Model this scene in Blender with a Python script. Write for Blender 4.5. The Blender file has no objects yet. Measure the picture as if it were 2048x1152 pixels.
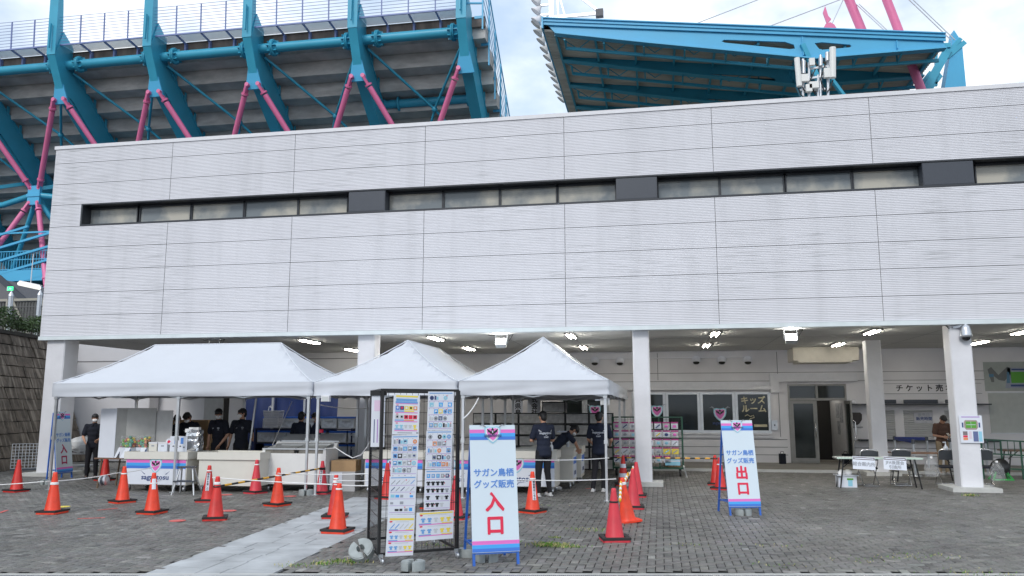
import bpy, bmesh, math, random
import numpy as np
from mathutils import Vector, Matrix
from mathutils.geometry import tessellate_polygon
R = math.radians
random.seed(7)
scene = bpy.context.scene
COL = scene.collection
# ---------------------------------------------------------------- camera
EYE = 1.8
PITCH, YAW, FPX = R(8.6), R(10.354), 1601.6
cam = bpy.data.cameras.new('camera')
cam.sensor_width = 36.0
cam.lens = FPX / 2048 * 36.0
cam.clip_start, cam.clip_end = 0.1, 2000
camo = bpy.data.objects.new('camera', cam)
COL.objects.link(camo)
camo.location = (0, 0, EYE)
camo.rotation_euler = (R(90) + PITCH, 0, YAW)
scene.camera = camo
scene.render.resolution_x, scene.render.resolution_y = 1024, 576
# ---------------------------------------------------------------- light and exposure
SUN_EL, SUN_AZ = R(37), R(192)          # azimuth clockwise from +Y
scene.view_settings.view_transform = 'Standard'
scene.view_settings.look = 'None'
scene.view_settings.exposure = 0.56
scene.view_settings.gamma = 1.0
world = bpy.data.worlds.new('World')
scene.world = world
world.use_nodes = True
nt = world.node_tree
nt.nodes.clear()
def nn(tree, kind, **kw):
    n = tree.nodes.new(kind)
    for k, v in kw.items():
        setattr(n, k, v)
    return n
wo = nn(nt, 'ShaderNodeOutputWorld'); bg = nn(nt, 'ShaderNodeBackground')
sky = nn(nt, 'ShaderNodeTexSky', sky_type='NISHITA', sun_disc=False)
sky.sun_elevation = SUN_EL; sky.sun_rotation = SUN_AZ
tc = nn(nt, 'ShaderNodeTexCoord'); mp = nn(nt, 'ShaderNodeMapping')
mp.inputs['Location'].default_value = (0.35, 0.2, 0.1)
mp.inputs['Scale'].default_value = (1.0, 1.0, 1.7)
n1 = nn(nt, 'ShaderNodeTexNoise'); n1.inputs['Scale'].default_value = 2.6; n1.inputs['Detail'].default_value = 7; n1.inputs['Roughness'].default_value = 0.55
n2 = nn(nt, 'ShaderNodeTexNoise'); n2.inputs['Scale'].default_value = 5.5; n2.inputs['Detail'].default_value = 6
r1 = nn(nt, 'ShaderNodeValToRGB'); r1.color_ramp.elements[0].position = 0.34; r1.color_ramp.elements[1].position = 0.52
r2 = nn(nt, 'ShaderNodeValToRGB'); r2.color_ramp.elements[0].position = 0.36; r2.color_ramp.elements[1].position = 0.64
r2.color_ramp.elements[0].color = (4.1, 4.95, 6.1, 1); r2.color_ramp.elements[1].color = (8.8, 9.1, 9.3, 1)
mx = nn(nt, 'ShaderNodeMix', data_type='RGBA')
sc_ = nn(nt, 'ShaderNodeMix', data_type='RGBA', blend_type='MIX')     # thin cloud in front of the blue
sc_.inputs[0].default_value = 0.80
sc_.inputs[7].default_value = (4.3, 5.4, 6.8, 1)
L = nt.links.new
L(tc.outputs['Generated'], mp.inputs[0]); L(mp.outputs[0], n1.inputs['Vector']); L(mp.outputs[0], n2.inputs['Vector'])
L(n1.outputs['Fac'], r1.inputs[0]); L(n2.outputs['Fac'], r2.inputs[0])
L(sky.outputs[0], sc_.inputs[6]); L(sc_.outputs[2], mx.inputs[6]); L(r2.outputs[0], mx.inputs[7]); L(r1.outputs[0], mx.inputs[0])
L(mx.outputs[2], bg.inputs[0]); bg.inputs[1].default_value = 0.11
L(bg.outputs[0], wo.inputs[0])
sun = bpy.data.lights.new('sun', 'SUN'); sun.energy = 1.05; sun.angle = R(14); sun.color = (1.0, 0.965, 0.92)
suno = bpy.data.objects.new('sun', sun); COL.objects.link(suno)
sd = Vector((math.sin(SUN_AZ) * math.cos(SUN_EL), math.cos(SUN_AZ) * math.cos(SUN_EL), math.sin(SUN_EL)))
suno.rotation_euler = sd.to_track_quat('Z', 'Y').to_euler()
suno.location = sd * 80
# ---------------------------------------------------------------- where a point of the survey photograph stands in the place
CAM = Vector((0, 0, EYE))
FW = Vector((-math.sin(YAW) * math.cos(PITCH), math.cos(YAW) * math.cos(PITCH), math.sin(PITCH)))
RT = Vector((math.cos(YAW), math.sin(YAW), 0)); UP = RT.cross(FW)
def ray(x, y): return FW * FPX + RT * (x - 1024) + UP * (576 - y)
def G(x, y, z=0.0):                     # on the level z
    d = ray(x, y); return CAM + d * ((z - EYE) / d.z)
def F(x, y, Y):                         # on the plane of depth Y
    d = ray(x, y); return CAM + d * (Y / d.y)
def PX(x, y, X):                        # on the plane of the given X
    d = ray(x, y); return CAM + d * (X / d.x)
def PL(x, y, o, n):                     # on any plane
    d = ray(x, y); return CAM + d * ((o - CAM).dot(n) / d.dot(n))
# ---------------------------------------------------------------- materials
def mat(name, col, rough=0.6, metal=0.0, var=0.08, scale=6.0, bump=0.0, bscale=40.0, spec=0.5, emit=None, alpha=None, coat=0.0, stretch=(1, 1, 1)):
    m = bpy.data.materials.new(name); m.use_nodes = True
    t = m.node_tree; p = t.nodes['Principled BSDF']
    p.inputs['Roughness'].default_value = rough; p.inputs['Metallic'].default_value = metal
    p.inputs['Specular IOR Level'].default_value = spec
    p.inputs['Coat Weight'].default_value = coat
    c = (*col, 1)
    p.inputs['Base Color'].default_value = c
    if emit:
        p.inputs['Emission Color'].default_value = (*emit[0], 1); p.inputs['Emission Strength'].default_value = emit[1]
    if alpha is not None:
        p.inputs['Alpha'].default_value = alpha
    if var or bump:
        tcn = nn(t, 'ShaderNodeTexCoord'); mpn = nn(t, 'ShaderNodeMapping'); mpn.inputs['Scale'].default_value = stretch
        t.links.new(tcn.outputs['Object'], mpn.inputs[0])
    if var:
        n = nn(t, 'ShaderNodeTexNoise'); n.inputs['Scale'].default_value = scale; n.inputs['Detail'].default_value = 5
        t.links.new(mpn.outputs[0], n.inputs['Vector'])
        r = nn(t, 'ShaderNodeMapRange'); r.inputs[1].default_value = 0.25; r.inputs[2].default_value = 0.75
        r.inputs[3].default_value = 1 - var; r.inputs[4].default_value = 1 + var
        t.links.new(n.outputs['Fac'], r.inputs[0])
        mm = nn(t, 'ShaderNodeVectorMath', operation='SCALE'); mm.inputs[0].default_value = col
        t.links.new(r.outputs[0], mm.inputs['Scale']); t.links.new(mm.outputs[0], p.inputs['Base Color'])
        rr = nn(t, 'ShaderNodeMapRange'); rr.inputs[3].default_value = max(0, rough - .08); rr.inputs[4].default_value = min(1, rough + .08)
        t.links.new(n.outputs['Fac'], rr.inputs[0]); t.links.new(rr.outputs[0], p.inputs['Roughness'])
    if bump:
        n = nn(t, 'ShaderNodeTexNoise'); n.inputs['Scale'].default_value = bscale; n.inputs['Detail'].default_value = 4
        t.links.new(mpn.outputs[0], n.inputs['Vector'])
        b = nn(t, 'ShaderNodeBump'); b.inputs['Strength'].default_value = bump; b.inputs['Distance'].default_value = 0.02
        t.links.new(n.outputs['Fac'], b.inputs['Height']); t.links.new(b.outputs[0], p.inputs['Normal'])
    return m
WHITE = mat('white_paint', (.70, .70, .73), .55, var=.05, bump=.05, bscale=14)
WALL = mat('wall_render', (.72, .705, .725), .8, var=.07, scale=1.3, bump=.12, bscale=30)
WALLG = mat('wall_groove', (.22, .22, .23), .85)
SOFF = mat('soffit_board', (.58, .58, .57), .8, var=.05, scale=.6)
COLM = mat('column_paint', (.68, .68, .71), .6, var=.06, scale=2.5, bump=.25, bscale=9)
CONC = mat('concrete', (.30, .30, .29), .9, var=.22, scale=1.1, bump=.2, bscale=18)
CONCL = mat('light_concrete', (.50, .50, .48), .85, var=.15, scale=3, bump=.2, bscale=30)
TEAL = mat('teal_steel', (.045, .36, .53), .42, var=.10, scale=.8)
TEALB = mat('bright_teal', (.07, .40, .66), .45, var=.06, scale=.5)
PINK = mat('pink_steel', (.70, .17, .34), .4, var=.06, scale=1)
RAIL = mat('rail_steel', (.20, .25, .48), .5)
DFRAME = mat('dark_frame', (.030, .034, .042), .35, var=.05)
DPANEL = mat('dark_panel', (.050, .058, .075), .45, var=.04)
BLACK = mat('black_metal', (.012, .012, .013), .4, var=0)
RUBBER = mat('black_rubber', (.02, .02, .02), .7)
STEEL = mat('galvanised_steel', (.55, .57, .60), .35, .85, var=.12, scale=12)
ALU = mat('aluminium', (.62, .64, .66), .38, .75, var=.08)
CHROME = mat('chrome', (.75, .75, .76), .15, 1.0, var=0)
TENT = mat('tent_fabric', (.56, .585, .635), .75, var=.03, scale=2, bump=.25, bscale=3)
ORANGE = mat('orange_plastic', (.76, .052, .018), .45, var=.22, scale=7)
RED = mat('red_plastic', (.60, .030, .024), .47, var=.24, scale=5)
PINKRED = mat('faded_red_plastic', (.63, .040, .060), .5, var=.14, scale=5)
ROPE = mat('white_rope', (.80, .80, .80), .8, var=0)
YEL = mat('yellow_plastic', (.80, .42, .03), .45)
BLUES = mat('sign_blue_steel', (.025, .12, .48), .4)
PRWHITE = mat('print_white', (.70, .73, .80), .4, var=.02)
PRSIGN = mat('sign_face', (.62, .71, .78), .4, var=.02, scale=2)
PRPINK = mat('print_pink', (.74, .16, .52), .45, var=0)
PRCYAN = mat('print_cyan', (.06, .36, .80), .45, var=0)
PRBLUE = mat('print_blue', (.05, .18, .62), .45, var=0)
PRRED = mat('print_red', (.72, .02, .07), .45, var=0)
PRTEXT = mat('print_text_blue', (.09, .24, .62), .45, var=0)
PRBLACK = mat('print_black', (.012, .012, .016), .5, var=0)
PRPURPLE = mat('print_purple', (.38, .16, .55), .45, var=0)
PRYEL = mat('print_yellow', (.82, .66, .09), .45, var=0)
PRGREY = mat('print_grey', (.32, .34, .38), .5, var=0)
PRLB = mat('print_light_blue', (.28, .58, .72), .45, var=0)
PRNAVY = mat('print_navy', (.04, .07, .2), .5, var=0)
PRGREEN = mat('print_green', (.10, .34, .04), .5, var=0)
PRORANGE = mat('print_orange', (.75, .28, .12), .5, var=0)
BEIGE = mat('beige_laminate', (.60, .58, .52), .5, var=.04)
CREAM = mat('cream_plastic', (.68, .66, .60), .45, var=.03)
FREEZ = mat('freezer_white', (.74, .74, .73), .35, var=.03)
CARD = mat('cardboard', (.40, .26, .14), .85, var=.1)
WOODT = mat('brown_table_top', (.17, .10, .065), .5, var=.1)
GREENF = mat('green_steel', (.015, .075, .045), .45)
GREENP = mat('green_plastic', (.03, .28, .06), .5)
NAVY = mat('navy_cloth', (.008, .013, .032), .85, var=.15, scale=8)
BLKC = mat('black_cloth', (.007, .009, .018), .9, var=.15, scale=8)
BLKT = mat('black_trousers', (.008, .008, .012), .9, var=.15)
BROWNC = mat('brown_cloth', (.085, .045, .032), .9, var=.1)
KHAKI = mat('khaki_cloth', (.30, .23, .15), .9, var=.1)
SKIN = mat('skin', (.46, .25, .165), .55, var=.06)
HAIR = mat('black_hair', (.010, .009, .010), .5, var=.3, scale=60)
MASKM = mat('face_mask', (.80, .80, .80), .8, var=0)
SHOE = mat('grey_shoe', (.45, .45, .45), .7, var=.2, scale=30)
LAMP = mat('lit_lamp', (.9, .9, .85), .4, var=0, emit=((1, .95, .83), 55.0))
HALLL = mat('lit_hall_lamp', (.9, .9, .85), .4, var=0, emit=((1, .95, .85), 6.0))
FLOODL = mat('lit_floodlight', (.9, .9, .9), .4, var=0, emit=((1, .97, .9), 35.0))
TUBE = mat('lit_tube', (.9, .9, .9), .4, var=0, emit=((1, .98, .9), .6))
EXITM = mat('lit_exit_green', (.02, .5, .15), .4, var=0, emit=((.05, .9, .3), 1.2))
LAMPOFF = mat('lamp_glass', (.55, .57, .56), .3, var=0)
CLEAR = mat('clear_plastic', (.60, .60, .60), .25, var=.25, scale=9)
CLEARB = mat('clear_box_front', (.60, .63, .68), .2, var=.3, scale=10)
SHELFB = mat('blue_lid', (.02, .10, .42), .45)
SHELFD = mat('dark_drawer_frame', (.02, .02, .022), .5)
TARP = mat('blue_tarp', (.010, .026, .11), .6, var=.1, bump=.5, bscale=2.5)
SILVER = mat('silver_film', (.75, .76, .78), .18, .9, var=.1, bump=1.0, bscale=9)
FILM = mat('clear_film', (.7, .72, .74), .12, var=.1, alpha=.14, bump=.8, bscale=12)
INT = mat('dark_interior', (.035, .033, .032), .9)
WGLASS = mat('window_glass', (.018, .024, .024), .05, var=.3, scale=1.2, spec=.6)
def cladding_mat():
    m = mat('white_cladding', (.655, .655, .695), .5, var=.04, scale=.5)
    t = m.node_tree; p = t.nodes['Principled BSDF']
    old = p.inputs['Base Color'].links[0].from_socket
    tcn = nn(t, 'ShaderNodeTexCoord')
    def noise(sc, scale, det=4):
        mpn = nn(t, 'ShaderNodeMapping'); mpn.inputs['Scale'].default_value = sc
        t.links.new(tcn.outputs['Object'], mpn.inputs[0])
        n = nn(t, 'ShaderNodeTexNoise'); n.inputs['Scale'].default_value = scale; n.inputs['Detail'].default_value = det
        t.links.new(mpn.outputs[0], n.inputs['Vector']); return n.outputs['Fac']
    def ramp(s, a, b):
        r = nn(t, 'ShaderNodeMapRange'); r.inputs[1].default_value = a; r.inputs[2].default_value = b
        t.links.new(s, r.inputs[0]); return r.outputs[0]
    def mul(a, b):
        q = nn(t, 'ShaderNodeMath', operation='MULTIPLY')
        for i, v in enumerate((a, b)):
            if isinstance(v, (int, float)): q.inputs[i].default_value = v
            else: t.links.new(v, q.inputs[i])
        return q.outputs[0]
    runs = ramp(noise((1.6, 1, .12), 1.5), .50, .72)            # vertical run marks
    lines = ramp(noise((1.1, 1, 26), 1.0), .53, .70)            # grime caught on single ribs
    patch = ramp(noise((.35, 1, .5), 1.0), .45, .65)
    d = nn(t, 'ShaderNodeMath', operation='ADD')
    t.links.new(mul(runs, .10), d.inputs[0]); t.links.new(mul(mul(lines, patch), .50), d.inputs[1])
    mxn = nn(t, 'ShaderNodeMix', data_type='RGBA'); t.links.new(d.outputs[0], mxn.inputs[0])
    t.links.new(old, mxn.inputs[6]); mxn.inputs[7].default_value = (.16, .17, .17, 1)
    t.links.new(mxn.outputs[2], p.inputs['Base Color'])
    return m
CLAD = cladding_mat()
def pane_mat():
    m = mat('clerestory_glass', (.24, .25, .245), .07, var=.0)
    t = m.node_tree; p = t.nodes['Principled BSDF']
    tcn = nn(t, 'ShaderNodeTexCoord'); n = nn(t, 'ShaderNodeTexNoise'); n.inputs['Scale'].default_value = 1.1; n.inputs['Detail'].default_value = 4
    t.links.new(tcn.outputs['Object'], n.inputs['Vector'])
    r = nn(t, 'ShaderNodeValToRGB'); r.color_ramp.elements[0].color = (.20, .225, .24, 1); r.color_ramp.elements[1].color = (.50, .475, .41, 1)  # warm and cool blotches paint interior lamp glints into the glass colour
    r.color_ramp.elements[0].position = .40; r.color_ramp.elements[1].position = .60
    t.links.new(n.outputs['Fac'], r.inputs[0]); t.links.new(r.outputs[0], p.inputs['Base Color'])
    return m
PANE = pane_mat()
# ---------------------------------------------------------------- mesh builder
class MB:
    def __init__(s): s.v, s.f, s.m, s.s = [], [], [], []
    def add(s, vs, fs, mi=0, smooth=False):
        o = len(s.v); s.v += [tuple(v) for v in vs]
        for f in fs: s.f.append([i + o for i in f]); s.m.append(mi); s.s.append(smooth)
    def b2(s, x0, x1, y0, y1, z0, z1, mi=0):
        s.add([(x0, y0, z0), (x1, y0, z0), (x1, y1, z0), (x0, y1, z0), (x0, y0, z1), (x1, y0, z1), (x1, y1, z1), (x0, y1, z1)],
              [(3, 2, 1, 0), (4, 5, 6, 7), (0, 1, 5, 4), (1, 2, 6, 5), (2, 3, 7, 6), (3, 0, 4, 7)], mi)
    def box(s, c, d, mi=0, rot=None):
        vs = [Vector((sx * d[0] / 2, sy * d[1] / 2, sz * d[2] / 2)) for sz in (-1, 1) for sx, sy in ((-1, -1), (1, -1), (1, 1), (-1, 1))]
        if rot is not None: vs = [rot @ v for v in vs]
        s.add([v + Vector(c) for v in vs], [(3, 2, 1, 0), (4, 5, 6, 7), (0, 1, 5, 4), (1, 2, 6, 5), (2, 3, 7, 6), (3, 0, 4, 7)], mi)
    def bar(s, p, q, w, h=None, mi=0, up=(0, 0, 1)):
        p, q = Vector(p), Vector(q); h = h or w; d = (q - p).normalized(); u = Vector(up)
        if abs(d.dot(u)) > .98: u = Vector((0, 1, 0))
        a = d.cross(u).normalized(); b = a.cross(d)
        vs = [e + a * (i * w / 2) + b * (j * h / 2) for e in (p, q) for i, j in ((-1, -1), (1, -1), (1, 1), (-1, 1))]
        s.add(vs, [(0, 1, 2, 3), (7, 6, 5, 4), (1, 0, 4, 5), (2, 1, 5, 6), (3, 2, 6, 7), (0, 3, 7, 4)], mi)
    def tube(s, p, q, r, mi=0, r2=None, n=8, caps=True):
        s.path([p, q], r, mi, n, r2, caps)
    def path(s, pts, r, mi=0, n=8, r2=None, caps=True):
        pts = [Vector(p) for p in pts]; N = len(pts); vs = []; a = None
        for i, p in enumerate(pts):
            d = ((pts[min(i + 1, N - 1)] - pts[max(i - 1, 0)])).normalized()
            if a is None:
                a = d.cross(Vector((0, 0, 1)) if abs(d.z) < .9 else Vector((1, 0, 0))).normalized()
            else:
                a = (a - d * a.dot(d)).normalized()
            b = d.cross(a); rr = r if r2 is None else r + (r2 - r) * i / (N - 1)
            vs += [p + (a * math.cos(t) + b * math.sin(t)) * rr for t in [2 * math.pi * k / n for k in range(n)]]
        fs = [(i * n + k, i * n + (k + 1) % n, (i + 1) * n + (k + 1) % n, (i + 1) * n + k) for i in range(N - 1) for k in range(n)]
        s.add(vs, fs, mi, True)
        if caps: s.add(vs[:n], [tuple(range(n))[::-1]], mi); s.add(vs[-n:], [tuple(range(n))], mi)
    def lathe(s, prof, c=(0, 0, 0), n=20, mi=0, smooth=True, rot=None):
        vs = []; c = Vector(c)
        for r, z in prof:
            for k in range(n):
                v = Vector((r * math.cos(2 * math.pi * k / n), r * math.sin(2 * math.pi * k / n), z))
                vs.append((rot @ v if rot is not None else v) + c)
        fs = [(i * n + k, i * n + (k + 1) % n, (i + 1) * n + (k + 1) % n, (i + 1) * n + k) for i in range(len(prof) - 1) for k in range(n)]
        s.add(vs, fs, mi, smooth)
        s.add(vs[:n], [tuple(range(n))[::-1]], mi); s.add(vs[-n:], [tuple(range(n))], mi)
    def ball(s, c, r, mi=0, n=12, m=8, rot=None):
        r = (r, r, r) if isinstance(r, (int, float)) else r; vs = []; c = Vector(c)
        for i in range(m + 1):
            t = math.pi * i / m
            for k in range(n):
                v = Vector((r[0] * math.sin(t) * math.cos(2 * math.pi * k / n), r[1] * math.sin(t) * math.sin(2 * math.pi * k / n), -r[2] * math.cos(t)))
                vs.append((rot @ v if rot is not None else v) + c)
        s.add(vs, [(i * n + k, i * n + (k + 1) % n, (i + 1) * n + (k + 1) % n, (i + 1) * n + k) for i in range(m) for k in range(n)], mi, True)
    def prism(s, pts, vec, mi=0, holes=()):
        vec = Vector(vec); loops = [[Vector(p) for p in pts]] + [[Vector(p) for p in h] for h in holes]
        flat = [p for l in loops for p in l]; n = len(flat)
        tr = tessellate_polygon(loops)
        s.add(flat + [p + vec for p in flat], [tuple(t) for t in tr] + [tuple(i + n for i in t[::-1]) for t in tr], mi)
        o = 0
        for l in loops:
            k = len(l); s.add(l + [p + vec for p in l], [(i, (i + 1) % k, (i + 1) % k + k, i + k) for i in range(k)], mi); o += k
    def poly(s, pts, mi=0): s.add(pts, [tuple(range(len(pts)))], mi)
    def xz(s, pts, y, mi=0, t=0.0015):  # flat print facing -Y
        s.prism([(p[0], y, p[1]) for p in pts], (0, -t, 0), mi)
    def rect(s, x0, x1, z0, z1, y, mi=0): s.poly([(x0, y, z0), (x1, y, z0), (x1, y, z1), (x0, y, z1)], mi)
    def build(s, name, mats, parent=None):
        me = bpy.data.meshes.new(name); me.from_pydata(s.v, [], s.f)
        for m in (mats if isinstance(mats, (list, tuple)) else [mats]): me.materials.append(m)
        me.polygons.foreach_set('material_index', s.m); me.polygons.foreach_set('use_smooth', s.s); me.update()
        o = bpy.data.objects.new(name, me); COL.objects.link(o)
        if parent is not None: o.parent = parent
        return o
def tag(o, label=None, cat=None, group=None, kind=None):
    for k, v in (('label', label), ('category', cat), ('group', group), ('kind', kind)):
        if v: o[k] = v
    return o
def thing(name, label, cat, loc=(0, 0, 0), rz=0.0, group=None):
    o = bpy.data.objects.new(name, None); COL.objects.link(o); o.empty_display_size = .2
    o.location = loc; o.rotation_euler = (0, 0, rz)
    return tag(o, label, cat, group)
def copy_tree(o, parent=None):
    c = o.copy(); COL.objects.link(c)
    if parent is not None: c.parent = parent
    for ch in list(o.children): copy_tree(ch, c)
    return c
def text(s, size, m, parent, x, y, z, name='lettering', bold=0.0, rz=0.0, align='CENTER', xs=1.0, rot=None, spacing=1.0, line=1.0):
    cu = bpy.data.curves.new('t', 'FONT'); cu.body = s; cu.size = size; cu.align_x = align; cu.align_y = 'CENTER'
    cu.extrude = .0012; cu.resolution_u = 2; cu.space_character = spacing; cu.space_line = line
    ob = bpy.data.objects.new('t', cu); COL.objects.link(ob)
    dg = bpy.context.evaluated_depsgraph_get(); dg.update()
    me = bpy.data.meshes.new_from_object(ob.evaluated_get(dg))
    bpy.data.objects.remove(ob); bpy.data.curves.remove(cu)
    if bold:     # heavier strokes: the same outline laid again, shifted a little
        nv = len(me.vertices); co = np.empty(nv * 3, 'f4'); me.vertices.foreach_get('co', co); co = co.reshape(-1, 3)
        fs = [list(p.vertices) for p in me.polygons]; vs, ff = [], []
        for i_, (dx_, dy_) in enumerate(((0, 0), (1, .3), (-1, -.3), (.3, 1), (-.3, -1), (.7, -.7), (-.7, .7))):
            vs.append(co + np.array([dx_ * bold, dy_ * bold, i_ * .00012])); ff += [[k_ + i_ * nv for k_ in f_] for f_ in fs]
        me = bpy.data.meshes.new(name); me.from_pydata(np.concatenate(vs).tolist(), [], ff); me.update()
    R4 = Matrix.Translation((x, y, z)) @ (rot if rot is not None else Matrix.Rotation(rz, 4, 'Z')) @ Matrix.Rotation(R(90), 4, 'X') @ Matrix.Diagonal((xs, 1, 1, 1))
    me.transform(R4); me.materials.clear(); me.materials.append(m); me.name = name
    o = bpy.data.objects.new(name, me); COL.objects.link(o)
    if parent is not None: o.parent = parent
    return o
CREST = [PRLB, PRWHITE, PRPINK, PRBLACK, PRGREY]
def crest_shapes(mb, cx, cz, s, y, k=(0, 1, 2, 3, 4)):
    "shield crest: pale blue border, white band, pink field, dark bird with open wings, two grey plumes"
    def P(l, f=1.0): return [(cx + a * s * f, cz + b * s * f) for a, b in l]
    sh = [(-.50, .38), (-.30, .47), (0, .42), (.30, .47), (.50, .38), (.50, .10), (.42, -.16), (.22, -.42), (0, -.58), (-.22, -.42), (-.42, -.16), (-.50, .10)]
    mb.xz(P(sh), y, k[0]); mb.xz(P(sh, .86), y - .002, k[1]); mb.xz([(p[0], p[1] + .02 * s) for p in P(sh, .70)], y - .004, k[2])
    for q in (-1, 1):
        mb.xz(P([(q * .06, .14), (q * .36, .34), (q * .30, .20), (q * .27, .10), (q * .20, .10), (q * .16, .02), (q * .07, .02)][::q]), y - .006, k[3])
        mb.xz(P([(q * .38, .44), (q * .60, .60), (q * .82, .50), (q * .62, .52), (q * .46, .38)][::q]), y - .003, k[4])
    mb.xz(P([(-.07, .30), (0, .38), (.07, .30), (.07, .0), (0, -.08), (-.07, 0)]), y - .008, k[3])
    mb.xz(P([(-.035, .2), (.035, .2), (.02, .06), (-.02, .06)]), y - .010, k[1])
def stripes(mb, x0, x1, ztop, h, y, k):
    "pink, light blue and blue bands printed one under the other"
    for i, (a, b) in enumerate(((0, .34), (.34, .68), (.68, 1))): mb.rect(x0, x1, ztop - h * b, ztop - h * a, y, k[i])
# ================================================================ THE SETTING: ground
def structure(o): return tag(o, kind='structure')
gm = mat('ground_base', (.03, .03, .028), .95, var=.25, scale=.6)
g = MB(); S = 900
g.poly([(-S, -S, -.022), (S, -S, -.022), (S, S, -.022), (-S, S, -.022)]); structure(g.build('ground', gm))
def paver_mat():
    m = bpy.data.materials.new('pavers'); m.use_nodes = True; t = m.node_tree; p = t.nodes['Principled BSDF']
    a = nn(t, 'ShaderNodeAttribute', attribute_name='tone'); tcn = nn(t, 'ShaderNodeTexCoord')
    def noise(scale, det, lo, hi, o1, o2):
        n = nn(t, 'ShaderNodeTexNoise'); n.inputs['Scale'].default_value = scale; n.inputs['Detail'].default_value = det
        t.links.new(tcn.outputs['Object'], n.inputs['Vector'])
        r = nn(t, 'ShaderNodeMapRange'); r.inputs[1].default_value = lo; r.inputs[2].default_value = hi; r.inputs[3].default_value = o1; r.inputs[4].default_value = o2
        t.links.new(n.outputs['Fac'], r.inputs[0]); return r.outputs[0], n.outputs['Fac']
    b1, _ = noise(.42, 3, .35, .65, .80, 1.14); b2, f2 = noise(45, 5, .3, .7, .78, 1.2); b3, _ = noise(1.9, 4, .45, .7, 1.0, .74)
    col = nn(t, 'ShaderNodeVectorMath', operation='SCALE'); t.links.new(a.outputs['Color'], col.inputs[0])
    m1 = nn(t, 'ShaderNodeMath', operation='MULTIPLY'); t.links.new(b1, m1.inputs[0]); t.links.new(b2, m1.inputs[1])
    m2 = nn(t, 'ShaderNodeMath', operation='MULTIPLY'); t.links.new(m1.outputs[0], m2.inputs[0]); t.links.new(b3, m2.inputs[1])
    t.links.new(m2.outputs[0], col.inputs['Scale']); t.links.new(col.outputs[0], p.inputs['Base Color'])
    p.inputs['Roughness'].default_value = .48; p.inputs['Specular IOR Level'].default_value = .45
    bu = nn(t, 'ShaderNodeBump'); bu.inputs['Strength'].default_value = .5; bu.inputs['Distance'].default_value = .004
    t.links.new(f2, bu.inputs['Height']); t.links.new(bu.outputs[0], p.inputs['Normal'])
    return m
STRIP_L = lambda y: -5.66 - (y - 8.28) * .081
STRIP_R = lambda y: -4.26 - (y - 8.53) * .050
def paving():
    "herringbone of 0.2 x 0.1 m blocks, every block its own height, tilt and tone"
    rng = np.random.default_rng(3); B = .1; V, Fc, T = [], [], []
    X0, X1, Y0, Y1 = -21.0, 12.2, 7.2, 25.0
    for i in range(int(X0 / B), int(X1 / B)):
        for j in range(int(Y0 / B), int(Y1 / B)):
            r = (i - j) % 4
            if r == 0: w, d = 2, 1
            elif r == 3: w, d = 1, 2
            else: continue
            x0, y0 = i * B, j * B; x1, y1 = x0 + w * B, y0 + d * B; cx, cy = (x0 + x1) / 2, (y0 + y1) / 2
            if abs(cx) / (cy + 1) > 1.25 or cx > .62 * cy + 1.5: continue
            if cy > 24.75 and cx > -9: continue
            if STRIP_L(cy) + .02 < cx < STRIP_R(cy) - .02 and cy < 16.2: continue
            # the drain runs obliquely along the near edge
            if cy < 7.93 + 0.1826 * (cx + 7.2) + .24: continue
            V.append((x0, x1, y0, y1)); T.append(w)
    V = np.array(V); n = len(V)
    gap, ch = .0042, .006
    z = rng.normal(0, .0016, n); tx = rng.normal(0, .016, n); ty = rng.normal(0, .016, n)
    xs = np.stack([V[:, 0], V[:, 1], V[:, 1], V[:, 0]], 1); ys = np.stack([V[:, 2], V[:, 2], V[:, 3], V[:, 3]], 1)
    cx, cy = xs.mean(1, keepdims=True), ys.mean(1, keepdims=True)
    def ring(ins, zz):
        X = xs - np.sign(xs - cx) * ins; Y = ys - np.sign(ys - cy) * ins
        return np.stack([X, Y, zz + z[:, None] + (X - cx) * tx[:, None] + (Y - cy) * ty[:, None]], 2)
    top = ring(gap + ch, 0.0); low = ring(gap, -.009)
    vv = np.concatenate([top, low], 1).reshape(-1, 3)
    base = np.arange(n)[:, None] * 8
    f = np.stack([base + np.array([[0, 1, 2, 3]])] + [base + np.array([[4 + k, 4 + (k + 1) % 4, (k + 1) % 4, k]]) for k in range(4)], 1).reshape(-1, 4)
    me = bpy.data.meshes.new('paving'); me.vertices.add(len(vv)); me.vertices.foreach_set('co', vv.ravel().astype('f4'))
    me.loops.add(f.size); me.loops.foreach_set('vertex_index', f.ravel().astype('i4'))
    me.polygons.add(len(f)); me.polygons.foreach_set('loop_start', (np.arange(len(f)) * 4).astype('i4'))
    me.update(calc_edges=True)
    t = rng.normal(.165, .014, n); k = rng.random(n); t = np.where(k > .96, t * 1.5, t); t = np.where(k < .06, t * .62, t)
    hue = rng.normal(0, .016, (n, 3)); c = np.clip(t[:, None] * (1 + hue) * np.array([[1.0, .97, .905]]), .03, .45)
    at = me.attributes.new('tone', 'FLOAT_COLOR', 'FACE')
    cc = np.repeat(np.concatenate([c, np.ones((n, 1))], 1), 5, axis=0); at.data.foreach_set('color', cc.ravel().astype('f4'))
    me.materials.append(paver_mat()); o = bpy.data.objects.new('paving', me); COL.objects.link(o); structure(o)
paving()
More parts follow.
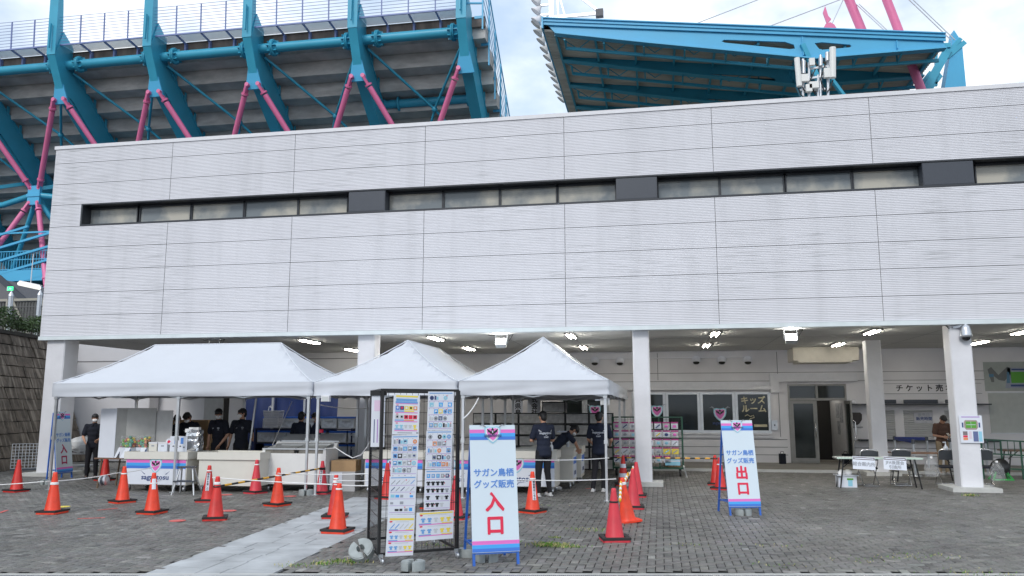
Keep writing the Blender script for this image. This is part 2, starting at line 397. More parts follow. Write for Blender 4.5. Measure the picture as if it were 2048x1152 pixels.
# pale slab path crossing the paving
slabm = mat('pale_slab', (.39, .405, .42), .8, var=.28, scale=2.2, bump=.25, bscale=60)
sl = MB(); rows = 19; y0, y1 = 7.9, 16.2; rs = random.Random(5)
for i in range(rows):
    a, b = y0 + (y1 - y0) * i / rows, y0 + (y1 - y0) * (i + 1) / rows
    cuts = [0, rs.uniform(.25, .4), rs.uniform(.58, .75), 1]
    for q in range(3):
        e = .006; u0, u1 = cuts[q], cuts[q + 1]; z = rs.uniform(-.001, .001)
        lx = lambda y, u: STRIP_L(y) * (1 - u) + STRIP_R(y) * u
        sl.prism([(lx(a, u0) + e, a + e, z), (lx(a, u1) - e, a + e, z), (lx(b, u1) - e, b - e, z), (lx(b, u0) + e, b - e, z)], (0, 0, -.03))
structure(sl.build('slab_path', slabm))
# drain along the near edge
dr = thing('drain_channel', 'long grey drain grating with a pale concrete edge along the near side of the paving', 'drain', (-7.2, 7.90, 0), math.atan(.1826))
m_ = MB(); m_.b2(-3, 16, .12, .17, -.04, .002); m_.build('concrete_edge', CONCL, dr)
m_ = MB()
m_.b2(-3, 16, .08, .095, -.04, .0, 0); m_.b2(-3, 16, -.24, -.225, -.04, .0, 0)
for i in range(700): m_.b2(-2.5 + i * .022, -2.492 + i * .022, -.225, .08, -.04, -.001, 0)
m_.build('grating', STEEL, dr)
# concrete apron along the ground-floor wall
ap = MB(); ap.b2(-9.2, 16, 24.75, 30, -.02, .06); structure(ap.build('pavement', mat('apron_concrete', (.25, .235, .21), .9, var=.22, scale=.9, bump=.2)))
ap = MB(); ap.b2(-9.2, 16, 24.62, 24.748, -.02, .075); structure(ap.build('kerb', CONCL))
# terrace behind the stone wall, carrying the hedge, the fence and the foot of the stadium
te = MB(); te.prism([(-90, 10, -.02), (-18.7, 10, -.02), (-22.0, 26.4, -.02), (-90, 26.4, -.02)], (0, 0, 4.17)); te.b2(-90, -17.2, 26.41, 90, -.02, 4.15); te.b2(-17.19, 60, 34, 90, -.02, 3.2); structure(te.build('hillside', mat('terrace_soil', (.09, .085, .07), .95, var=.3, scale=.8)))
# ================================================================ MAIN BUILDING
YF = 19.6; ZT, ZB = 9.22, 3.80; XL, XR = -17.0, 17.5; YB = 28.0
bld = thing('club_building', 'long white corrugated building on columns with a dark strip of windows, across the whole picture', 'building', (-4, YF, 0))
def bp(mb, name, mats): # part given in world coordinates
    mb.v = [(v[0] + 4, v[1] - YF, v[2]) for v in mb.v]; return mb.build(name, mats, bld)
# corrugated panels: horizontal ribs of real depth
DX = 3.68; SX0 = -13.27
joints = [3.80, 4.38, 5.02, 5.66, 6.30, 6.92]; up_j = [7.56, 8.17, 8.79, 9.22]
cols = [XL] + [SX0 + DX * k for k in range(9)]; cols = [c for c in cols if c < XR] + [XR]
def ribs(mb, x0, x1, z0, z1, y):
    n = max(2, int(round((z1 - z0) / .041))); st = (z1 - z0) / n; pr = []
    for i in range(n):
        z = z0 + i * st; pr += [(0, z), (-.0055, z + st * .2), (-.0055, z + st * .60), (0, z + st * .80)]
    pr.append((0, z1))
    vs = [(x, y + p[0], p[1]) for p in pr for x in (x0, x1)]
    mb.add(vs, [(2 * i, 2 * i + 1, 2 * i + 3, 2 * i + 2) for i in range(len(pr) - 1)])
c = MB(); gx, gz = .006, .005
for a, b in zip(cols[:-1], cols[1:]):
    for z0, z1 in list(zip(joints[:-1], joints[1:])) + list(zip(up_j[:-1], up_j[1:])):
        ribs(c, a + gx, b - gx, z0 + gz, z1 - gz, YF)
ribs(c, XL + gx, -16.02, 6.92 + gz, 7.56 - gz, YF)
# left return wall of the upper block
for z0, z1 in zip(joints + [7.56, 8.17, 8.79], joints[1:] + [7.56, 8.17, 8.79, 9.22]):
    c.b2(XL, XL + .01, YF + .02, 27.2, z0 + gz, z1 - gz)
bp(c, 'cladding', CLAD)
c = MB()   # grey carcass behind the panels, seen through the joints
c.b2(XL + .02, XR, YF + .025, YF + .3, ZB + .02, 6.92); c.b2(XL + .02, XR, YF + .025, YF + .3, 7.56, ZT); c.b2(XL + .02, -16.02, YF + .025, YF + .3, 6.92, 7.56)
c.b2(XL + .02, XR, YF + .55, 27.0, ZB + .06, ZT - .3)
bp(c, 'wall', mat('joint_backing', (.22, .22, .235), .9, var=0))
c = MB(); c.b2(XL - .03, XR, YF - .03, YF + .35, ZT, ZT + .10)
c.b2(XL - .03, XL + .3, YF + .35, 27, ZT, ZT + .10); bp(c, 'parapet_coping', WHITE)
c = MB(); c.b2(XL, XR, YF + .35, 27, ZT - .25, ZT - .1); bp(c, 'roof', CONC)
c = MB(); c.b2(XL - .02, XR, YF - .035, YF + .22, ZB - .10, ZB); bp(c, 'bottom_trim', mat('trim_paint', (.66, .72, .74), .5, var=.08, scale=3))
# soffit with board joints; its left end is cut obliquely
s = MB(); zs = 3.72
pl = [(-17.0, YF + .2), (XR, YF + .2), (XR, 27.45), (-11.4, 27.45), (-16.95, 23.9), (-17.0, 21.2)]
s.prism([(x, y, zs) for x, y in pl], (0, 0, .12)); bp(s, 'soffit', SOFF)
s = MB()
for x in np.arange(-15, 17, 1.82): s.b2(x - .004, x + .004, YF + .25, 27.4, zs - .003, zs - .001)
for y in (22.4, 25.1): s.b2(-14, 17, y - .004, y + .004, zs - .003, zs - .001)
bp(s, 'soffit_joint', mat('joint_line', (.16, .16, .16), .9, var=0))
# window strip: reveal, mullions, panes, blank panels
wz0, wz1, yw = 6.92, 7.56, YF + .36
c = MB()
c.b2(-16.02, XR, YF - .01, yw + .1, wz0 - .0, wz0 + .045); c.b2(-16.02, XR, YF - .01, yw + .1, wz1 - .03, wz1 + .004)
c.b2(-16.02, -15.97, YF - .01, yw + .1, wz0 + .045, wz1 - .03); c.b2(-15.97, XR, yw + .07, yw + .16, wz0 + .045, wz1 - .03)
bp(c, 'window_reveal', DFRAME)
PXW = [(183, 276), (283, 382), (387, 488), (493, 596), (600, 695), (780, 885), (890, 998), (1003, 1112), (1118, 1230), (1317, 1436), (1441, 1565), (1572, 1700), (1706, 1838), (1950, 2075), (2082, 2210)]
yy = lambda x: 455 - (x - 165) * .0535
for a, b in PXW:
    x0, x1 = F(a, yy(a) - 25, yw).x, F(b, yy(b) - 25, yw).x
    c = MB(); e = .03
    for q in ((x0 - e, x0, wz0 + .05, wz1 - .06), (x1, x1 + e, wz0 + .05, wz1 - .06), (x0 - e, x1 + e, wz0 + .045, wz0 + .085), (x0 - e, x1 + e, wz1 - .09, wz1 - .03)):
        c.b2(q[0], q[1], yw - .05, yw + .06, q[2] + .0012, q[3] - .0012)
    w = bp(c, 'window', DFRAME)
    c = MB(); c.b2(x0, x1, yw - .01, yw + .02, wz0 + .085, wz1 - .09); p = bp(c, 'pane', PANE); p.parent = w
for a, b in ((697, 770), (1232, 1314), (1845, 1947)):
    x0, x1 = F(a, yy(a) - 25, YF).x, F(b, yy(b) - 25, YF).x
    c = MB(); c.b2(x0, x1, YF + .012, YF + .34, wz0 + .05, wz1 - .035); c.b2(x0 + .015, x1 - .015, YF + .004, YF + .0118, wz0 + .065, wz1 - .05); bp(c, 'blank_panel', DPANEL)
# columns on concrete plinths
def column(x, y, w, plinth=True, d=None, pw=None):
    c = MB(); d = d or w; e = .025; h = zs
    pr = [(-w / 2 + e, -d / 2), (w / 2 - e, -d / 2), (w / 2, -d / 2 + e), (w / 2, d / 2 - e), (w / 2 - e, d / 2), (-w / 2 + e, d / 2), (-w / 2, d / 2 - e), (-w / 2, -d / 2 + e)]
    c.prism([(x + p[0], y + p[1], 0) for p in pr], (0, 0, h - .001)); o = bp(c, 'column', COLM)
    if plinth:
        pw = pw or w + .5; c = MB(); e = .02
        c.prism([(x - pw / 2, y - pw / 2, 0), (x + pw / 2, y - pw / 2, 0), (x + pw / 2, y + pw / 2, 0), (x - pw / 2, y + pw / 2, 0)], (0, 0, .09))
        p = bp(c, 'plinth', CONCL); p.parent = o
column(-16.55, 19.98, .58); column(-7.46, 19.98, .46); column(-.42, 19.98, .40); column(6.77, 19.95, .46, pw=1.0)
column(5.96, 24.2, .40); column(-17.75, 25.7, .55, False); column(10.6, 24.2, .44)
# ---------------------------------------------------------------- ground-floor walls
c = MB(); c.b2(-21.4, -9.75, 26.0, 26.3, -.02, 5.2); bp(c, 'wall', mat('bright_render', (.62, .62, .65), .75, var=.05, scale=1.2))
c = MB(); c.b2(-15.7, -14.98, 25.95, 25.998, 0, 2.25); bp(c, 'door', mat('grey_door', (.36, .37, .38), .6))
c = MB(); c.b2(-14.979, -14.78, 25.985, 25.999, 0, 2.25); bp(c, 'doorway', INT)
c = MB(); c.b2(-21.4, -9.75, 25.985, 25.999, 3.50, 3.53); c.b2(-12.0, -11.97, 25.985, 25.999, 0, 3.4); bp(c, 'wall_joint', WALLG)
# central wall with openings (window row, entrance, ticket hatches)
XW0, XW1 = -9.74, 17.0
opens = [(-.95, 3.62, 1.00, 2.36), (-3.4, -1.72, 1.00, 2.36), (4.18, 6.02, .06, 2.62), (6.76, 7.46, .86, 1.78), (7.72, 8.60, .86, 1.78), (8.95, 9.75, .86, 1.78)]
xs = sorted({XW0, XW1, *[o[0] for o in opens], *[o[1] for o in opens]})
c = MB()
for a, b in zip(xs[:-1], xs[1:]):
    seg = [(o[2], o[3]) for o in opens if o[0] <= a + 1e-6 and o[1] >= b - 1e-6]; z = -.02
    for q in sorted(seg): c.b2(a, b, YB, YB + .25, z, q[0]); z = q[1]
    c.b2(a, b, YB, YB + .25, z, 4.6)
bp(c, 'wall', WALL)
c = MB()
for z in (.30, .55, .80): c.b2(XW0, 4.1, YB - .012, YB - .002, z, z + .02, 0); c.b2(6.1, XW1, YB - .012, YB - .002, z, z + .02, 0)
for z in (2.72, 3.00): c.b2(XW0, XW1, YB - .006, YB - .002, z, z + .018, 0)
for x in (-4.0, -.05, 3.88, 9.2): c.b2(x, x + .02, YB - .008, YB - .002, 2.78 if x < 3 else .9, 3.7, 0)
bp(c, 'wall_joint', WALLG)
c = MB(); c.b2(XW0, 3.66, YB - .07, YB - .001, .86, .93, 0); c.b2(-4.2, 3.62, YB - .16, YB - .001, 2.44, 2.56, 0); c.b2(-4.2, 3.62, YB - .05, YB - .001, 2.57, 2.70, 0)
c.b2(3.62, 6.35, YB - .2, YB - .001, 2.46 + .24, 2.96, 0); c.b2(3.62, 3.9, YB - .2, YB - .001, 2.34, 2.70, 0)
bp(c, 'ledge', WHITE)
c = MB(); c.tube((-4, YB - .06, 3.52), (3.1, YB - .06, 3.52), .018)
for x in (-2.6, -.4, .6, 2.2): c.bar((x, YB, 3.52), (x, YB - .06, 3.52), .03)
bp(c, 'wall_rail', WHITE)
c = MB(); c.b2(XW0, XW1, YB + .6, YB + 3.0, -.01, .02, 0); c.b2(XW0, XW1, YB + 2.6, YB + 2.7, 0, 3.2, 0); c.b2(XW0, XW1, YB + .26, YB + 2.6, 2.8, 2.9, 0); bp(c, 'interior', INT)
# hall lamps seen through the glass
for x, w in ((-3.0, .8), (.15, 1.25), (2.15, .35)):
    c = MB(); c.b2(x, x + w, YB + 1.2, YB + 1.35, 2.70, 2.74); bp(c, 'hall_lamp', HALLL)
# windows
def window(x0, x1, n):
    w = (x1 - x0) / n
    for i in range(n):
        a, b = x0 + i * w, x0 + (i + 1) * w; c = MB(); z0, z1 = 1.0, 2.36; e = .09
        for q in ((a + .003, a + e, z0, z1), (b - e, b - .003, z0, z1), (a + e, b - e, z0, z0 + .1), (a + e, b - e, z1 - .07, z1)): c.b2(q[0], q[1], YB - .03, YB + .1, q[2], q[3])
        f = bp(c, 'window', ALU)
        c = MB(); c.b2(a + e, b - e, YB + .02, YB + .03, z0 + .1, z1 - .07); bp(c, 'pane', WGLASS).parent = f
        c = MB(); c.b2(a - .0, b - .0, YB - .09, YB - .031, z0 - .04, z0 + .02); bp(c, 'sill', WHITE).parent = f
window(-.95, 3.62, 4); window(-3.4, -1.72, 2)
# entrance: metal frame, transom lights, closed left leaf, right leaf standing open
def dpart(name, parent, fn, m):
    c = MB(); fn(c); o = bp(c, name, m); o.parent = parent; return o
c = MB(); x0, x1 = 4.18, 6.02
for q in ((x0, x0 + .06, .06, 2.62), (x1 - .06, x1, .06, 2.62), (x0 + .06, x1 - .06, 2.56, 2.62), (x0 + .06, x1 - .06, 2.08, 2.16), (5.06, 5.13, 2.16, 2.56)): c.b2(q[0], q[1], YB - .03, YB + .1, q[2], q[3])
BRZ = mat('bronze_frame', (.26, .255, .24), .4, .5, var=.1)
door = bp(c, 'door', BRZ)
dpart('pane', door, lambda c: (c.b2(x0 + .06, 5.06, YB + .02, YB + .03, 2.16, 2.56), c.b2(5.13, x1 - .06, YB + .02, YB + .03, 2.16, 2.56)), WGLASS)
dpart('door_leaf', door, lambda c: [c.b2(*q) for q in ((x0 + .065, x0 + .16, YB - .01, YB + .04, .07, 2.07), (4.96, 5.08, YB - .01, YB + .04, .07, 2.07), (x0 + .16, 4.96, YB - .01, YB + .04, .07, .22), (x0 + .16, 4.96, YB - .01, YB + .04, 1.98, 2.07))], BRZ)
dpart('pane', door, lambda c: c.b2(x0 + .16, 4.96, YB + .01, YB + .02, .22, 1.98), WGLASS)
dpart('door_handle', door, lambda c: c.path([(5.0, YB - .02, .85), (5.0, YB - .08, .9), (5.0, YB - .08, 1.35), (5.0, YB - .02, 1.4)], .014), CHROME)
dpart('door_leaf', door, lambda c: [c.b2(*q) for q in ((5.93, 5.98, YB - .86, YB - .76, .07, 2.07), (5.93, 5.98, YB - .12, YB - .04, .07, 2.07), (5.93, 5.98, YB - .76, YB - .12, .07, .2), (5.93, 5.98, YB - .76, YB - .12, 1.97, 2.07))], BRZ)
dpart('pane', door, lambda c: c.b2(5.95, 5.96, YB - .76, YB - .12, .2, 1.97), WGLASS)
dpart('door_handle', door, lambda c: c.path([(5.99, YB - .81, .8), (6.06, YB - .81, .85), (6.06, YB - .81, 1.4), (5.99, YB - .81, 1.45)], .016), CHROME)
dpart('hall_wall', door, lambda c: c.b2(5.98, 6.03, YB + .26, YB + 2.5, .06, 2.6), mat('hall_paint', (.55, .55, .56), .8))
dpart('hall_lamp', door, lambda c: c.b2(5.2, 5.5, YB + .9, YB + 1.9, 2.70, 2.74), HALLL)
dpart('hall_notice', door, lambda c: [c.b2(5.97, 5.978, YB + a, YB + a + w, z, z + h) for a, w, z, h in ((.5, .45, 1.35, .65), (1.05, .5, 1.5, .5), (1.0, .4, .95, .45))], mat('notice_print', (.30, .31, .33), .7, var=.6, scale=14))
# ticket hatches with shutters, counter and canopy
for a, b in ((6.76, 7.46), (7.72, 8.60), (8.95, 9.75)):
    c = MB(); n = 13
    for i in range(n):
        z0 = .86 + .92 * i / n; z1 = .86 + .92 * (i + 1) / n
        c.add([(a, YB + .06, z0), (b, YB + .06, z0), (b, YB + .03, z0 + .02), (a, YB + .03, z0 + .02), (b, YB + .03, z1 - .006), (a, YB + .03, z1 - .006), (b, YB + .06, z1), (a, YB + .06, z1)], [(0, 1, 2, 3), (3, 2, 4, 5), (5, 4, 6, 7)])
    bp(c, 'shutter', mat('shutter_slats', (.50, .50, .50), .55, var=.05))
c = MB(); c.b2(6.3, 10.4, YB - .3, YB - .001, .78, .84); bp(c, 'counter', DFRAME)
c = MB(); c.b2(6.05, 10.2, YB - .45, YB - .001, 1.93, 1.97); bp(c, 'canopy', DFRAME)
for a, b in ((6.7, 7.5), (7.75, 8.75), (9.0, 9.8)):
    c = MB(); c.b2(a, b, YB - .12, YB - .001, 1.98, 2.1); bp(c, 'shutter_box', DPANEL)
c = MB(); c.b2(4.15, 6.1, 26.3, 27.44, 3.30, 3.715); c.b2(4.3, 5.9, 26.32, 27.4, 3.24, 3.30); bp(c, 'duct', mat('duct_paint', (.56, .53, .47), .6))
# ================================================================ fittings on the building
def on_wall(o, x, z, y=YB): o.location = (x, y, z); return o
# duct hoods
hood = thing('vent_hood', '', 'vent', group='round vent hoods in a row on the ground-floor wall')
c = MB(); c.lathe([(.155, 0), (.165, -.02), (.165, -.05)], (0, 0, 0), 20, 0, rot=Matrix.Rotation(R(-90), 3, 'X')); c.build('flange', WHITE, hood)
c = MB()
n = 16
for i in range(8):
    a0, a1 = R(-90 + i * 20), R(-90 + (i + 1) * 20)
    def rg(a): return [(.145 * math.cos(R(180 * k / n)) , -.05 - .17 * math.sin(R(180 * k / n)) * math.cos(max(a, R(-90))), .145 * math.sin(a)) for k in range(n + 1)]
c.ball((0, -.05, 0), (.145, .15, .145), 0, 18, 12); c.build('hood', WHITE, hood)
c = MB(); c.ball((0, -.12, -.075), (.11, .085, .065), 0, 16, 8); c.build('opening', INT, hood)
hx = [(1190, 723), (1240, 723), (1392, 721), (1443, 721), (1495, 721)]
nm = ['leftmost round white vent hood, peeping out to the right of the tent peak', 'round white vent hood just left of the middle column', 'round white vent hood on the wall just right of the middle column', 'round white vent hood between two others, above the crest window', 'rightmost round white vent hood, above the kids room window']
for i, (px, py) in enumerate(hx):
    o = hood if i == 0 else copy_tree(hood); p = F(px, py, YB); on_wall(o, p.x, p.z); o['label'] = nm[i]
# ceiling lights
cl = thing('ceiling_light', '', 'ceiling light', group='lit ceiling lights under the building')
c = MB(); c.b2(-.15, .15, -.58, .58, -.03, 0); c.build('housing', mat('lamp_housing', (.16, .16, .155), .6, var=0), cl)
for x in (-.075, .075):
    c = MB(); c.tube((x, -.52, -.046), (x, .52, -.046), .015, 0, n=8); c.build('lamp_tube', LAMP, cl)
spots = [((620, 683), 0, 'lit ceiling light just above the right end of the longest tent'), ((706, 700), 1, 'lit ceiling light half hidden behind the column at the middle tent'), ((872, 677), 1, 'lit ceiling light above the peak of the middle tent'), ((938, 697), 1, 'lit ceiling light above the gap between the middle and right tents'),
         ((1142, 672), 1, 'nearer of two lit ceiling lights right of the right tent peak'), ((1167, 695), 1, 'farther of two lit ceiling lights right of the right tent peak'), ((1430, 668), 1, 'nearer of two lit ceiling lights above the exit sign'), ((1413, 691), 1, 'farther of two lit ceiling lights above the exit sign'),
         ((1744, 664), 0, 'largest lit ceiling light at the right, above the ticket sign'), ((1676, 689), 0, 'middle of the lit ceiling lights stepping back above the entrance'), ((1632, 705), 0, 'farthest lit ceiling light, in front of the beige duct'), ((1958, 685), 0, 'lit ceiling light right of the column with the dome camera'), ((2046, 664), 0, 'lit ceiling light cut by the right edge of the picture')]
for i, ((px, py), turn, lb) in enumerate(spots):
    o = cl if i == 0 else copy_tree(cl); p = G(px, py, zs - .03); o.location = (p.x, p.y, zs); o['label'] = lb
    o.scale = (.8, 1, 1)
# floodlights hung under the facade edge
def flood(px, py, lit, label):
    p = F(px, py, YF + .7)
    o = thing('floodlight', label, 'floodlight', (p.x, p.y, zs), 0, 'floodlights under the edge of the building')
    c = MB(); c.b2(-.17, .17, -.06, .06, -.025, 0); c.bar((-.15, 0, -.02), (-.15, -.02, -.26), .02, .03); c.bar((.15, 0, -.02), (.15, -.02, -.26), .02, .03); c.build('bracket', STEEL, o)
    rt = Matrix.Rotation(R(-38), 3, 'X'); c = MB(); c.box((0, -.04, -.24), (.27, .14, .2), 0, rt); c.build('housing', DPANEL if not lit else STEEL, o)
    c = MB(); c.box(Vector((0, -.04, -.24)) + rt @ Vector((0, -.078, 0)), (.24, .016, .17), 0, rt); c.build('lamp_face', FLOODL if lit else LAMPOFF, o)
    c = MB(); c.path([(.1, 0, -.02), (.24, 0, -.05), (.3, .02, -.01), (.2, .05, -.16), (.08, .04, -.22)], .008); c.build('cable', BLACK, o); c = MB(); c.path([(-.1, 0, -.02), (-.3, 0, -.03), (-.36, .05, -.01)], .008); c.build('cable', BLACK, o)
flood(1003, 668, True, 'lit white floodlight hanging above the right tents'); flood(1581, 668, True, 'lit warm floodlight hanging above the entrance doors'); flood(428, 684, False, 'unlit dark floodlight hanging above the longest tent')
p = F(1931, 662, 19.62)
o = thing('dome_camera', 'silver dome security camera on top of the right-hand column', 'security camera', (p.x, p.y, 3.62))
c = MB(); c.bar((-.22, .1, .02), (0, 0, .06), .05); c.build('arm', STEEL, o)
c = MB(); c.lathe([(.05, .12), (.06, .06), (.10, .03), (.115, -.05), (.13, -.16), (.135, -.20), (.12, -.215)], n=24); c.build('housing', STEEL, o)
c = MB(); c.ball((0, 0, -.215), (.095, .095, .085)); c.build('dome', mat('smoked_dome', (.02, .02, .022), .08, var=0), o)
c = MB(); c.path([(-.2, .1, .04), (-.3, .12, .0), (-.34, .18, .07)], .012); c.build('cable', DPANEL, o)
# ================================================================ STADIUM STAND behind the building, left
st = thing('stadium_stand', 'concrete grandstand on teal steel frames with pink struts, rising behind the building at left', 'grandstand', (-25, 43, 0))
def sp(mb, name, mats, par=None):
    mb.v = [(v[0] + 25, v[1] - 43, v[2]) for v in mb.v]; o = mb.build(name, mats, st)
    if par is not None: o.parent = par
    return o
FX = [-57.3, -50.6, -43.9, -37.2, -30.5, -23.85, -17.15, -10.6]; XE = -9.55; X0 = -66.0
STEPC = mat('step_concrete', (.52, .50, .48), .9, var=.28, scale=.9, bump=.15, bscale=10, stretch=(1, 1, 3))
rd, tr = .93, 1.20
for k in range(12):
    c = MB(); y0, z0 = 43.5 + tr * k, 23.45 - rd * k
    ed = [X0] + [x + .0 for x in FX] + [XE]
    for a, b in zip(ed[:-1], ed[1:]): c.b2(a + .012, b - .012, y0, y0 + tr + .16, z0, z0 + rd - .015)
    sp(c, 'seating_step', STEPC)
c = MB(); c.b2(X0, XE, 43.3, 43.6, 24.1, 24.66); c.b2(X0, XE, 43.25, 43.65, 24.66, 24.71); sp(c, 'rim_beam', mat('stained_concrete', (.19, .155, .135), .9, var=.4, scale=1.5, stretch=(1.5, 1, .4)))
for x in FX:
    c = MB(); w = .27
    pr = [(41.75, 23.9), (42.35, 25.7), (43.3, 25.0), (43.5, 23.72), (56.5, 13.6), (56.5, 11.5), (43.7, 21.5), (42.75, 21.9)]
    c.prism([(x - w, y, z) for y, z in pr], (2 * w, 0, 0))
    c.prism([(x - w - .05, y, z) for y, z in [(43.45, 23.6), (56.5, 13.4), (56.5, 13.25), (43.5, 23.45)]], (2 * w + .1, 0, 0))
    c.prism([(x - w - .06, y, z) for y, z in [(42.7, 22.0), (56.5, 11.6), (56.5, 11.45), (42.78, 21.8)]], (2 * w + .12, 0, 0))
    for k in range(9): c.b2(x - .33, x - .271, 44.3 + k * 1.2, 44.5 + k * 1.2, 22.75 - k * .93, 23.35 - k * .93); c.b2(x + .271, x + .33, 44.3 + k * 1.2, 44.5 + k * 1.2, 22.75 - k * .93, 23.35 - k * .93)
    f = sp(c, 'frame', TEAL)
    c = MB(); c.prism([(x - .2, y, z) for y, z in [(41.76, 23.95), (41.62, 30.2), (41.95, 30.2), (42.36, 25.75)]], (.4, 0, 0)); c.prism([(x - .3, y, z) for y, z in [(41.72, 23.92), (41.56, 30.2), (41.62, 30.2), (41.79, 23.92)]], (.6, 0, 0))
    c.b2(x - .03, x + .03, 41.45, 41.6, 24.3, 25.9); sp(c, 'fin', TEAL, f)
    c = MB(); c.prism([(x - .30, 42.62, 22.3), (x + .30, 42.62, 22.3), (x + .55, 42.9, 21.1), (x - .55, 42.9, 21.1)], (0, .12, -.0)); sp(c, 'gusset', TEALB, f)
# pink struts: a V under each gusset down to the nodes, an inverted V below them
mids = [(a + b) / 2 for a, b in zip(FX[:-1], FX[1:])]
def strut(p, q):
    c = MB(); p, q = Vector(p), Vector(q); d = (q - p).normalized(); r = .17
    c.tube(p + d * .75, q - d * .55, r, n=12)
    for e, s in ((p, 1), (q, -1)):
        c.bar(e + d * s * .05, e + d * s * .62, .14, .34, up=(0, 1, 0)); c.tube(e + d * s * .55, e + d * s * .66, r + .05, n=12); c.tube(e + Vector((0, -.12, 0)), e + Vector((0, .12, 0)), .13, n=10)
    return sp(c, 'strut', PINK)
for x in FX:
    for s in (-1, 1):
        if x == FX[-1] and s == 1: continue
        strut((x + s * .36, 42.75, 21.35), (x + s * 3.33 - s * .30, 45.2, 16.35))
        strut((x + s * 3.33 - s * .30, 45.2, 15.35), (x + s * .45, 43.6, 9.4))
for m in mids + [FX[0] - 3.35]:
    c = MB(); c.b2(m - .45, m + .45, 45.1, 45.3, 15.2, 16.5); c.b2(m - .5, m + .5, 45.05, 45.35, 15.75, 15.95); sp(c, 'node_plate', TEALB)
    for s in (-1, 1):
        c = MB(); c.tube((m + s * .4, 45.3, 15.85), (m + s * 3.3, 46.2, 15.6), .20, n=10); sp(c, 'tie_tube', TEAL)
        c = MB(); c.tube((m + s * .3, 45.6, 15.3), (m + s * 3.2, 47.2, 10.4), .16, n=8); sp(c, 'brace', TEAL)
        c = MB(); c.bar((m + s * .2, 45.5, 16.4), (m + s * 3.1, 49.5, 18.2), .2, .25); sp(c, 'brace', TEAL)
# ring tube with flanged couplings
for a, b in zip([X0] + FX, FX + [None]):
    if b is None: continue
    c = MB(); c.tube((a + .2, 42.95, 23.7), (b - .2, 42.95, 23.7), .30, n=14); t = sp(c, 'ring_tube', TEAL)
    for x in (a + 1.15, b - .75):
        c = MB()
        for q in (-.05, .05): c.lathe([(.33, -.03), (.52, -.03), (.52, .03), (.33, .03)], (x + q, 42.95, 23.7), 14, rot=Matrix.Rotation(R(90), 3, 'Y'))
        for k in range(8):
            an = k * math.pi / 4; dz, dy = math.cos(an), math.sin(an)
            c.bar((x - .3, 42.95 + dy * .36, 23.7 + dz * .36), (x + .3, 42.95 + dy * .36, 23.7 + dz * .36), .03, .16, up=(0, dy, dz))
        sp(c, 'coupling', TEAL, t)
c = MB(); c.tube((FX[-2] + .2, 47, 21.2), (FX[-1] - .1, 47, 21.2), .28, n=12)
for x in (FX[-2] + 1.2, FX[-1] - .8): c.lathe([(.3, -.05), (.48, -.05), (.48, .05), (.3, .05)], (x, 47, 21.2), 14, rot=Matrix.Rotation(R(90), 3, 'Y'))
sp(c, 'ring_tube', TEAL)
# crossed rods under the steps
for a, b in zip(FX[:-1], FX[1:]):
    mx_, my, mz = (a + b) / 2 + .4, 46.6, 20.5
    for p in ((a + .4, 43.3, 23.3), (b - .3, 43.1, 22.9), (a + 1.8, 49.6, 17.4), (b - .2, 49.6, 17.6)):
        c = MB(); c.tube((mx_, my, mz), p, .085, n=6); sp(c, 'rod', TEAL)
    c = MB(); c.ball((mx_, my, mz), .2, n=8, m=6); sp(c, 'rod_joint', TEAL)
# railing along the rim
for a, b in zip([X0] + FX, FX + [None]):
    if b is None: continue
    c = MB(); n = 4; xs = [a + (b - a) * k / n for k in range(1, n)]
    zl, zh = 24.72, 26.55
    for x in xs:
        c.bar((x, 42.15, zl), (x, 42.05, zh), .055, .08); c.bar((x, 42.15, zl), (x + .05, 43.2, 24.55), .07, .12); c.bar((x + .05, 43.2, 24.0), (x + .05, 43.2, 24.6), .12, .22)
    c.bar((a + .2, 42.15, zl), (b - .2, 42.15, zl), .07, .09)
    for k in range(1, 10): z = zl + (zh - zl) * k / 9; c.tube((a + .2, 42.14 - .1 * k / 9, z), (b - .2, 42.14 - .1 * k / 9, z), .016, n=5, caps=False)
    r = sp(c, 'railing', RAIL)
SCREEN = mat('pale_screen', (.70, .76, .80), .15, var=.04, scale=.4, alpha=.55)
for a, b in zip([X0] + FX, FX + [None]):
    if b is None: continue
    c = MB(); c.prism([(a + .3, 42.2, 24.78), (b - .3, 42.2, 24.78), (b - .3, 43.35, 24.8), (a + .3, 43.35, 24.8)], (0, 0, .02)); sp(c, 'screen', SCREEN)
# stepped railing down the right-hand end
c = MB(); x = -9.45
pp = [(42.3, 24.2), (44.1, 23.4), (45.9, 22.0), (47.7, 20.6), (49.5, 19.2), (51.3, 17.8), (53.1, 16.4)]
for i, (y, z) in enumerate(pp):
    c.bar((x, y, z - .2), (x, y, z + 3.1), .09); c.bar((x - .5, y + .1, z), (x, y + .1, z), .09, .16)
    if i: py, pz = pp[i - 1]; c.bar((x, py, pz), (x, py, z), .08); c.bar((x, py, pz + 3.1), (x, y, z + 3.1), .07); [c.tube((x, py, pz + q), (x, y, z + q), .02, n=5, caps=False) for q in (.6, 1.2, 1.8, 2.4)]
c.bar((FX[-1], 42.1, 27.6), (x, 42.3, 27.3), .07); c.bar((FX[-1], 42.1, 25.0), (x, 42.3, 25.0), .09)
sp(c, 'railing', TEALB)
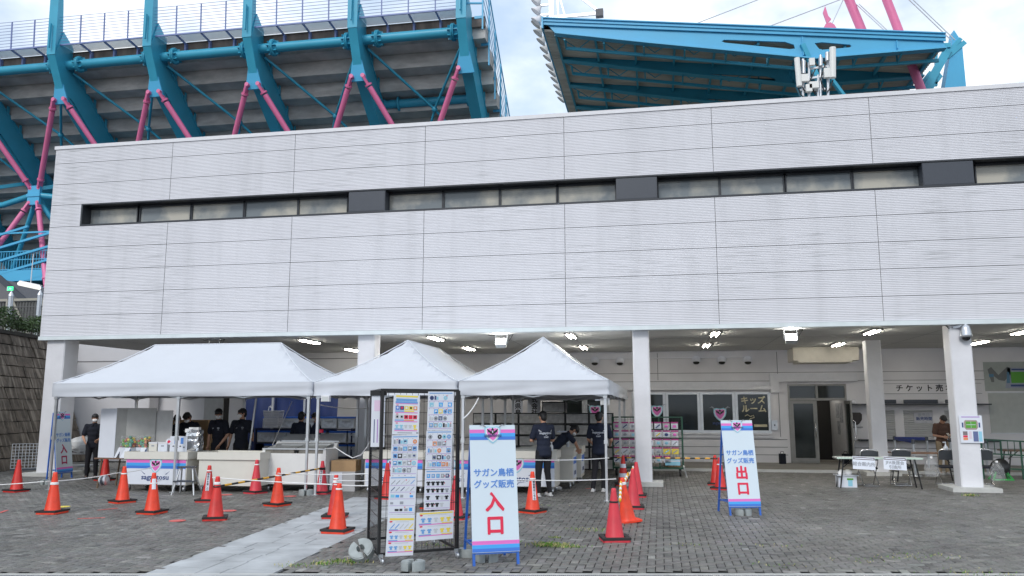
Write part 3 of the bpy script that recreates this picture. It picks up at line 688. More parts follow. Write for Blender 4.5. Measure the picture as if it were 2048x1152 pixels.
# walkway with balustrade at mid height, lower beams, lit tube lamp and dark concourse
c = MB(); c.b2(X0, -19, 43.9, 47.5, 10.15, 10.4); c.b2(X0, -19, 43.8, 43.95, 9.85, 10.55); c.b2(X0, -19, 44.0, 44.2, 9.3, 9.45); sp(c, 'walkway', TEALB)
c = MB()
for i in range(235): c.bar((X0 + .2 * i, 43.88, 10.5), (X0 + .2 * i, 43.88, 11.75), .03)
for z in (10.62, 11.25, 11.8): c.bar((X0, 43.88, z), (-19, 43.88, z), .05)
for i in range(13): c.bar((-65.63 + 3.72 * i, 43.86, 9.9), (-50.75 + 3.72 * i, 43.86, 13.4), .14)
c.bar((X0, 43.86, 13.0), (-19, 43.86, 13.0), .1); sp(c, 'balustrade', TEALB)
for x in FX:
    c = MB(); c.bar((x, 45, 9.5), (x, 45, 2.8), .6, .6); c.bar((x, 44, 9.6), (x + .4, 60, 8.2), .5, .9); sp(c, 'pillar', TEAL)
c = MB()
for i in range(6): c.bar((-50, 46 + i * 2, 8.8 - i * .25), (-19, 46 + i * 2, 8.8 - i * .25), .25, .5)
sp(c, 'floor_beam', TEAL)
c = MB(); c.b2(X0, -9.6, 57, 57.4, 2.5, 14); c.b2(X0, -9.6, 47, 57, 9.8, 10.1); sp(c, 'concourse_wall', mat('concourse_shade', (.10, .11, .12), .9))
p = F(38, 567, 34); q = F(79, 576, 34)
o = thing('strip_lamp', 'lit strip lamp hanging under the teal walkway left of the building', 'lamp', tuple((p + q) / 2)); c = MB(); h = (q - p) / 2; c.tube(-h, h, .10, n=10); c.build('lamp_tube', TUBE, o); c = MB(); c.bar(-h + Vector((0, .08, .12)), h + Vector((0, .08, .12)), .16, .08); c.bar((0, .08, .12), (0, .08, 1.6), .03); c.build('housing', WHITE, o)
# ================================================================ ROOF of the neighbouring stand, right
rf = thing('stadium_roof', 'blue cantilever stadium roof with slotted girders and pink masts, above the building at right', 'stadium roof', (5, 50, 0))
def rp(mb, name, mats, par=None):
    mb.v = [(v[0] - 5, v[1] - 50, v[2]) for v in mb.v]; o = mb.build(name, mats, rf)
    if par is not None: o.parent = par
    return o
zt = lambda x: 27.72 - (x + 7.0) * .1332          # top line of the roof
GY = [50.0, 54.2, 58.8, 63.3, 67.8, 72.3]
XR_ = 17.6
for i, y in enumerate(GY):
    c = MB(); t0 = zt(-6.6) - .95
    top = [(-6.7, zt(-6.7) - .45), (XR_, zt(XR_) - .45)]
    bot = [(XR_ + .1, 23.55), (14, 23.52), (10.1, 23.48), (6.24, 24.2), (0, 25.38), (-6.2, 26.62)]
    outer = [(x, y, z) for x, z in top] + [(x, y, z) for x, z in bot]
    h1 = [(4.5, 25.12), (4.7, 25.2), (8.39, 24.74), (8.92, 24.50), (8.97, 24.24), (8.67, 24.22), (4.7, 25.0)]
    h2 = [(10.15, 24.5), (10.6, 24.52), (12.25, 24.22), (12.32, 24.1), (12.2, 24.04), (10.6, 24.02), (10.4, 24.1)]
    if i: h1 = [(x - .6, z - .45) for x, z in h1]; h2 = [(x, z - .1) for x, z in h2]
    c.prism(outer, (0, .12, 0), 0, holes=[[(x, y, z) for x, z in h1][::-1], [(x, y, z) for x, z in h2][::-1]] if i == 0 else [[(x, y, z) for x, z in h1][::-1]])
    for a, b in zip(bot[:-1], bot[1:]): c.bar((a[0], y + .06, a[1] - .05), (b[0], y + .06, b[1] - .05), .55, .09)
    for x in (9.4, 14.9): c.b2(x, x + .06, y - .14, y - .002, 23.7, zt(x) - .6)
    gd = rp(c, 'girder', TEALB if i == 0 else TEAL)
    # light lattice chord hung beside each girder
    c = MB()
    if i < 5:
        yc = y + 1.05
        c.bar((-5.6, yc, 25.98), (10, yc, 23.2), .14, .2); c.bar((10, yc, 23.2), (XR_, yc, 23.2), .14, .2)
        for x in np.arange(-5.6, 17, 2.6): zz = 25.98 - max(0, min(x + 5.6, 15.6)) * .178; c.bar((x, yc, zz), (x, y + .1, zz + .18), .1); c.bar((x, yc, zz), (x, yc, zt(x) - 1.0), .09)
        rp(c, 'lattice_chord', TEAL)
# fascia bands on the end, front edge gutter, corrugated deck, purlins
c = MB()
for k, (a, b, dy) in enumerate(((0, .07, -.16), (.07, .24, -.06), (.24, .29, -.12), (.29, .50, -.04))):
    c.prism([(-7.05, 49.9 + dy, zt(-7.05) - a), (XR_ + .1, 49.9 + dy, zt(XR_ + .1) - a), (XR_ + .1, 49.9 + dy, zt(XR_ + .1) - b + .004), (-7.05, 49.9 + dy, zt(-7.05) - b + .004)], (0, .1, 0))
rp(c, 'fascia', TEALB)
c = MB(); c.prism([(-7.1, y, z) for y, z in [(49.75, zt(-7.1) + .02), (74, zt(-7.1) + .02), (74, zt(-7.1) - .8), (49.75, zt(-7.1) - .8)]], (.12, 0, 0)); rp(c, 'edge_gutter', TEALB)
c = MB(); pr = []
for k in range(84):
    y = 50.1 + k * .29; pr += [(y, 0), (y + .09, -.10), (y + .17, -.10), (y + .26, 0)]
vs = [(x, y, zt(x) - .72 + z) for y, z in pr for x in (-6.98, XR_)]
c.add(vs, [(2 * i, 2 * i + 1, 2 * i + 3, 2 * i + 2) for i in range(len(pr) - 1)]); rp(c, 'deck', mat('deck_sheet', (.50, .49, .44), .6, var=.25, scale=.35, stretch=(1, 4, 1)))
c = MB(); c.prism([(-7.0, 49.85, zt(-7) - .02), (XR_, 49.85, zt(XR_) - .02), (XR_, 74, zt(XR_) - .02), (-7, 74, zt(-7) - .02)], (0, 0, -.06)); rp(c, 'roof_sheet', mat('roof_sheet', (.5, .52, .52), .5))
for x in np.arange(-6.2, 17.5, 2.6):
    c = MB(); c.b2(x - .07, x + .07, 50.2, 73.5, zt(x) - 1.1, zt(x) - .86); rp(c, 'purlin', TEAL)
for i in range(4):
    for x in (-6.2, -3.6, -1.0, 1.6, 4.2):
        c = MB(); y = GY[i]; c.bar((x, y + .2, zt(x) - 1.0), (x + 1.3, y + 2.2, zt(x + 1.3) - 1.05), .05); c.bar((x + 2.6, y + .2, zt(x + 2.6) - 1.0), (x + 1.3, y + 2.2, zt(x + 1.3) - 1.05), .05); rp(c, 'bracing', TEAL)
# central ties under the roof
for i, y in enumerate(GY[:4]):
    c = MB(); c.bar((9.4, y - .1, zt(9.4) - 1.1), (10.3, y + .1, 22.0), .22, .3); c.bar((10.3, y, 23.3), (12.2, y + 1, 20.8), .2, .22); rp(c, 'tie', TEAL)
# masts with their stays
def mast(p, q, r):
    c = MB(); c.tube(p, q, r, n=14); d = (Vector(q) - Vector(p)).normalized(); m = Vector(p) + d * 2.6; c.tube(m, m + d * .3, r + .03, n=14); rp(c, 'mast', PINK)
a, b = F(1758, -40, 53), F(1845, 185, 53); mast(a + (a - b) * .5, b + (b - a) * .9, .28)
a, b = F(1690, -20, 57), F(1724, 62, 57); mast(a + (a - b) * 1.2, b + (b - a) * 2.6, .32)
def cable(p, q, r=.035):
    c = MB(); c.tube(p, q, r, n=5); rp(c, 'stay_cable', STEEL)
for (x0_, y0_, Ya, x1_, y1_, Yb) in [(1385, 50, 52, 1530, -6, 57), (1535, 54, 52, 1700, -8, 57), (1712, 8, 57, 1772, 64, 53), (1718, 8, 57, 1778, 64, 53), (1810, -8, 53, 1902, 80, 53), (1818, -8, 53, 1910, 80, 53), (1663, 50, 55, 1690, -8, 57)]:
    cable(F(x0_, y0_, Ya), F(x1_, y1_, Yb))
p = F(1660, 60, 52); c = MB(); c.prism([p + Vector(v) for v in [(-.55, 0, -.1), (.5, 0, -.1), (.3, 0, .35), (.05, 0, .55), (-.25, 0, .45)]], (0, .3, 0)); c.prism([p + Vector(v) for v in [(-.35, 0, 1.3), (-.15, 0, .5), (.12, 0, .75), (-.05, 0, 1.0), (-.2, 0, 1.7)]], (0, .2, 0)); rp(c, 'mast_foot', PINK)
# anchor tower and pipework at the right end
c = MB(); p = lambda x, y: F(x, y, 54)
t = [p(1908, 60), p(1924, 84), p(1934, 190), p(1930, 330), p(1880, 330), p(1887, 190), p(1902, 100)]
c.prism(t, (0, .9, 0)); rp(c, 'anchor_tower', TEALB)
c = MB(); c.bar(p(1893, 115), p(1930, 84), .12, .3); c.bar(p(1900, 100), p(1922, 77), .1, .25); c.bar(p(1860, 92), p(1900, 92), .3, .3); c.bar(p(1840, 200), p(1895, 100), .35, .5); c.bar(p(1848, 168), p(1880, 148), .2, .5); c.bar(p(1872, 172), p(1872, 95), .15, .2); c.bar(p(1850, 175), p(1870, 150), .2, .9)
rp(c, 'end_bracing', TEAL)
# floodlights along the roof edge
fl = thing('roof_floodlight', '', 'floodlight', group='grey floodlight heads along the front edge of the stadium roof')
c = MB(); c.lathe([(.05, .0), (.12, .05), (.20, .35), (.40, .62), (.42, .66), (.36, .64)], n=16, rot=Matrix.Rotation(R(-140), 3, 'Y')); c.build('reflector', mat('lamp_grey', (.42, .42, .41), .5), fl)
c = MB(); c.bar((0, 0, 0), (.45, 0, .12), .14, .14); c.bar((.1, -.22, 0), (.1, .22, 0), .06, .3); c.build('bracket', STEEL, fl)
ords = ['first', 'second', 'third', 'fourth', 'fifth', 'sixth', 'seventh', 'eighth', 'ninth', 'tenth', 'eleventh', 'twelfth']
fpx = [(1080, 42), (1084, 60), (1090, 77), (1096, 94), (1102, 110), (1107, 128), (1112, 141), (1116, 154), (1121, 169), (1125, 182), (1129, 194)]
for i, (px, py) in enumerate(fpx):
    o = fl if i == 0 else copy_tree(fl); q = PX(px, py, -7.55); o.location = q + Vector((.1, 0, .25)); o['label'] = 'grey floodlight head on the stadium roof edge, %s from the near corner' % ords[i]
tw = thing('light_mast', 'white lattice light mast with lamp heads standing on the near corner of the stadium roof', 'light mast', tuple(F(1103, 38, 50.6)))
c = MB(); c.bar((0, 0, -.2), (0, 0, 3.2), .28, .28); c.bar((.45, .2, 0), (.35, .2, 3.2), .1); c.bar((0, 0, 3.2), (3.3, 0, .15), .12, .16); c.bar((.1, 0, .1), (3.3, 0, .1), .14, .2); c.bar((.3, 0, 2.6), (.9, 0, .2), .08); c.build('frame', STEEL, tw)
c = MB(); c.b2(3.0, 3.5, -.2, .2, -.15, .35); c.build('counterweight', DPANEL, tw)
for z in (.35, 1.05, 1.7):
    c = MB(); c.bar((-.8, 0, z), (.1, 0, z), .12); c.build('lamp_arm', STEEL, tw)
    c = MB(); c.lathe([(.06, 0), (.2, .3), (.42, .55), (.40, .6)], (-.7, 0, z), 14, rot=Matrix.Rotation(R(-140), 3, 'Y')); c.build('reflector', WHITE, tw)
# ================================================================ antenna group on the building's roof
an = thing('antenna_mast', 'cluster of white mobile phone antennas on grey poles on the roof of the building', 'antenna', (4.35, 22, ZT - .2))
def ax(px, py): q = F(px, py, 22); return Vector((q.x - 4.35, 0, q.z - (ZT - .2)))
c = MB()
for px, t in ((1606, 118), (1618, 125), (1641, 110), (1656, 105), (1636, 150)): c.tube(ax(px, 215), ax(px, t), .035, n=8)
for (a, b) in (((1600, 160), (1660, 150)), ((1600, 180), (1650, 178)), ((1618, 138), (1656, 132))): c.bar(ax(*a), ax(*b), .05)
c.build('pole', STEEL, an)
PANELM = mat('antenna_white', (.72, .72, .70), .4, var=.04)
for (x, t, b, w) in ((1592, 121, 177, .15), (1663, 100, 160, .17)):
    c = MB(); p, q = ax(x, t), ax(x + (5 if x < 1600 else 0), b); p.y = q.y = -.15; c.tube(q, p, w / 2, n=12); c.build('panel_antenna', PANELM, an)
for (x, t, b) in ((1606, 125, 150), (1640, 118, 135), (1653, 108, 125)):
    c = MB(); p, q = ax(x, t), ax(x, b); p.y = q.y = -.1; c.tube(q, p, .055, n=10); c.build('rod_antenna', STEEL, an)
for (x, y, w, h) in ((1607, 160, .2, .2), (1626, 174, .24, .18), (1652, 150, .16, .26), (1622, 128, .14, .2), (1616, 180, .16, .2)):
    c = MB(); q = ax(x, y); c.box((q.x, -.12, q.z), (w, .12, h)); c.build('radio_unit', PANELM, an)
for pts in ([(1611, 130), (1600, 170), (1612, 188)], [(1630, 140), (1618, 165), (1630, 190)], [(1650, 130), (1640, 160), (1648, 185)], [(1665, 162), (1660, 176), (1654, 186)], [(1596, 178), (1600, 190), (1610, 200)]):
    c = MB(); c.path([ax(*p) + Vector((0, -.06, 0)) for p in pts], .018, n=5); c.build('cable', BLACK, an)
# ================================================================ LEFT: stone wall, hedge, fence, gates
def stone_wall():
    w = thing('stone_wall', 'steep retaining wall of dark weathered stone blocks at the left edge', 'retaining wall', (-19.2, 22, 0))
    m = mat('weathered_stone', (.125, .105, .085), .95, var=.55, scale=3.2, bump=.9, bscale=9, stretch=(1, 1, 1))
    t_ = m.node_tree; pb = t_.nodes['Principled BSDF']; old = pb.inputs['Base Color'].links[0].from_socket
    tcn = nn(t_, 'ShaderNodeTexCoord'); mpn = nn(t_, 'ShaderNodeMapping'); mpn.inputs['Scale'].default_value = (1, 4.5, .55); t_.links.new(tcn.outputs['Object'], mpn.inputs[0])
    ns = nn(t_, 'ShaderNodeTexNoise'); ns.inputs['Scale'].default_value = 1.6; ns.inputs['Detail'].default_value = 6; t_.links.new(mpn.outputs[0], ns.inputs['Vector'])
    rp_ = nn(t_, 'ShaderNodeMapRange'); rp_.inputs[1].default_value = .50; rp_.inputs[2].default_value = .68; rp_.inputs[4].default_value = .75; t_.links.new(ns.outputs['Fac'], rp_.inputs[0])
    mi_ = nn(t_, 'ShaderNodeMix', data_type='RGBA'); t_.links.new(rp_.outputs[0], mi_.inputs[0]); t_.links.new(old, mi_.inputs[6]); mi_.inputs[7].default_value = (.34, .30, .25, 1); t_.links.new(mi_.outputs[2], pb.inputs['Base Color'])
    c = MB(); rs = random.Random(2); zt_ = 4.25; nrow = 12; T = 17.0
    dv = Vector((1.9, -8.0, 0)).normalized(); inw = Vector((-8.0, -1.9, 0)).normalized()
    O = Vector((-20.12, 25.98, 0)) - Vector((-19.2, 22, 0))
    def at(t, z, d): return O + dv * t + inw * (z * .40 - d) + Vector((0, 0, z))
    for r in range(nrow):
        z0, z1 = zt_ * r / nrow, zt_ * (r + 1) / nrow; t = rs.uniform(-.5, 0)
        while t < T:
            l = rs.uniform(.42, .80); a, b = max(t, 0), t + l; t += l
            if a >= b: continue
            g_ = .012; o = rs.uniform(0, .05); j = lambda: rs.uniform(-.014, .014)
            f = [at(a + g_, z0 + g_ + j(), o + j()), at(b - g_, z0 + g_ + j(), o + j()), at(b - g_, z1 - g_ + j(), o + j()), at(a + g_, z1 - g_ + j(), o + j())]
            k = [at(a + g_, z0 + g_, -.2), at(b - g_, z0 + g_, -.2), at(b - g_, z1 - g_, -.2), at(a + g_, z1 - g_, -.2)]
            c.add(f + k, [(0, 1, 2, 3), (1, 0, 4, 5), (2, 1, 5, 6), (3, 2, 6, 7), (0, 3, 7, 4)])
    c.build('stone_facing', m, w)
    c = MB(); c.add([at(0, 0, -.05), at(T, 0, -.05), at(T, zt_, -.05), at(0, zt_, -.05)], [(0, 1, 2, 3)]); c.build('mortar', mat('dark_mortar', (.03, .03, .028), .95, var=0), w)
    c = MB(); c.bar(at(0, zt_ + .06, -.1), at(T, zt_ + .06, -.1), .42, .12); c.build('coping', mat('dark_coping', (.05, .048, .042), .9, var=.3), w)
stone_wall()
LEAF = mat('hedge_leaf', (.045, .085, .025), .55, var=.5, scale=4)
def hedge():
    o = thing('hedge', 'clipped green hedge along the top of the stone wall', 'hedge', (-21.45, 23.5, 4.2), math.atan2(-8.0, 1.9)); rs = random.Random(4)
    c = MB()
    for k in range(6500):
        u = rs.random(); x = -2.6 + 7.0 * u; yb = 0; cx = math.sin(x * 3.1) * .08
        z = .28 + rs.random() ** .8 * (.50 + .12 * math.sin(x * 2.3) + cx); y = yb + rs.gauss(0, .22)
        if z > .55 and rs.random() < abs(y - yb) * 1.6: continue
        s = rs.uniform(.03, .065); a = Vector((rs.gauss(0, 1), rs.gauss(0, 1), rs.gauss(0, .6))).normalized(); b = a.cross(Vector((rs.gauss(0, 1), rs.gauss(0, 1), rs.gauss(0, 1)))).normalized()
        p = Vector((x, y, z)); c.add([p - a * s, p + b * s * .5, p + a * s, p - b * s * .5], [(0, 1, 2, 3)])
    c.build('foliage', LEAF, o)
    c = MB()
    for k in range(16):
        x = -2.5 + k * .43; p = [(x, 0, 0), (x + rs.uniform(-.06, .06), 0, .25), (x + rs.uniform(-.15, .15), rs.uniform(-.1, .1), .6)]; c.path(p, .022, n=5, r2=.01)
    c.build('stems', mat('bark', (.06, .045, .03), .9), o)
hedge()
fe = thing('mesh_fence', 'wire mesh fence on grey posts with pointed caps behind the hedge', 'fence', (-24.5, 27.2, 4.15))
for px in (18, 76):
    q = F(px, 640, 27.2); c = MB(); x = q.x + 24.5; c.tube((x, 0, 0), (x, 0, 2.05), .09, n=12); p = c.build('post', STEEL, fe); c = MB(); c.lathe([(.11, 0), (.10, .06), (.002, .24)], (x, 0, 2.05), 12); c.build('cap', STEEL, p)
c = MB()
for i in range(60): c.tube((-3.2 + .09 * i, .05, .1), (-3.2 + .09 * i, .05, 1.6), .006, n=4, caps=False)
for i in range(16): c.tube((-3.2, .05, .1 + .1 * i), (2.1, .05, .1 + .1 * i), .006, n=4, caps=False)
c.bar((-3.2, .05, 1.62), (2.1, .05, 1.62), .04); c.build('mesh', mat('fence_wire', (.10, .10, .10), .6), fe)
gt = thing('panel_gate', 'pair of grey corrugated gates with pale diagonal braces behind the mesh fence', 'gate', (-29.5, 32.5, 4.15)); gt.scale = (1, 1, 1.36)
for k in range(4):
    c = MB(); x0_ = -2.2 + 1.9 * k
    for i in range(10): c.b2(x0_ + .16 * i, x0_ + .08 + .16 * i, .03, .07, .1, 1.95); c.b2(x0_ + .08 + .16 * i, x0_ + .16 + .16 * i, .0, .04, .1, 1.95)
    lf = c.build('gate_leaf', mat('gate_grey', (.10, .10, .10), .7, var=.3), gt)
    c = MB(); c.bar((x0_, -.05, 2.0), (x0_ + 1.66, -.05, 2.0), .06, .08); c.bar((x0_, -.05, .1), (x0_, -.05, 2.0), .08); c.bar((x0_ + 1.66, -.05, .1), (x0_ + 1.66, -.05, 2.0), .08); c.bar((x0_ + .06, -.06, 1.95), (x0_ + 1.6, -.06, .15), .05, .09); c.build('gate_brace', mat('gate_pale', (.36, .34, .29), .7), gt).parent = lf
o = thing('shed', 'grey shed with a sloping roof behind the gates under the stadium walkway', 'shed', (-31.5, 36, 4.15)); c = MB(); c.prism([(-6, 0, 0), (.6, 0, 0), (.6, 0, 2.1), (-2.4, 0, 4.4), (-6, 0, 4.4)], (0, 4, 0)); c.build('wall', mat('shed_wall', (.15, .15, .16), .8), o); c = MB(); c.bar((-2.5, 0, 4.5), (.75, 0, 2.05), .3, .08, up=(0, 1, 0)); c.build('roof', DPANEL, o)
p = F(20, 577, 31); o = thing('exit_sign', 'small lit green emergency exit sign below the stadium walkway', 'exit sign', tuple(p)); o.scale = (.55, .55, .55)
c = MB(); c.b2(-.24, .24, 0, .08, -.16, .16); c.build('housing', EXITM, o); c = MB(); c.b2(-.3, -.245, 0, .08, -.17, .17); c.xz([(-.02, .1), (.04, .1), (.04, .04), (-.02, .04)], -.002); c.xz([(-.1, .03), (.1, .03), (.16, -.04), (.1, -.05), (.04, 0), (.1, -.12), (.04, -.13), (-.02, -.02), (-.1, -.12), (-.15, -.1), (-.06, .0)], -.002); c.build('pictogram', PRWHITE, o)
# ================================================================ CANOPY TENTS
def tent(label, x0, x1, y0, y1, legs, ridge='x', zp=3.38, sag=.0, seed=1):
    cx, cy = (x0 + x1) / 2, (y0 + y1) / 2; W, D = x1 - x0, y1 - y0; w, d = W / 2, D / 2; ze, zv = 2.38, 2.08
    o = thing('canopy_tent', label, 'tent', (cx, cy, 0), 0, 'white canopy tents over the stalls'); rs = random.Random(seed)
    hr = max(.0, (W if ridge == 'x' else D) / 2 - (D if ridge == 'x' else W) / 2)   # half length of the ridge
    N = 26; c = MB()
    def roof_z(x, y):
        # hip roof with slightly hollow slopes, stretched over the frame
        fx = max(0, (abs(x) - (hr if ridge == 'x' else 0))) / (w - (hr if ridge == 'x' else 0)); fy = max(0, (abs(y) - (hr if ridge == 'y' else 0))) / (d - (hr if ridge == 'y' else 0))
        f = max(fx, fy); m = min(fx, fy)
        return ze + (zp - ze) * ((1 - f) ** 1.0 - .12 * math.sin(math.pi * f) * (1 - .35 * (m / (f + 1e-6)) ** 3)) + rs.uniform(-.002, .002)
    # grid lines include the ridge ends so that the creases are sharp
    def ticks(h, r): return sorted({round(v, 4) for v in [-h + 2 * h * i / N for i in range(N + 1)] + ([-r, r, 0] if r else [0])})
    tx, ty = ticks(w, hr if ridge == 'x' else 0), ticks(d, hr if ridge == 'y' else 0)
    vs = [(x, y, roof_z(x, y)) for y in ty for x in tx]; n = len(tx)
    c.add(vs, [(j * n + i, j * n + i + 1, (j + 1) * n + i + 1, (j + 1) * n + i) for j in range(len(ty) - 1) for i in range(n - 1)], 0, False)
    c.build('roof', TENT, o)
    c = MB()          # stitched seams along the hips and the ridge
    for sx in (-1, 1):
        for sy in (-1, 1):
            a = Vector((sx * hr, 0)) if ridge == 'x' else Vector((0, sy * hr)); b = Vector((sx * w, sy * d))
            c.path([(*(a.lerp(b, t / 14)), roof_z(*(a.lerp(b, t / 14))) + .004) for t in range(15)], .011, n=5)
    if hr: c.path([(-hr, 0, zp + .004), (hr, 0, zp + .004)] if ridge == 'x' else [(0, -hr, zp + .004), (0, hr, zp + .004)], .011, n=5)
    c.build('seam', mat('tent_seam', (.66, .69, .74), .7, var=0), o)
    c = MB()          # valance: soft wavy hem on every side
    ring = [(x, -d) for x in np.linspace(-w, w, 60)] + [(w, y) for y in np.linspace(-d, d, 60)[1:]] + [(x, d) for x in np.linspace(w, -w, 60)[1:]] + [(-w, y) for y in np.linspace(d, -d, 60)[1:-1]]
    vs = []; nr = len(ring); ph = rs.uniform(0, 6)
    for lv in range(6):
        for k, (x, y) in enumerate(ring):
            f = lv / 5; nx, ny = (0, -1) if y == -d else (1, 0) if x == w else (0, 1) if y == d else (-1, 0)
            a = (.012 + .018 * math.sin(f * 9 + k * .15 + ph) * f + .012 * math.sin(k * .37 + ph) * f + .010 * math.sin(f * 14 + ph))
            vs.append((x + nx * a, y + ny * a, ze + .004 - (ze - zv) * f + .006 * math.sin(k * .21 + ph) * f))
    c.add(vs, [(l * nr + k, l * nr + (k + 1) % nr, (l + 1) * nr + (k + 1) % nr, (l + 1) * nr + k) for l in range(5) for k in range(nr)], 0, True)
    c.build('valance', TENT, o)
    for (lx, ly) in legs:
        c = MB(); c.bar((lx - cx, ly - cy, 0), (lx - cx, ly - cy, 2.33), .045, .045); c.bar((lx - cx, ly - cy, 1.15), (lx - cx, ly - cy, 2.3), .055, .055); c.box((lx - cx, ly - cy, 1.15), (.075, .075, .07)); c.box((lx - cx, ly - cy, .006), (.12, .12, .012)); c.box((lx - cx, ly - cy, 2.05), (.08, .08, .06)); c.build('leg', ALU, o)
    c = MB(); e = .06
    for y in (-d + e, d - e):      # scissor trusses
        k = max(2, round(W / 1.5)); s = (W - 2 * e) / k
        c = MB()
        for i in range(k): a = -w + e + s * i; c.bar((a, y, 2.30), (a + s, y, 2.05), .02, .03); c.bar((a, y, 2.05), (a + s, y, 2.30), .02, .03)
        c.build('truss', ALU, o)
    for x in (-w + e, w - e):
        k = max(2, round(D / 1.5)); s = (D - 2 * e) / k
        c = MB()
        for i in range(k): a = -d + e + s * i; c.bar((x, a, 2.30), (x, a + s, 2.05), .02, .03); c.bar((x, a, 2.05), (x, a + s, 2.30), .02, .03)
        c.build('truss', ALU, o)
    c = MB()
    if ridge == 'x' and hr: c.bar((-hr, 0, zp - .03), (hr, 0, zp - .03), .035)
    if ridge == 'y' and hr: c.bar((0, -hr, zp - .03), (0, hr, zp - .03), .035)
    if c.v: c.build('ridge_pole', ALU, o)
    return o
TY = 16.3
tent('wide white canopy tent at the left, the longest of the row', -13.68, -7.36, TY, TY + 3.0, [(-13.6, TY + .06), (-10.52, TY + .06), (-7.44, TY + .06), (-13.6, TY + 2.94), (-10.52, TY + 2.94), (-7.44, TY + 2.94)], 'x', 3.36, seed=3)
tent('white canopy tent in the middle of the row, behind the poster rack', -7.30, -4.16, TY, TY + 5.9, [(-7.22, TY + .06), (-4.24, TY + .06), (-7.22, TY + 2.95), (-4.24, TY + 2.95), (-7.22, TY + 5.84), (-4.24, TY + 5.84)], 'y', 3.38, seed=4)
tent('white canopy tent at the right end of the row, above two staff in navy shirts', -4.10, -1.0, TY, TY + 5.9, [(-4.02, TY + .06), (-1.08, TY + .06), (-4.02, TY + 2.95), (-4.02, TY + 5.84), (-1.08, TY + 5.84)], 'y', 3.40, seed=5)
tent('white canopy tent standing behind the right tent, only its edge and back legs seen', -4.10, -1.0, TY + 6.0, TY + 8.9, [(-4.02, TY + 8.84), (-1.08, TY + 8.84)], 'x', 3.3, seed=6)
# half-round weights
def weight(label, x, y, rz=0, z=0, tilt=None, grp='grey half-round weights holding things down', sc=1.0, n=2):
    o = thing('tent_weight', label, 'weight', (x, y, z), rz, grp)
    for s in (-1, 1)[:n]:
        c = MB(); k = 12; prf = [(.185 * math.cos(R(-80 + 160 * i / k)) * s, .185 * math.sin(R(-80 + 160 * i / k))) for i in range(k + 1)] + [(.06 * math.cos(R(80 - 160 * i / 6)) * s + .0, .075 * math.sin(R(80 - 160 * i / 6))) for i in range(7)]
        if s == -1: prf = prf[::-1]
        c.prism([(p[0], p[1], 0) for p in prf], (0, 0, .12)); c.prism([(p[0] * .86 + .015 * s, p[1] * .86, .12) for p in prf], (0, 0, .012)); c.build('weight_half', mat('weight_grey', (.33, .36, .36), .6, .1, var=.15, scale=9), o)
    o.scale = (sc, sc, sc)
    if tilt: o.rotation_euler = tilt
    return o
# stall lamps clipped to the tent legs
for (px, py, Y, lb) in ((652, 797, 16.25, 'white clip lamp on the leg between the left and middle tents'), (1210, 803, 16.5, 'white clip lamp under the right edge of the right tent')):
    p = F(px, py, Y); o = thing('clip_lamp', lb, 'lamp', tuple(p), 0, 'white clip lamps on tent legs')
    c = MB(); c.box((0, 0, 0), (.18, .1, .13)); c.build('housing', WHITE, o); c = MB(); c.box((0, -.055, -.01), (.14, .012, .1)); c.build('lamp_face', LAMPOFF, o); c = MB(); c.bar((-.09, 0, .03), (-.2, 0, .03), .03); c.build('clamp', STEEL, o)
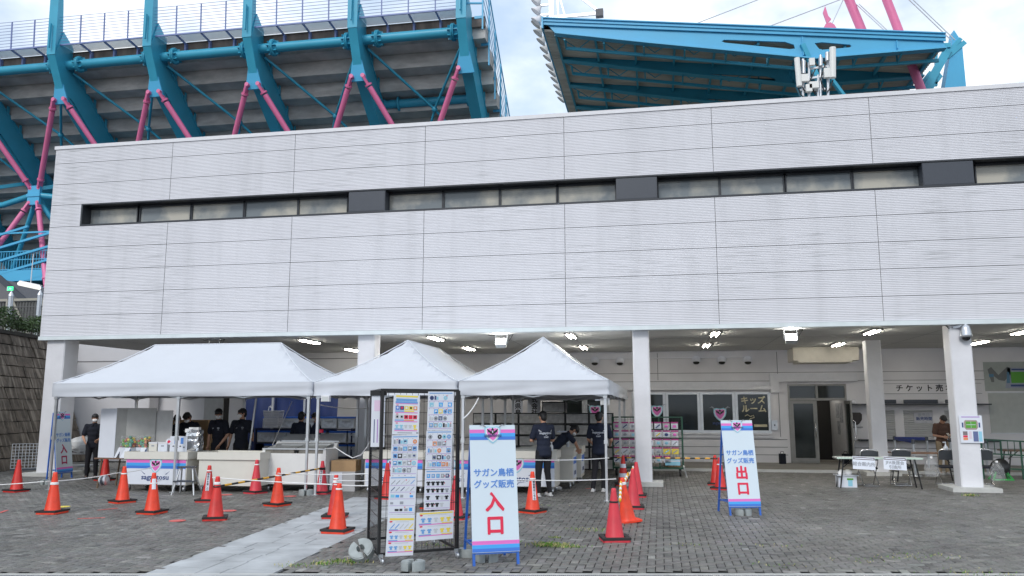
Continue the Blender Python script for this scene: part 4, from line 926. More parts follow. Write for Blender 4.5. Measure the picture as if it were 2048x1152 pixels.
# ================================================================ TRAFFIC CONES
CM = {'o': ORANGE, 'r': RED, 'p': PINKRED}
def cone(px, py, k, label, sticker=None, wrap=None, tilt=None, weight_=True, bands=False, off=.17, rz=None, z=0):
    g_ = G(px, py); o = thing('traffic_cone', label, 'cone', (g_.x, g_.y + off, z), random.uniform(-.5, .5) if rz is None else rz, 'orange and red traffic cones round the stalls')
    m = CM[k]; c = MB(); c.lathe([(.145, .028), (.135, .045), (.128, .06), (.036, .665), (.034, .69), (.026, .70), (.012, .702)], n=24); body = c.build('body', m, o)
    c = MB(); c.prism([(sx * a, sy * b, .0) for sx, sy, a, b in ((-1, -1, .19, .165), (-1, -1, .165, .19), (1, -1, .165, .19), (1, -1, .19, .165), (1, 1, .19, .165), (1, 1, .165, .19), (-1, 1, .165, .19), (-1, 1, .19, .165))], (0, 0, .028)); c.build('base', m, o)
    if weight_:
        c = MB(); e = .195
        for a, b, s1, s2 in ((-e, e, -e, -.135), (-e, e, .135, e), (-e, -.135, -.135, .135), (.135, e, -.135, .135)): c.b2(a, b, s1, s2, .030, .062)
        c.build('rubber_weight', RUBBER, o)
    rr = lambda z: .128 + (.036 - .128) * (z - .06) / .605
    if sticker:
        ob = thing('s', '', '')  # temporary frame so that the strip faces the camera side
        bpy.data.objects.remove(ob)
        a0 = math.atan2(-g_.y, -g_.x) + sticker[1] - o.rotation_euler.z; z0, z1 = sticker[2], sticker[3]; w = .032
        c = MB(); n = 6; vs = []
        for z_ in (z0, (z0 + z1) / 2, z1):
            for i in range(n + 1): an = a0 + (i / n - .5) * 2 * w / rr(z_); vs.append(((rr(z_) + .004) * math.cos(an), (rr(z_) + .004) * math.sin(an), z_))
        c.add(vs, [(j * (n + 1) + i, j * (n + 1) + i + 1, (j + 1) * (n + 1) + i + 1, (j + 1) * (n + 1) + i) for j in range(2) for i in range(n)]); c.build('sticker', PRWHITE, o)
        if sticker[0]:
            k_ = len(sticker[0])
            for i, chx in enumerate(sticker[0]):
                zz = z1 - (z1 - z0) * (i + .5) / k_; tl = math.atan((.128 - .036) / .605); r_ = rr(zz) + .007
                rot = Matrix.Rotation(a0 + R(90), 4, 'Z') @ Matrix.Rotation(-tl, 4, 'X')
                text(chx, min(.058, (z1 - z0) / k_ * .95), PRBLACK, o, r_ * math.cos(a0), r_ * math.sin(a0), zz, rot=rot, bold=.0008)
    if wrap:
        c = MB()
        for zz in wrap[1]:
            r_ = rr(zz) + .004; c.lathe([(r_ + .001, zz - .012), (r_ + .007, zz), (r_ - .001, zz + .012)], n=20)
        c.build('band', wrap[0], o)
    if bands:
        for zz in (.2, .42):
            c = MB(); c.lathe([(rr(zz) + .003, zz), (rr(zz + .09) + .003, zz + .09)], n=24); c.build('reflective_band', PRWHITE, o)
    if tilt: o.rotation_euler = tilt
    else: o.rotation_euler.x, o.rotation_euler.y = random.uniform(-.012, .012), random.uniform(-.012, .012); o.scale = (1, 1, random.uniform(.98, 1.02))
    return o
VT = '最後尾はこちら'
cone(20, 985, 'r', 'red cone at the far left edge, in front of the stone wall')
cone(90, 1029, 'o', 'bright orange cone with a rope tied near its top, in front of the left column', wrap=(ROPE, [.52, .50]))
cone(233, 1007, 'o', 'orange cone in front of the boarded table, nearest the rope reel', wrap=(ROPE, [.56]))
cone(292, 1029, 'o', 'orange cone with a small white sticker, in front of the left banner wagon', sticker=('', .1, .42, .60), wrap=(ROPE, [.52]))
cone(406, 1005, 'r', 'red cone with a vertical black on white text strip, half behind another cone', sticker=('商品のお渡し口', -.25, .22, .56), wrap=(ROPE, [.60]))
cone(419, 1042, 'r', 'red cone holding the near end of the striped bar, white tape round its top', wrap=(MASKM, [.60, .59, .58]))
cone(503, 988, 'p', 'dull red cone in front of the plain cream wagon', wrap=(ROPE, [.60]))
cone(546, 1013, 'o', 'orange cone under the striped bar, in front of the freezer', wrap=(ROPE, [.56]))
cone(637, 989, 'p', 'dull red cone holding the far end of the striped bar', sticker=('お並び下さい', -.4, .20, .5), wrap=(RUBBER, [.52]))
cone(662, 1038, 'r', 'red cone with white and pink tape at its tip, behind the bright orange cone', wrap=(MASKM, [.64, .60, .58]))
cone(666, 1068, 'o', 'bright orange cone standing on the pale slab path, nearest of the middle cones', wrap=(ROPE, [.62]))
cone(768, 999, 'r', 'red cone seen through the left side of the poster rack')
cone(856, 1018, 'o', 'orange cone seen between the two columns of posters')
cone(906, 1040, 'p', 'red cone behind the right post of the poster rack')
cone(1062, 1027, 'o', 'orange cone with a white text strip, in front of the staff member at the rope', sticker=('最後尾はこちら', .35, .22, .55), wrap=(ROPE, [.58]))
cone(1228, 1085, 'p', 'faded red cone nearest the camera at the right of the stalls', wrap=(RUBBER, [.52]), rz=.25)
cone(1255, 1046, 'o', 'bright orange cone leaning to the left with the chain tied to it', wrap=(MASKM, [.60, .62]), weight_=False, tilt=(0, R(-7), .4))
cone(1266, 1019, 'p', 'faded red cone, third back in the row of cones by the right tent')
cone(1274, 995, 'p', 'faded red cone beside the foot of the middle column')
cone(1246, 972, 'r', 'red cone with two white bands behind the tent leg', bands=True)
cone(1434, 972, 'r', 'red cone behind the exit sign, farther of the two', off=.3)
cone(1443, 981, 'r', 'red cone behind the exit sign, nearer of the two', off=.25, wrap=(ROPE, [.55]))
cone(200, 962, 'r', 'red cone standing under the boarded table beside the masked person')
# ================================================================ ROPES, BARS, CHAIN
def sagged(p, q, s, n=14): p, q = Vector(p), Vector(q); return [p.lerp(q, i / n) - Vector((0, 0, s * 4 * (i / n) * (1 - i / n))) for i in range(n + 1)]
def rope(label, pts, r=.0085, m=ROPE, name='rope'):
    c = MB(); c.path(pts, r, n=6); o = c.build(name, m); return tag(o, label, 'rope', 'white ropes strung between the cones')
A = lambda px, py, Y: F(px, py, Y)
rope('white rope from the left edge of the picture to the orange cone by the column', sagged(A(-40, 971, 13), A(88, 963, 12.85), .01))
rope('white rope from the column cone to the cone by the rope reel', sagged(A(92, 963, 12.85), A(233, 946, 14.6), .03))
rope('white rope rising from the reel cone to the left banner wagon', sagged(A(235, 946, 14.6), A(318, 930, 16.3), .03))
rope('white rope from the taped cone across to the bright orange middle cone', sagged(A(425, 955, 12.6), A(664, 969, 11.85), .01) )
rope('white rope from the bright orange middle cone to the poster rack', sagged(A(668, 969, 11.85), A(752, 971, 10.6), .01))
rope('white rope from the cone by the freezer to the poster rack', sagged(A(548, 946, 14.7), A(750, 947, 10.7), .02))
rope('white rope from the pink taped cone to the poster rack', sagged(A(668, 960, 13.25), A(748, 961, 10.7), .01))
rope('upper white rope from the entrance sign to the right tent leg', sagged(A(1000, 918, 12), A(1218, 916, 16.36), .03))
rope('lower white rope from the entrance sign to the leaning orange cone', sagged(A(1010, 959, 12), A(1232, 958, 13.6), .02))
rope('white rope looping from the freezer corner up to the poster rack', [A(650, 897, 16.8), A(672, 896, 16.5), A(690, 908, 15.8), A(705, 916, 15), A(722, 910, 14), A(735, 893, 12.5), A(745, 870, 11.4), A(750, 840, 10.9)], .010)
rope('short white rope from the poster rack up to the middle tent', sagged(A(926, 838, 10.6), A(957, 796, 15.6), .04), .010)
rope('thin white line from the tent frame down to the freezer lid', sagged(A(584, 803, 18.9), A(545, 890, 17.6), .0), .008)
rope('white cord sagging under the middle tent', sagged(A(642, 810, 16.4), A(745, 815, 19), .05), .008)
def bar_(label, p, q, n):
    p, q = Vector(p), Vector(q); o = tag(None or bpy.data.objects.new('cone_bar', None), label, 'bar', 'black and yellow striped bars between the cones'); COL.objects.link(o); o.location = p
    d = (q - p); c = MB()
    for i in range(n): c.tube(d * (i / n), d * ((i + 1) / n), .018, i % 2, n=10)
    c.build('rod', [BLACK, YEL], o)
    c = MB(); a = Matrix.Rotation(0, 3, 'Z')
    for e in (Vector(), d): c.lathe([(.055, -.012), (.066, 0), (.055, .012)], e, 16)
    c.build('end_ring', BLACK, o)
c1, c2 = G(419, 1042), G(637, 989)
bar_('striped bar slanting between the taped cone and the cone by the freezer', (c1.x, c1.y + .17, .53), (c2.x, c2.y + .17, .54), 19)
c2 = G(1434, 972)
bar_('striped bar from the goods trolley to the cones behind the exit sign', (-1.2, 20.6, .60), (c2.x, c2.y + .3, .62), 21)
o = thing('plastic_chain', 'yellow and white plastic chain hanging between the cones by the right tent', 'chain', (0, 0, 0))
c = MB(); pts = []
for p, q, s in ((A(1240, 1000, 12.6), A(1242, 962, 13.5), 0), (A(1242, 962, 13.5), A(1256, 948, 15), .05), (A(1256, 948, 15), A(1266, 935, 17), .05)):
    pts += sagged(p, q, s, 9)
for i, p in enumerate(pts):
    c = MB(); c.ball(p, (.022, .022, .035), 0, 8, 6); c.build('link', [YEL, ROPE][i % 2], o)
# small reel hanging on the rope
p = A(208, 961, 14.3); o = thing('rope_reel', 'silver rope reel hanging from the rope by the boarded table', 'reel', tuple(p))
c = MB(); rt = Matrix.Rotation(R(80), 3, 'Y'); c.lathe([(.02, -.05), (.10, -.05), (.10, -.04), (.06, -.035), (.06, .035), (.10, .04), (.10, .05), (.02, .05)], (0, 0, 0), 20, rot=rt); c.build('drum', STEEL, o); c = MB(); c.lathe([(.062, -.034), (.085, -.03), (.085, .03), (.062, .034)], (0, 0, 0), 20, rot=rt); c.build('wound_tape', DPANEL, o)
# marks taped on the paving
def disc(px, py, m, lb, r=.13):
    g_ = G(px, py); c = MB(); c.lathe([(r, .0055), (r, .0075)], (g_.x, g_.y, 0), 24, smooth=False); tag(c.build('floor_sticker', m), lb, 'floor sticker', 'round stickers on the paving')
FADE = mat('faded_tape', (.62, .13, .12), .7, var=.3, scale=9)
for i, (px, py, m, lb) in enumerate([(125, 1014, PRYEL, 'round yellow sticker on the paving beside the left orange cone'), (355, 1042, FADE, 'round red sticker on the paving left of the taped cone'), (452, 990, FADE, 'round red sticker in front of the cream wagon'), (458, 1022, FADE, 'round red sticker just right of the taped cone'), (580, 993, FADE, 'round red sticker near the double tent leg')]): disc(px, py, m, lb)
def tape(pts, lb, w=.03):
    c = MB(); ps = [G(*p) for p in pts]
    for a, b in zip(ps[:-1], ps[1:]): n_ = (b - a).cross(Vector((0, 0, 1))).normalized() * w; c.prism([(v.x, v.y, .0055) for v in (a - n_, b - n_, b + n_, a + n_)], (0, 0, .002))
    tag(c.build('floor_tape', FADE), lb, 'floor tape', 'strips of red tape on the paving')
tape([(155, 1038), (185, 1037), (210, 1036)], 'long strip of red tape left of the stickered orange cone'); tape([(195, 1021), (235, 1017)], 'strip of red tape in front of the reel cone'); tape([(0, 1026), (14, 1021)], 'scrap of red tape at the left edge'); tape([(238, 1001), (262, 999)], 'short strip of red tape right of the reel cone'); tape([(1172, 978), (1185, 977)], 'scrap of red tape by the feet of the rightmost staff member')
# weights
p = G(617, 1000); weight('grey pair of weights at the double leg between the left and middle tents', -7.42, 16.36, .3, .0, sc=.85)
p = G(100, 968); weight('grey weights at the foot of the left column', p.x, p.y - .1, .2, sc=.8)
# ================================================================ STANDING SIGNS
def a_board(label, x, y, rz, word, wcol, h=1.52, tilt=.155, spread=.62):
    o = thing('standing_sign', label, 'sign', (x, y, 0), rz, 'tall folding signs for the goods stall')
    tl = Matrix.Rotation(-tilt, 4, 'X')    # lean back
    def leaned(ob): ob.data.transform(tl); return ob
    w = .285
    c = MB()
    for s in (-1, 1): c.bar((s * .265, .012, .0), (s * .265, .012, 1.6), .03, .03)
    for z in (.14, .9, 1.58): c.bar((-.265, .012, z), (.265, .012, z), .03, .025)
    leaned(c.build('front_frame', BLUES, o))
    c = MB(); b = spread
    for s in (-1, 1): c.bar((s * .255, .265, 1.56), (s * .255, b, .0), .028, .028)
    c.bar((-.255, b - .05, .2), (.255, b - .05, .2), .025); c.bar((-.255, .265 + (b - .265) * .36, 1.0), (.255, .265 + (b - .265) * .36, 1.0), .025)
    for s in (-1, 1): c.bar((s * .268, .03, .22), (s * .268, b - .06, .22), .012, .022)
    c.build('rear_frame', BLUES, o)
    c = MB(); c.b2(-w, w, -.012, -.004, .145, 1.625); face = leaned(c.build('sign_face', PRSIGN, o))
    c = MB(); stripes(c, -w, w, 1.57, .125, -.0145, (0, 1, 2)); leaned(c.build('stripes', [PRPINK, PRCYAN, PRBLUE], o)); c = MB(); stripes(c, -w, w, .275, .125, -.0145, (0, 1, 2)); leaned(c.build('stripes', [PRPINK, PRCYAN, PRBLUE], o))
    c = MB(); crest_shapes(c, 0, 1.515, .20, -.016); leaned(c.build('crest', CREST, o))
    for s_, z, sz, m, b_, nm in (('サガン鳥栖', 1.05, .100, PRTEXT, .0022, 'lettering'), ('グッズ販売', .915, .100, PRTEXT, .0022, 'lettering')): leaned(text(s_, sz, m, o, 0, -.0145, z, nm, b_))
    leaned(text('sagantosu', .055, PRNAVY, o, 0, -.030, 1.50, 'crest_lettering', .001))
    for k, chx in enumerate(word): leaned(text(chx, .235, wcol, o, .0, -.0145, .70 - .265 * k, 'lettering', .0085, xs=1.0))
    return o
g0 = (G(945, 1133) + G(1040, 1128)) / 2
a_board('tall sign with red characters for entrance, in the foreground beside the poster rack', g0.x, g0.y, .44, '入口', PRRED)
g0 = (G(1457, 1031) + G(1526, 1031)) / 2
a_board('tall sign with red characters for exit, alone on the paving at the right', g0.x, g0.y, .28, '出口', PRRED, tilt=.165)
g0 = (G(112, 958) + G(140, 956)) / 2
o = a_board('tall entrance sign with dark red characters beside the left column', g0.x + .05, g0.y, 1.62, '入口', mat('print_dark_red', (.40, .02, .10), .5, var=0), spread=.30); o.scale = (1.1, 1, 1.08)
weight('grey half-round weights on the paving under the entrance sign in the foreground', *G(974, 1122).xy, .2, sc=.74); weight('grey half-round weights behind the left edge of the foreground entrance sign', *(G(938, 1112).xy), .8, sc=.72, n=1)
weight('grey half-round weights under the exit sign', *(G(1487, 1030).xy), .1, sc=.75)
weight('grey half-round weights lying in front of the foot of the poster rack', *G(826, 1139).xy, .05, sc=.74)
p = G(722, 1124); weight('grey weight tipped up against the left foot of the poster rack', p.x, p.y + .05, z=.09, tilt=(R(38), R(-28), R(30)), sc=.80)
# ================================================================ POSTER RACK
FL, FR = G(757, 1130), G(914, 1117); FL.z = FR.z = 0
ex = (FR - FL).normalized(); ang = math.atan2(ex.y, ex.x); wid = (FR - FL).length
BLv = G(736, 1101); BLv.z = 0
rk = thing('display_rack', 'black wire mesh display rack on castors covered with posters, in the foreground', 'display rack', tuple(FL), ang)
RI = Matrix.Rotation(-ang, 3, 'Z')
bl = RI @ (BLv - FL); HT = 2.03; dep = bl.y; lx = bl.x
def mesh_panel(a, b, nm, h0=.12, h1=HT):
    a, b = Vector(a), Vector(b); d = (b - a); n = int(d.length / .07); z = Vector((0, 0, 1)); c = MB()
    for t in (0, 1): c.bar(a + d * t + z * h0, a + d * t + z * h1, .032, .032)
    for hz in (h0, h1): c.bar(a + z * hz, b + z * hz, .03, .03)
    fr = c.build('frame', BLACK, rk); c = MB()
    for i in range(1, n): q = a + d * (i / n); c.bar(q + z * h0, q + z * h1, .0045)
    k = int((h1 - h0) / .13)
    for i in range(1, k): c.bar(a + z * (h0 + (h1 - h0) * i / k), b + z * (h0 + (h1 - h0) * i / k), .0055)
    return c.build(nm, BLACK, rk)
mesh_panel((0, 0, 0), (wid, 0, 0), 'front_mesh'); mesh_panel((0, .02, 0), (lx, dep, 0), 'side_mesh'); mesh_panel((wid, .02, 0), (wid + .06, dep + .1, 0), 'side_mesh')
for z_ in (.14, HT): c = MB(); c.bar((lx, dep, z_), (wid + .06, dep + .1, z_), .03); c.build('rear_rail', BLACK, rk)
for (x, y) in ((.02, .0), (wid - .02, 0), (lx, dep), (wid + .05, dep + .08)):
    c = MB(); c.lathe([(.012, -.012), (.032, -.012), (.036, 0), (.032, .012), (.012, .012)], (x + .02, y - .02, .037), 16, rot=Matrix.Rotation(R(90), 3, 'Y')); c.bar((x, y, .12), (x, y, .085), .05); c.bar((x + .02, y - .02, .037), (x, y, .09), .045, .02); c.build('castor', [STEEL], rk)
PN = Matrix.Rotation(ang, 3, 'Z') @ Vector((0, 1, 0))
def panel_xy(px, py): q = PL(px, py, FL + PN * -.03, PN); l = RI @ (q - FL); return l.x, l.z
PM = [PRWHITE, PRPINK, PRCYAN, PRBLUE, PRYEL, PRRED, PRGREY, PRBLACK, PRLB, PRPURPLE, PRORANGE, PRNAVY, mat('print_pale_grey', (.55, .57, .60), .5, var=0), mat('print_mid_blue', (.16, .36, .68), .5, var=0)]
def shirt(c, cx, cz, s, k, y):
    c.xz([(cx + a * s, cz + b * s) for a, b in [(-.3, -.5), (.3, -.5), (.3, .15), (.5, .05), (.58, .28), (.25, .5), (.1, .42), (-.1, .42), (-.25, .5), (-.58, .28), (-.5, .05), (-.3, .15)]], y, k, t=.0008)
def poster(label, cor, style, seed):
    "cor: corners in the picture TL, TR, BR, BL"
    rs = random.Random(seed); P = [panel_xy(*q) for q in cor]; cx = sum(p[0] for p in P) / 4; cz = sum(p[1] for p in P) / 4
    q0 = Matrix.Rotation(ang, 3, 'Z') @ Vector((cx, -.03, 0)) + FL
    o = thing('poster', label, 'poster', (q0.x, q0.y, cz), ang, 'goods posters taped to the rack')
    TL, TR, BR, BL = [(p[0] - cx, p[1] - cz) for p in P]
    c = MB(); c.xz([BL, BR, TR, TL], 0, 0, t=.002); c.build('sheet', PRWHITE, o)
    def m(u, v): a = (TL[0] + (TR[0] - TL[0]) * u, TL[1] + (TR[1] - TL[1]) * u); b = (BL[0] + (BR[0] - BL[0]) * u, BL[1] + (BR[1] - BL[1]) * u); return (a[0] + (b[0] - a[0]) * v, a[1] + (b[1] - a[1]) * v)
    c = MB(); Y = -.0032; lv = [0]
    def r(u0, u1, v0, v1, k, dy=0): c.poly([(*[m(u0, v1)[0]], Y - dy, m(u0, v1)[1]), (m(u1, v1)[0], Y - dy, m(u1, v1)[1]), (m(u1, v0)[0], Y - dy, m(u1, v0)[1]), (m(u0, v0)[0], Y - dy, m(u0, v0)[1])], k)
    hh = abs(TL[1] - BL[1]); ww = abs(TR[0] - TL[0])
    def tee(u, v, s, k): q = m(u, v); shirt(c, q[0], q[1], s, k, Y - .0004)
    if style == 'grid':
        rows = 5; r(.05, .95, .03, .055, 13)
        for i in range(rows):
            v0 = .085 + .178 * i; r(.04, .96, v0 + .158, v0 + .166, 9)
            for j in range(5):
                u = .07 + j * .178; ty = rs.random(); r(u - .012, u + .004, v0 + .0, v0 + .014, 7)
                k = rs.choice([6, 6, 2, 8, 8, 13, 13, 7, 12, 12, 4, 11, 10])
                if ty < .16: continue
                if ty < .62: r(u + .0, u + .160, v0 + .022, v0 + .132, k); r(u + .03, u + .12, v0 + .05, v0 + .095, rs.choice([12, 0, 6, 8, 11]), .0004); r(u + .06, u + .12, v0 + .09, v0 + .11, rs.choice([0, 12, 7, 6]), .0006)
                elif ty < .8: q = m(u + .08, v0 + .08); c.xz([(q[0] + .027 * math.cos(a), q[1] + .027 * math.sin(a)) for a in [2 * math.pi * t / 14 for t in range(14)]], Y, k, t=.0006); r(u + .06, u + .10, v0 + .06, v0 + .1, rs.choice([0, 7, 12]), .0012)
                else: r(u + .005, u + .075, v0 + .025, v0 + .13, k); r(u + .085, u + .16, v0 + .05, v0 + .13, rs.choice([12, 6, 8]))
                r(u + .01, u + .11, v0 + .137, v0 + .144, 12)
                if rs.random() < .13: r(u + .11, u + .15, v0 + .015, v0 + .04, 5, .0008)
    elif style == 'towel':
        r(.05, .95, .03, .055, 13)
        for i in range(5):
            v0 = .085 + .178 * i; r(.04, .96, v0 + .158, v0 + .166, 9)
            for j in range(5):
                u = .06 + j * .178
                if i < 2:
                    k = rs.choice([13, 6, 8, 11, 12]); a, b = m(u + .01, v0 + .13), m(u + .15, v0 + .03); e = .006; c.xz([(a[0], a[1] - e), (b[0], b[1] - e), (b[0], b[1] + e), (a[0], a[1] + e)], Y, k, t=.0006)
                elif rs.random() < .85: r(u + .005, u + rs.uniform(.10, .16), v0 + rs.uniform(.03, .07), v0 + .125, rs.choice([8, 13, 2, 6, 7, 11, 8]))
                if rs.random() < .15: r(u, u + .04, v0 + .01, v0 + .035, 5, .0006)
    elif style == 'wear':
        r(.05, .95, .03, .055, 13)
        for i in range(5):
            v0 = .085 + .178 * i; r(.04, .96, v0 + .158, v0 + .166, 9)
            for j in range(5):
                u = .07 + j * .178
                if i == 0: r(u, u + .13, v0 + .02, v0 + .12, rs.choice([13, 6, 2, 11])); r(u + .03, u + .09, v0 + .04, v0 + .09, rs.choice([12, 8, 7]), .0004)
                elif rs.random() < .72: tee(u + .07, v0 + .078, .048, rs.choice([7, 7, 7, 6, 12]))
                if rs.random() < .25: r(u + .13, u + .16, v0 + .06, v0 + .09, 5)
    elif style == 'top':
        r(.09, .93, .02, .06, 4); r(.10, .90, .10, .165, 13); r(.08, .93, .17, .215, 13); r(.08, .93, .218, .232, 1)
        for i, row in enumerate(([3, 11, 4, 4, 10], [12, 12, 5, 5, 5], [8, 8, 12, 12, 4])):
            v0 = .255 + .225 * i
            for j, k in enumerate(row):
                u = .09 + .168 * j
                if i < 2: r(u, u + .15, v0 + .03, v0 + .13, k); r(u + .04, u + .11, v0 + .05, v0 + .10, rs.choice([0, 7, 5]), .0004)
                else: tee(u + .075, v0 + .09, .042, k)
            r(.08, .42, v0 + .145, v0 + .175, 13); r(.42, .80, v0 + .145, v0 + .175, [4, 10, 0][i]); r(.80, .93, v0 + .145, v0 + .175, [0, 0, 4][i]); r(.08, .93, v0 + .185, v0 + .205, 1); r(.12, .2, v0, v0 + .02, 5)
        r(.2, .75, .945, .965, 6); r(.9, .98, .945, .965, 7)
    else:
        rows = 3 if style == 'tall' else 2; v = .12 if style == 'tall' else .06
        r(.08, .97, v - .03 + .0, v + .02, 4); st = (.93 - v) / (rows + .35)
        for i in range(rows):
            v0 = v + .06 + st * i * 1.06
            for j in range(5):
                u = .12 + .17 * j; k = [8, 8, 12, 4, 4][j]
                if style == 'tall' and i == 0: a, b = m(u + .0, v0 + .16), m(u + .15, v0 + .05); c.xz([(a[0], a[1] - .008), (b[0], b[1] - .008), (b[0], b[1] + .008), (a[0], a[1] + .008)], Y, [13, 13, 12, 12, 4][j], t=.0006)
                else: tee(u + .06, v0 + st * .45, .052 if style == 'wide' else .042, [13, 13, 12, 4, 4][j])
            r(.07, .40, v0 + st * .74, v0 + st * .83, 13); r(.40, .68, v0 + st * .74, v0 + st * .83, 0); r(.68, .97, v0 + st * .74, v0 + st * .83, 4); r(.07, .97, v0 + st * .84, v0 + st * .92, 1); q = m(.13, v0 - .005); c.xz([(q[0] + .02 * math.cos(a), q[1] + .009 * math.sin(a)) for a in [2 * math.pi * t / 12 for t in range(12)]], Y - .0006, 5, t=.0005); r(.3, .8, v0 - .01, v0 + .005, 12)
    c.build('print', PM, o)
Z = lambda x, y: (680 + x / 2.939, 760 + y / 2.939)
for lb, cs, sty, sd_ in [('poster with a yellow heading and red items, top of the left poster column', [(316, 84), (470, 90), (462, 322), (305, 320)], 'top', 1), ('grid poster with round yellow items, second from the top in the left poster column', [(304, 325), (464, 322), (452, 560), (296, 560)], 'grid', 2), ('poster of slanted towels, third from the top in the left poster column', [(292, 566), (452, 562), (438, 788), (281, 788)], 'towel', 3),
                         ('tall poster with a yellow bar and towels over shirts, bottom of the left poster column', [(281, 790), (440, 790), (429, 1030), (266, 1038)], 'tall', 4), ('grid poster at the top of the right poster column', [(518, 68), (668, 68), (662, 293), (511, 295)], 'grid', 5), ('grid poster with blue towels, second from the top in the right poster column', [(508, 297), (662, 295), (655, 523), (500, 525)], 'grid', 6), ('poster of black shirts and jackets, third in the right poster column', [(500, 528), (655, 526), (645, 760), (492, 765)], 'wear', 7), ('wide poster with two rows of blue and yellow shirts, lowest right on the rack', [(449, 780), (668, 766), (665, 930), (445, 948)], 'wide', 8)]:
    poster(lb, [Z(*q) for q in cs], sty, sd_)
# hanging towel poster on the side panel
p = PL(756, 842, FL + Vector((-.33, .45, 0)), Vector((.8, .6, 0)).normalized()); o = thing('hanging_poster', 'small white poster of hanging straps clipped to the left side of the rack', 'poster', tuple(p), ang - .5)
c = MB(); c.b2(-.085, .085, 0, .004, -.31, .31); c.build('sheet', PRWHITE, o); c = MB(); [c.rect(-.05 + .04 * i, -.04 + .04 * i, -.26, .02, -.002, i % 2) for i in range(3)]; c.rect(-.05, .06, .12, .25, -.002, 2); c.build('print', [PRNAVY, PRPURPLE, mat('print_pale_pink', (.72, .55, .70), .5, var=0)], o); c = MB(); c.b2(-.1, .1, -.02, .02, .31, .37); c.build('clip', BLACK, o)
# ================================================================ STALL WAGONS AND FREEZER
def wagon(label, x0, x1, y0, dep, h, banner=True, body=BEIGE, rz=0, side=False, z0=.14, ban_x=None):
    cx = (x0 + x1) / 2; W = x1 - x0; o = thing('stall_wagon', label, 'wagon', (cx, y0, 0), rz, 'sales wagons under the tents'); w = W / 2
    c = MB(); c.b2(-w + .03, w - .03, .02, dep, z0, h - .16); c.build('body', body, o)
    c = MB(); e = .03
    c.b2(-w, w, -.02, e, h - .16, h); c.b2(-w, w, dep - e, dep + .02, h - .16, h); c.b2(-w, -w + e, e, dep - e, h - .16, h); c.b2(w - e, w, e, dep - e, h - .16, h); c.b2(-w + e, w - e, e, dep - e, h - .16, h - .08); c.build('tray', CREAM if banner else body, o)
    for sx in (-1, 1):
        for sy in (.08, dep - .08):
            c = MB(); c.lathe([(.012, -.02), (.05, -.02), (.055, 0), (.05, .02), (.012, .02)], (sx * (w - .1), sy, .056), 16, rot=Matrix.Rotation(R(90), 3, 'Y')); c.bar((sx * (w - .1), sy, .055), (sx * (w - .1), sy + .02, z0), .045, .03); c.build('castor', STEEL, o)
    if banner:
        b0, b1 = (-w + .05, w - .05); c = MB(); c.b2(b0, b1, .008, .019, z0 + .01, h - .17); c.build('banner', PRWHITE, o)
        c = MB(); stripes(c, b0, b1, h - .175, .19, .0065, (0, 1, 2)); c.xz([(-.20, z0 + .10), (-.03, z0 + .075), (0, z0 + .03), (.03, z0 + .075), (.20, z0 + .10), (.03, z0 + .09), (0, z0 + .055), (-.03, z0 + .09)], .0065, 3); c.xz([(.24, z0 + .23), (.36, z0 + .31), (.27, z0 + .23)], .0065, 3); c.xz([(-.24, z0 + .23), (-.27, z0 + .23), (-.36, z0 + .31)], .0065, 3); c.build('stripes', [PRPINK, PRCYAN, PRBLUE, PRNAVY], o)
        c = MB(); crest_shapes(c, 0, h - .30, .30, .005); c.build('crest', CREST, o); text('sagantosu', .15, PRNAVY, o, 0, .0065, z0 + .165, 'lettering', .004, xs=1.15)
    if side:
        c = MB(); c.b2(w - .029, w - .018, .10, dep - .1, z0 + .08, h - .2); c.build('side_banner', PRWHITE, o); c = MB(); c.b2(w - .0178, w - .0165, .10, dep - .1, h - .36, h - .21); c.b2(w - .0178, w - .0165, .25, dep - .25, z0 + .15, z0 + .24, 1); c.build('side_print', [PRBLUE, PRNAVY], o)
    return o
wagon('white wagon with striped banner under the left tent, boxes and a silver bag on top', -11.83, -10.27, 16.45, .8, .86)
wagon('plain cream wagon without a banner under the left tent', -10.10, -8.60, 16.55, .8, .86, False, CREAM)
wagon('banner wagon behind the left half of the poster rack', -6.45, -5.05, 17.1, .8, .88); wagon('banner wagon behind the right half of the poster rack', -4.98, -4.02, 17.1, .8, .88)
wagon('banner wagon beside the staff member at the rope, behind the entrance sign', -3.95, -2.22, 17.5, .8, .90)
wagon('cream wagon with a banner on its right side, second back at the right', -3.35, -1.98, 18.75, .85, .90, False, CREAM, side=True); wagon('cream wagon with a banner on its right side, farthest back at the right', -3.2, -1.92, 20.1, .9, .88, False, CREAM, side=True)
fz = thing('chest_freezer', 'white chest freezer with sliding lids pushed open, between the left and middle tents', 'freezer', (-8.04, 17.0, 0)); fz.scale = (1.11, 1, .96)
c = MB(); c.b2(-.68, .68, 0, .7, .16, .86); c.b2(-.68, -.62, 0, .7, .86, .96); c.b2(.62, .68, 0, .7, .86, .96); c.b2(-.62, .62, .64, .7, .86, 1.10); c.prism([(-.68, .55, .96), (-.68, .7, .96), (-.68, .7, 1.12)], (.06, 0, 0)); c.prism([(.62, .55, .96), (.62, .7, .96), (.62, .7, 1.12)], (.06, 0, 0)); c.build('cabinet', FREEZ, fz)
c = MB(); c.b2(-.68, .68, -.012, .03, .945, .975); c.build('trim', ALU, fz)
c = MB(); c.b2(-.62, .0, .01, .02, .86, .945); c.b2(.1, .62, .01, .02, .86, .945); c.build('glass_front', mat('freezer_glass', (.20, .19, .17), .08, var=.4, scale=6), fz)
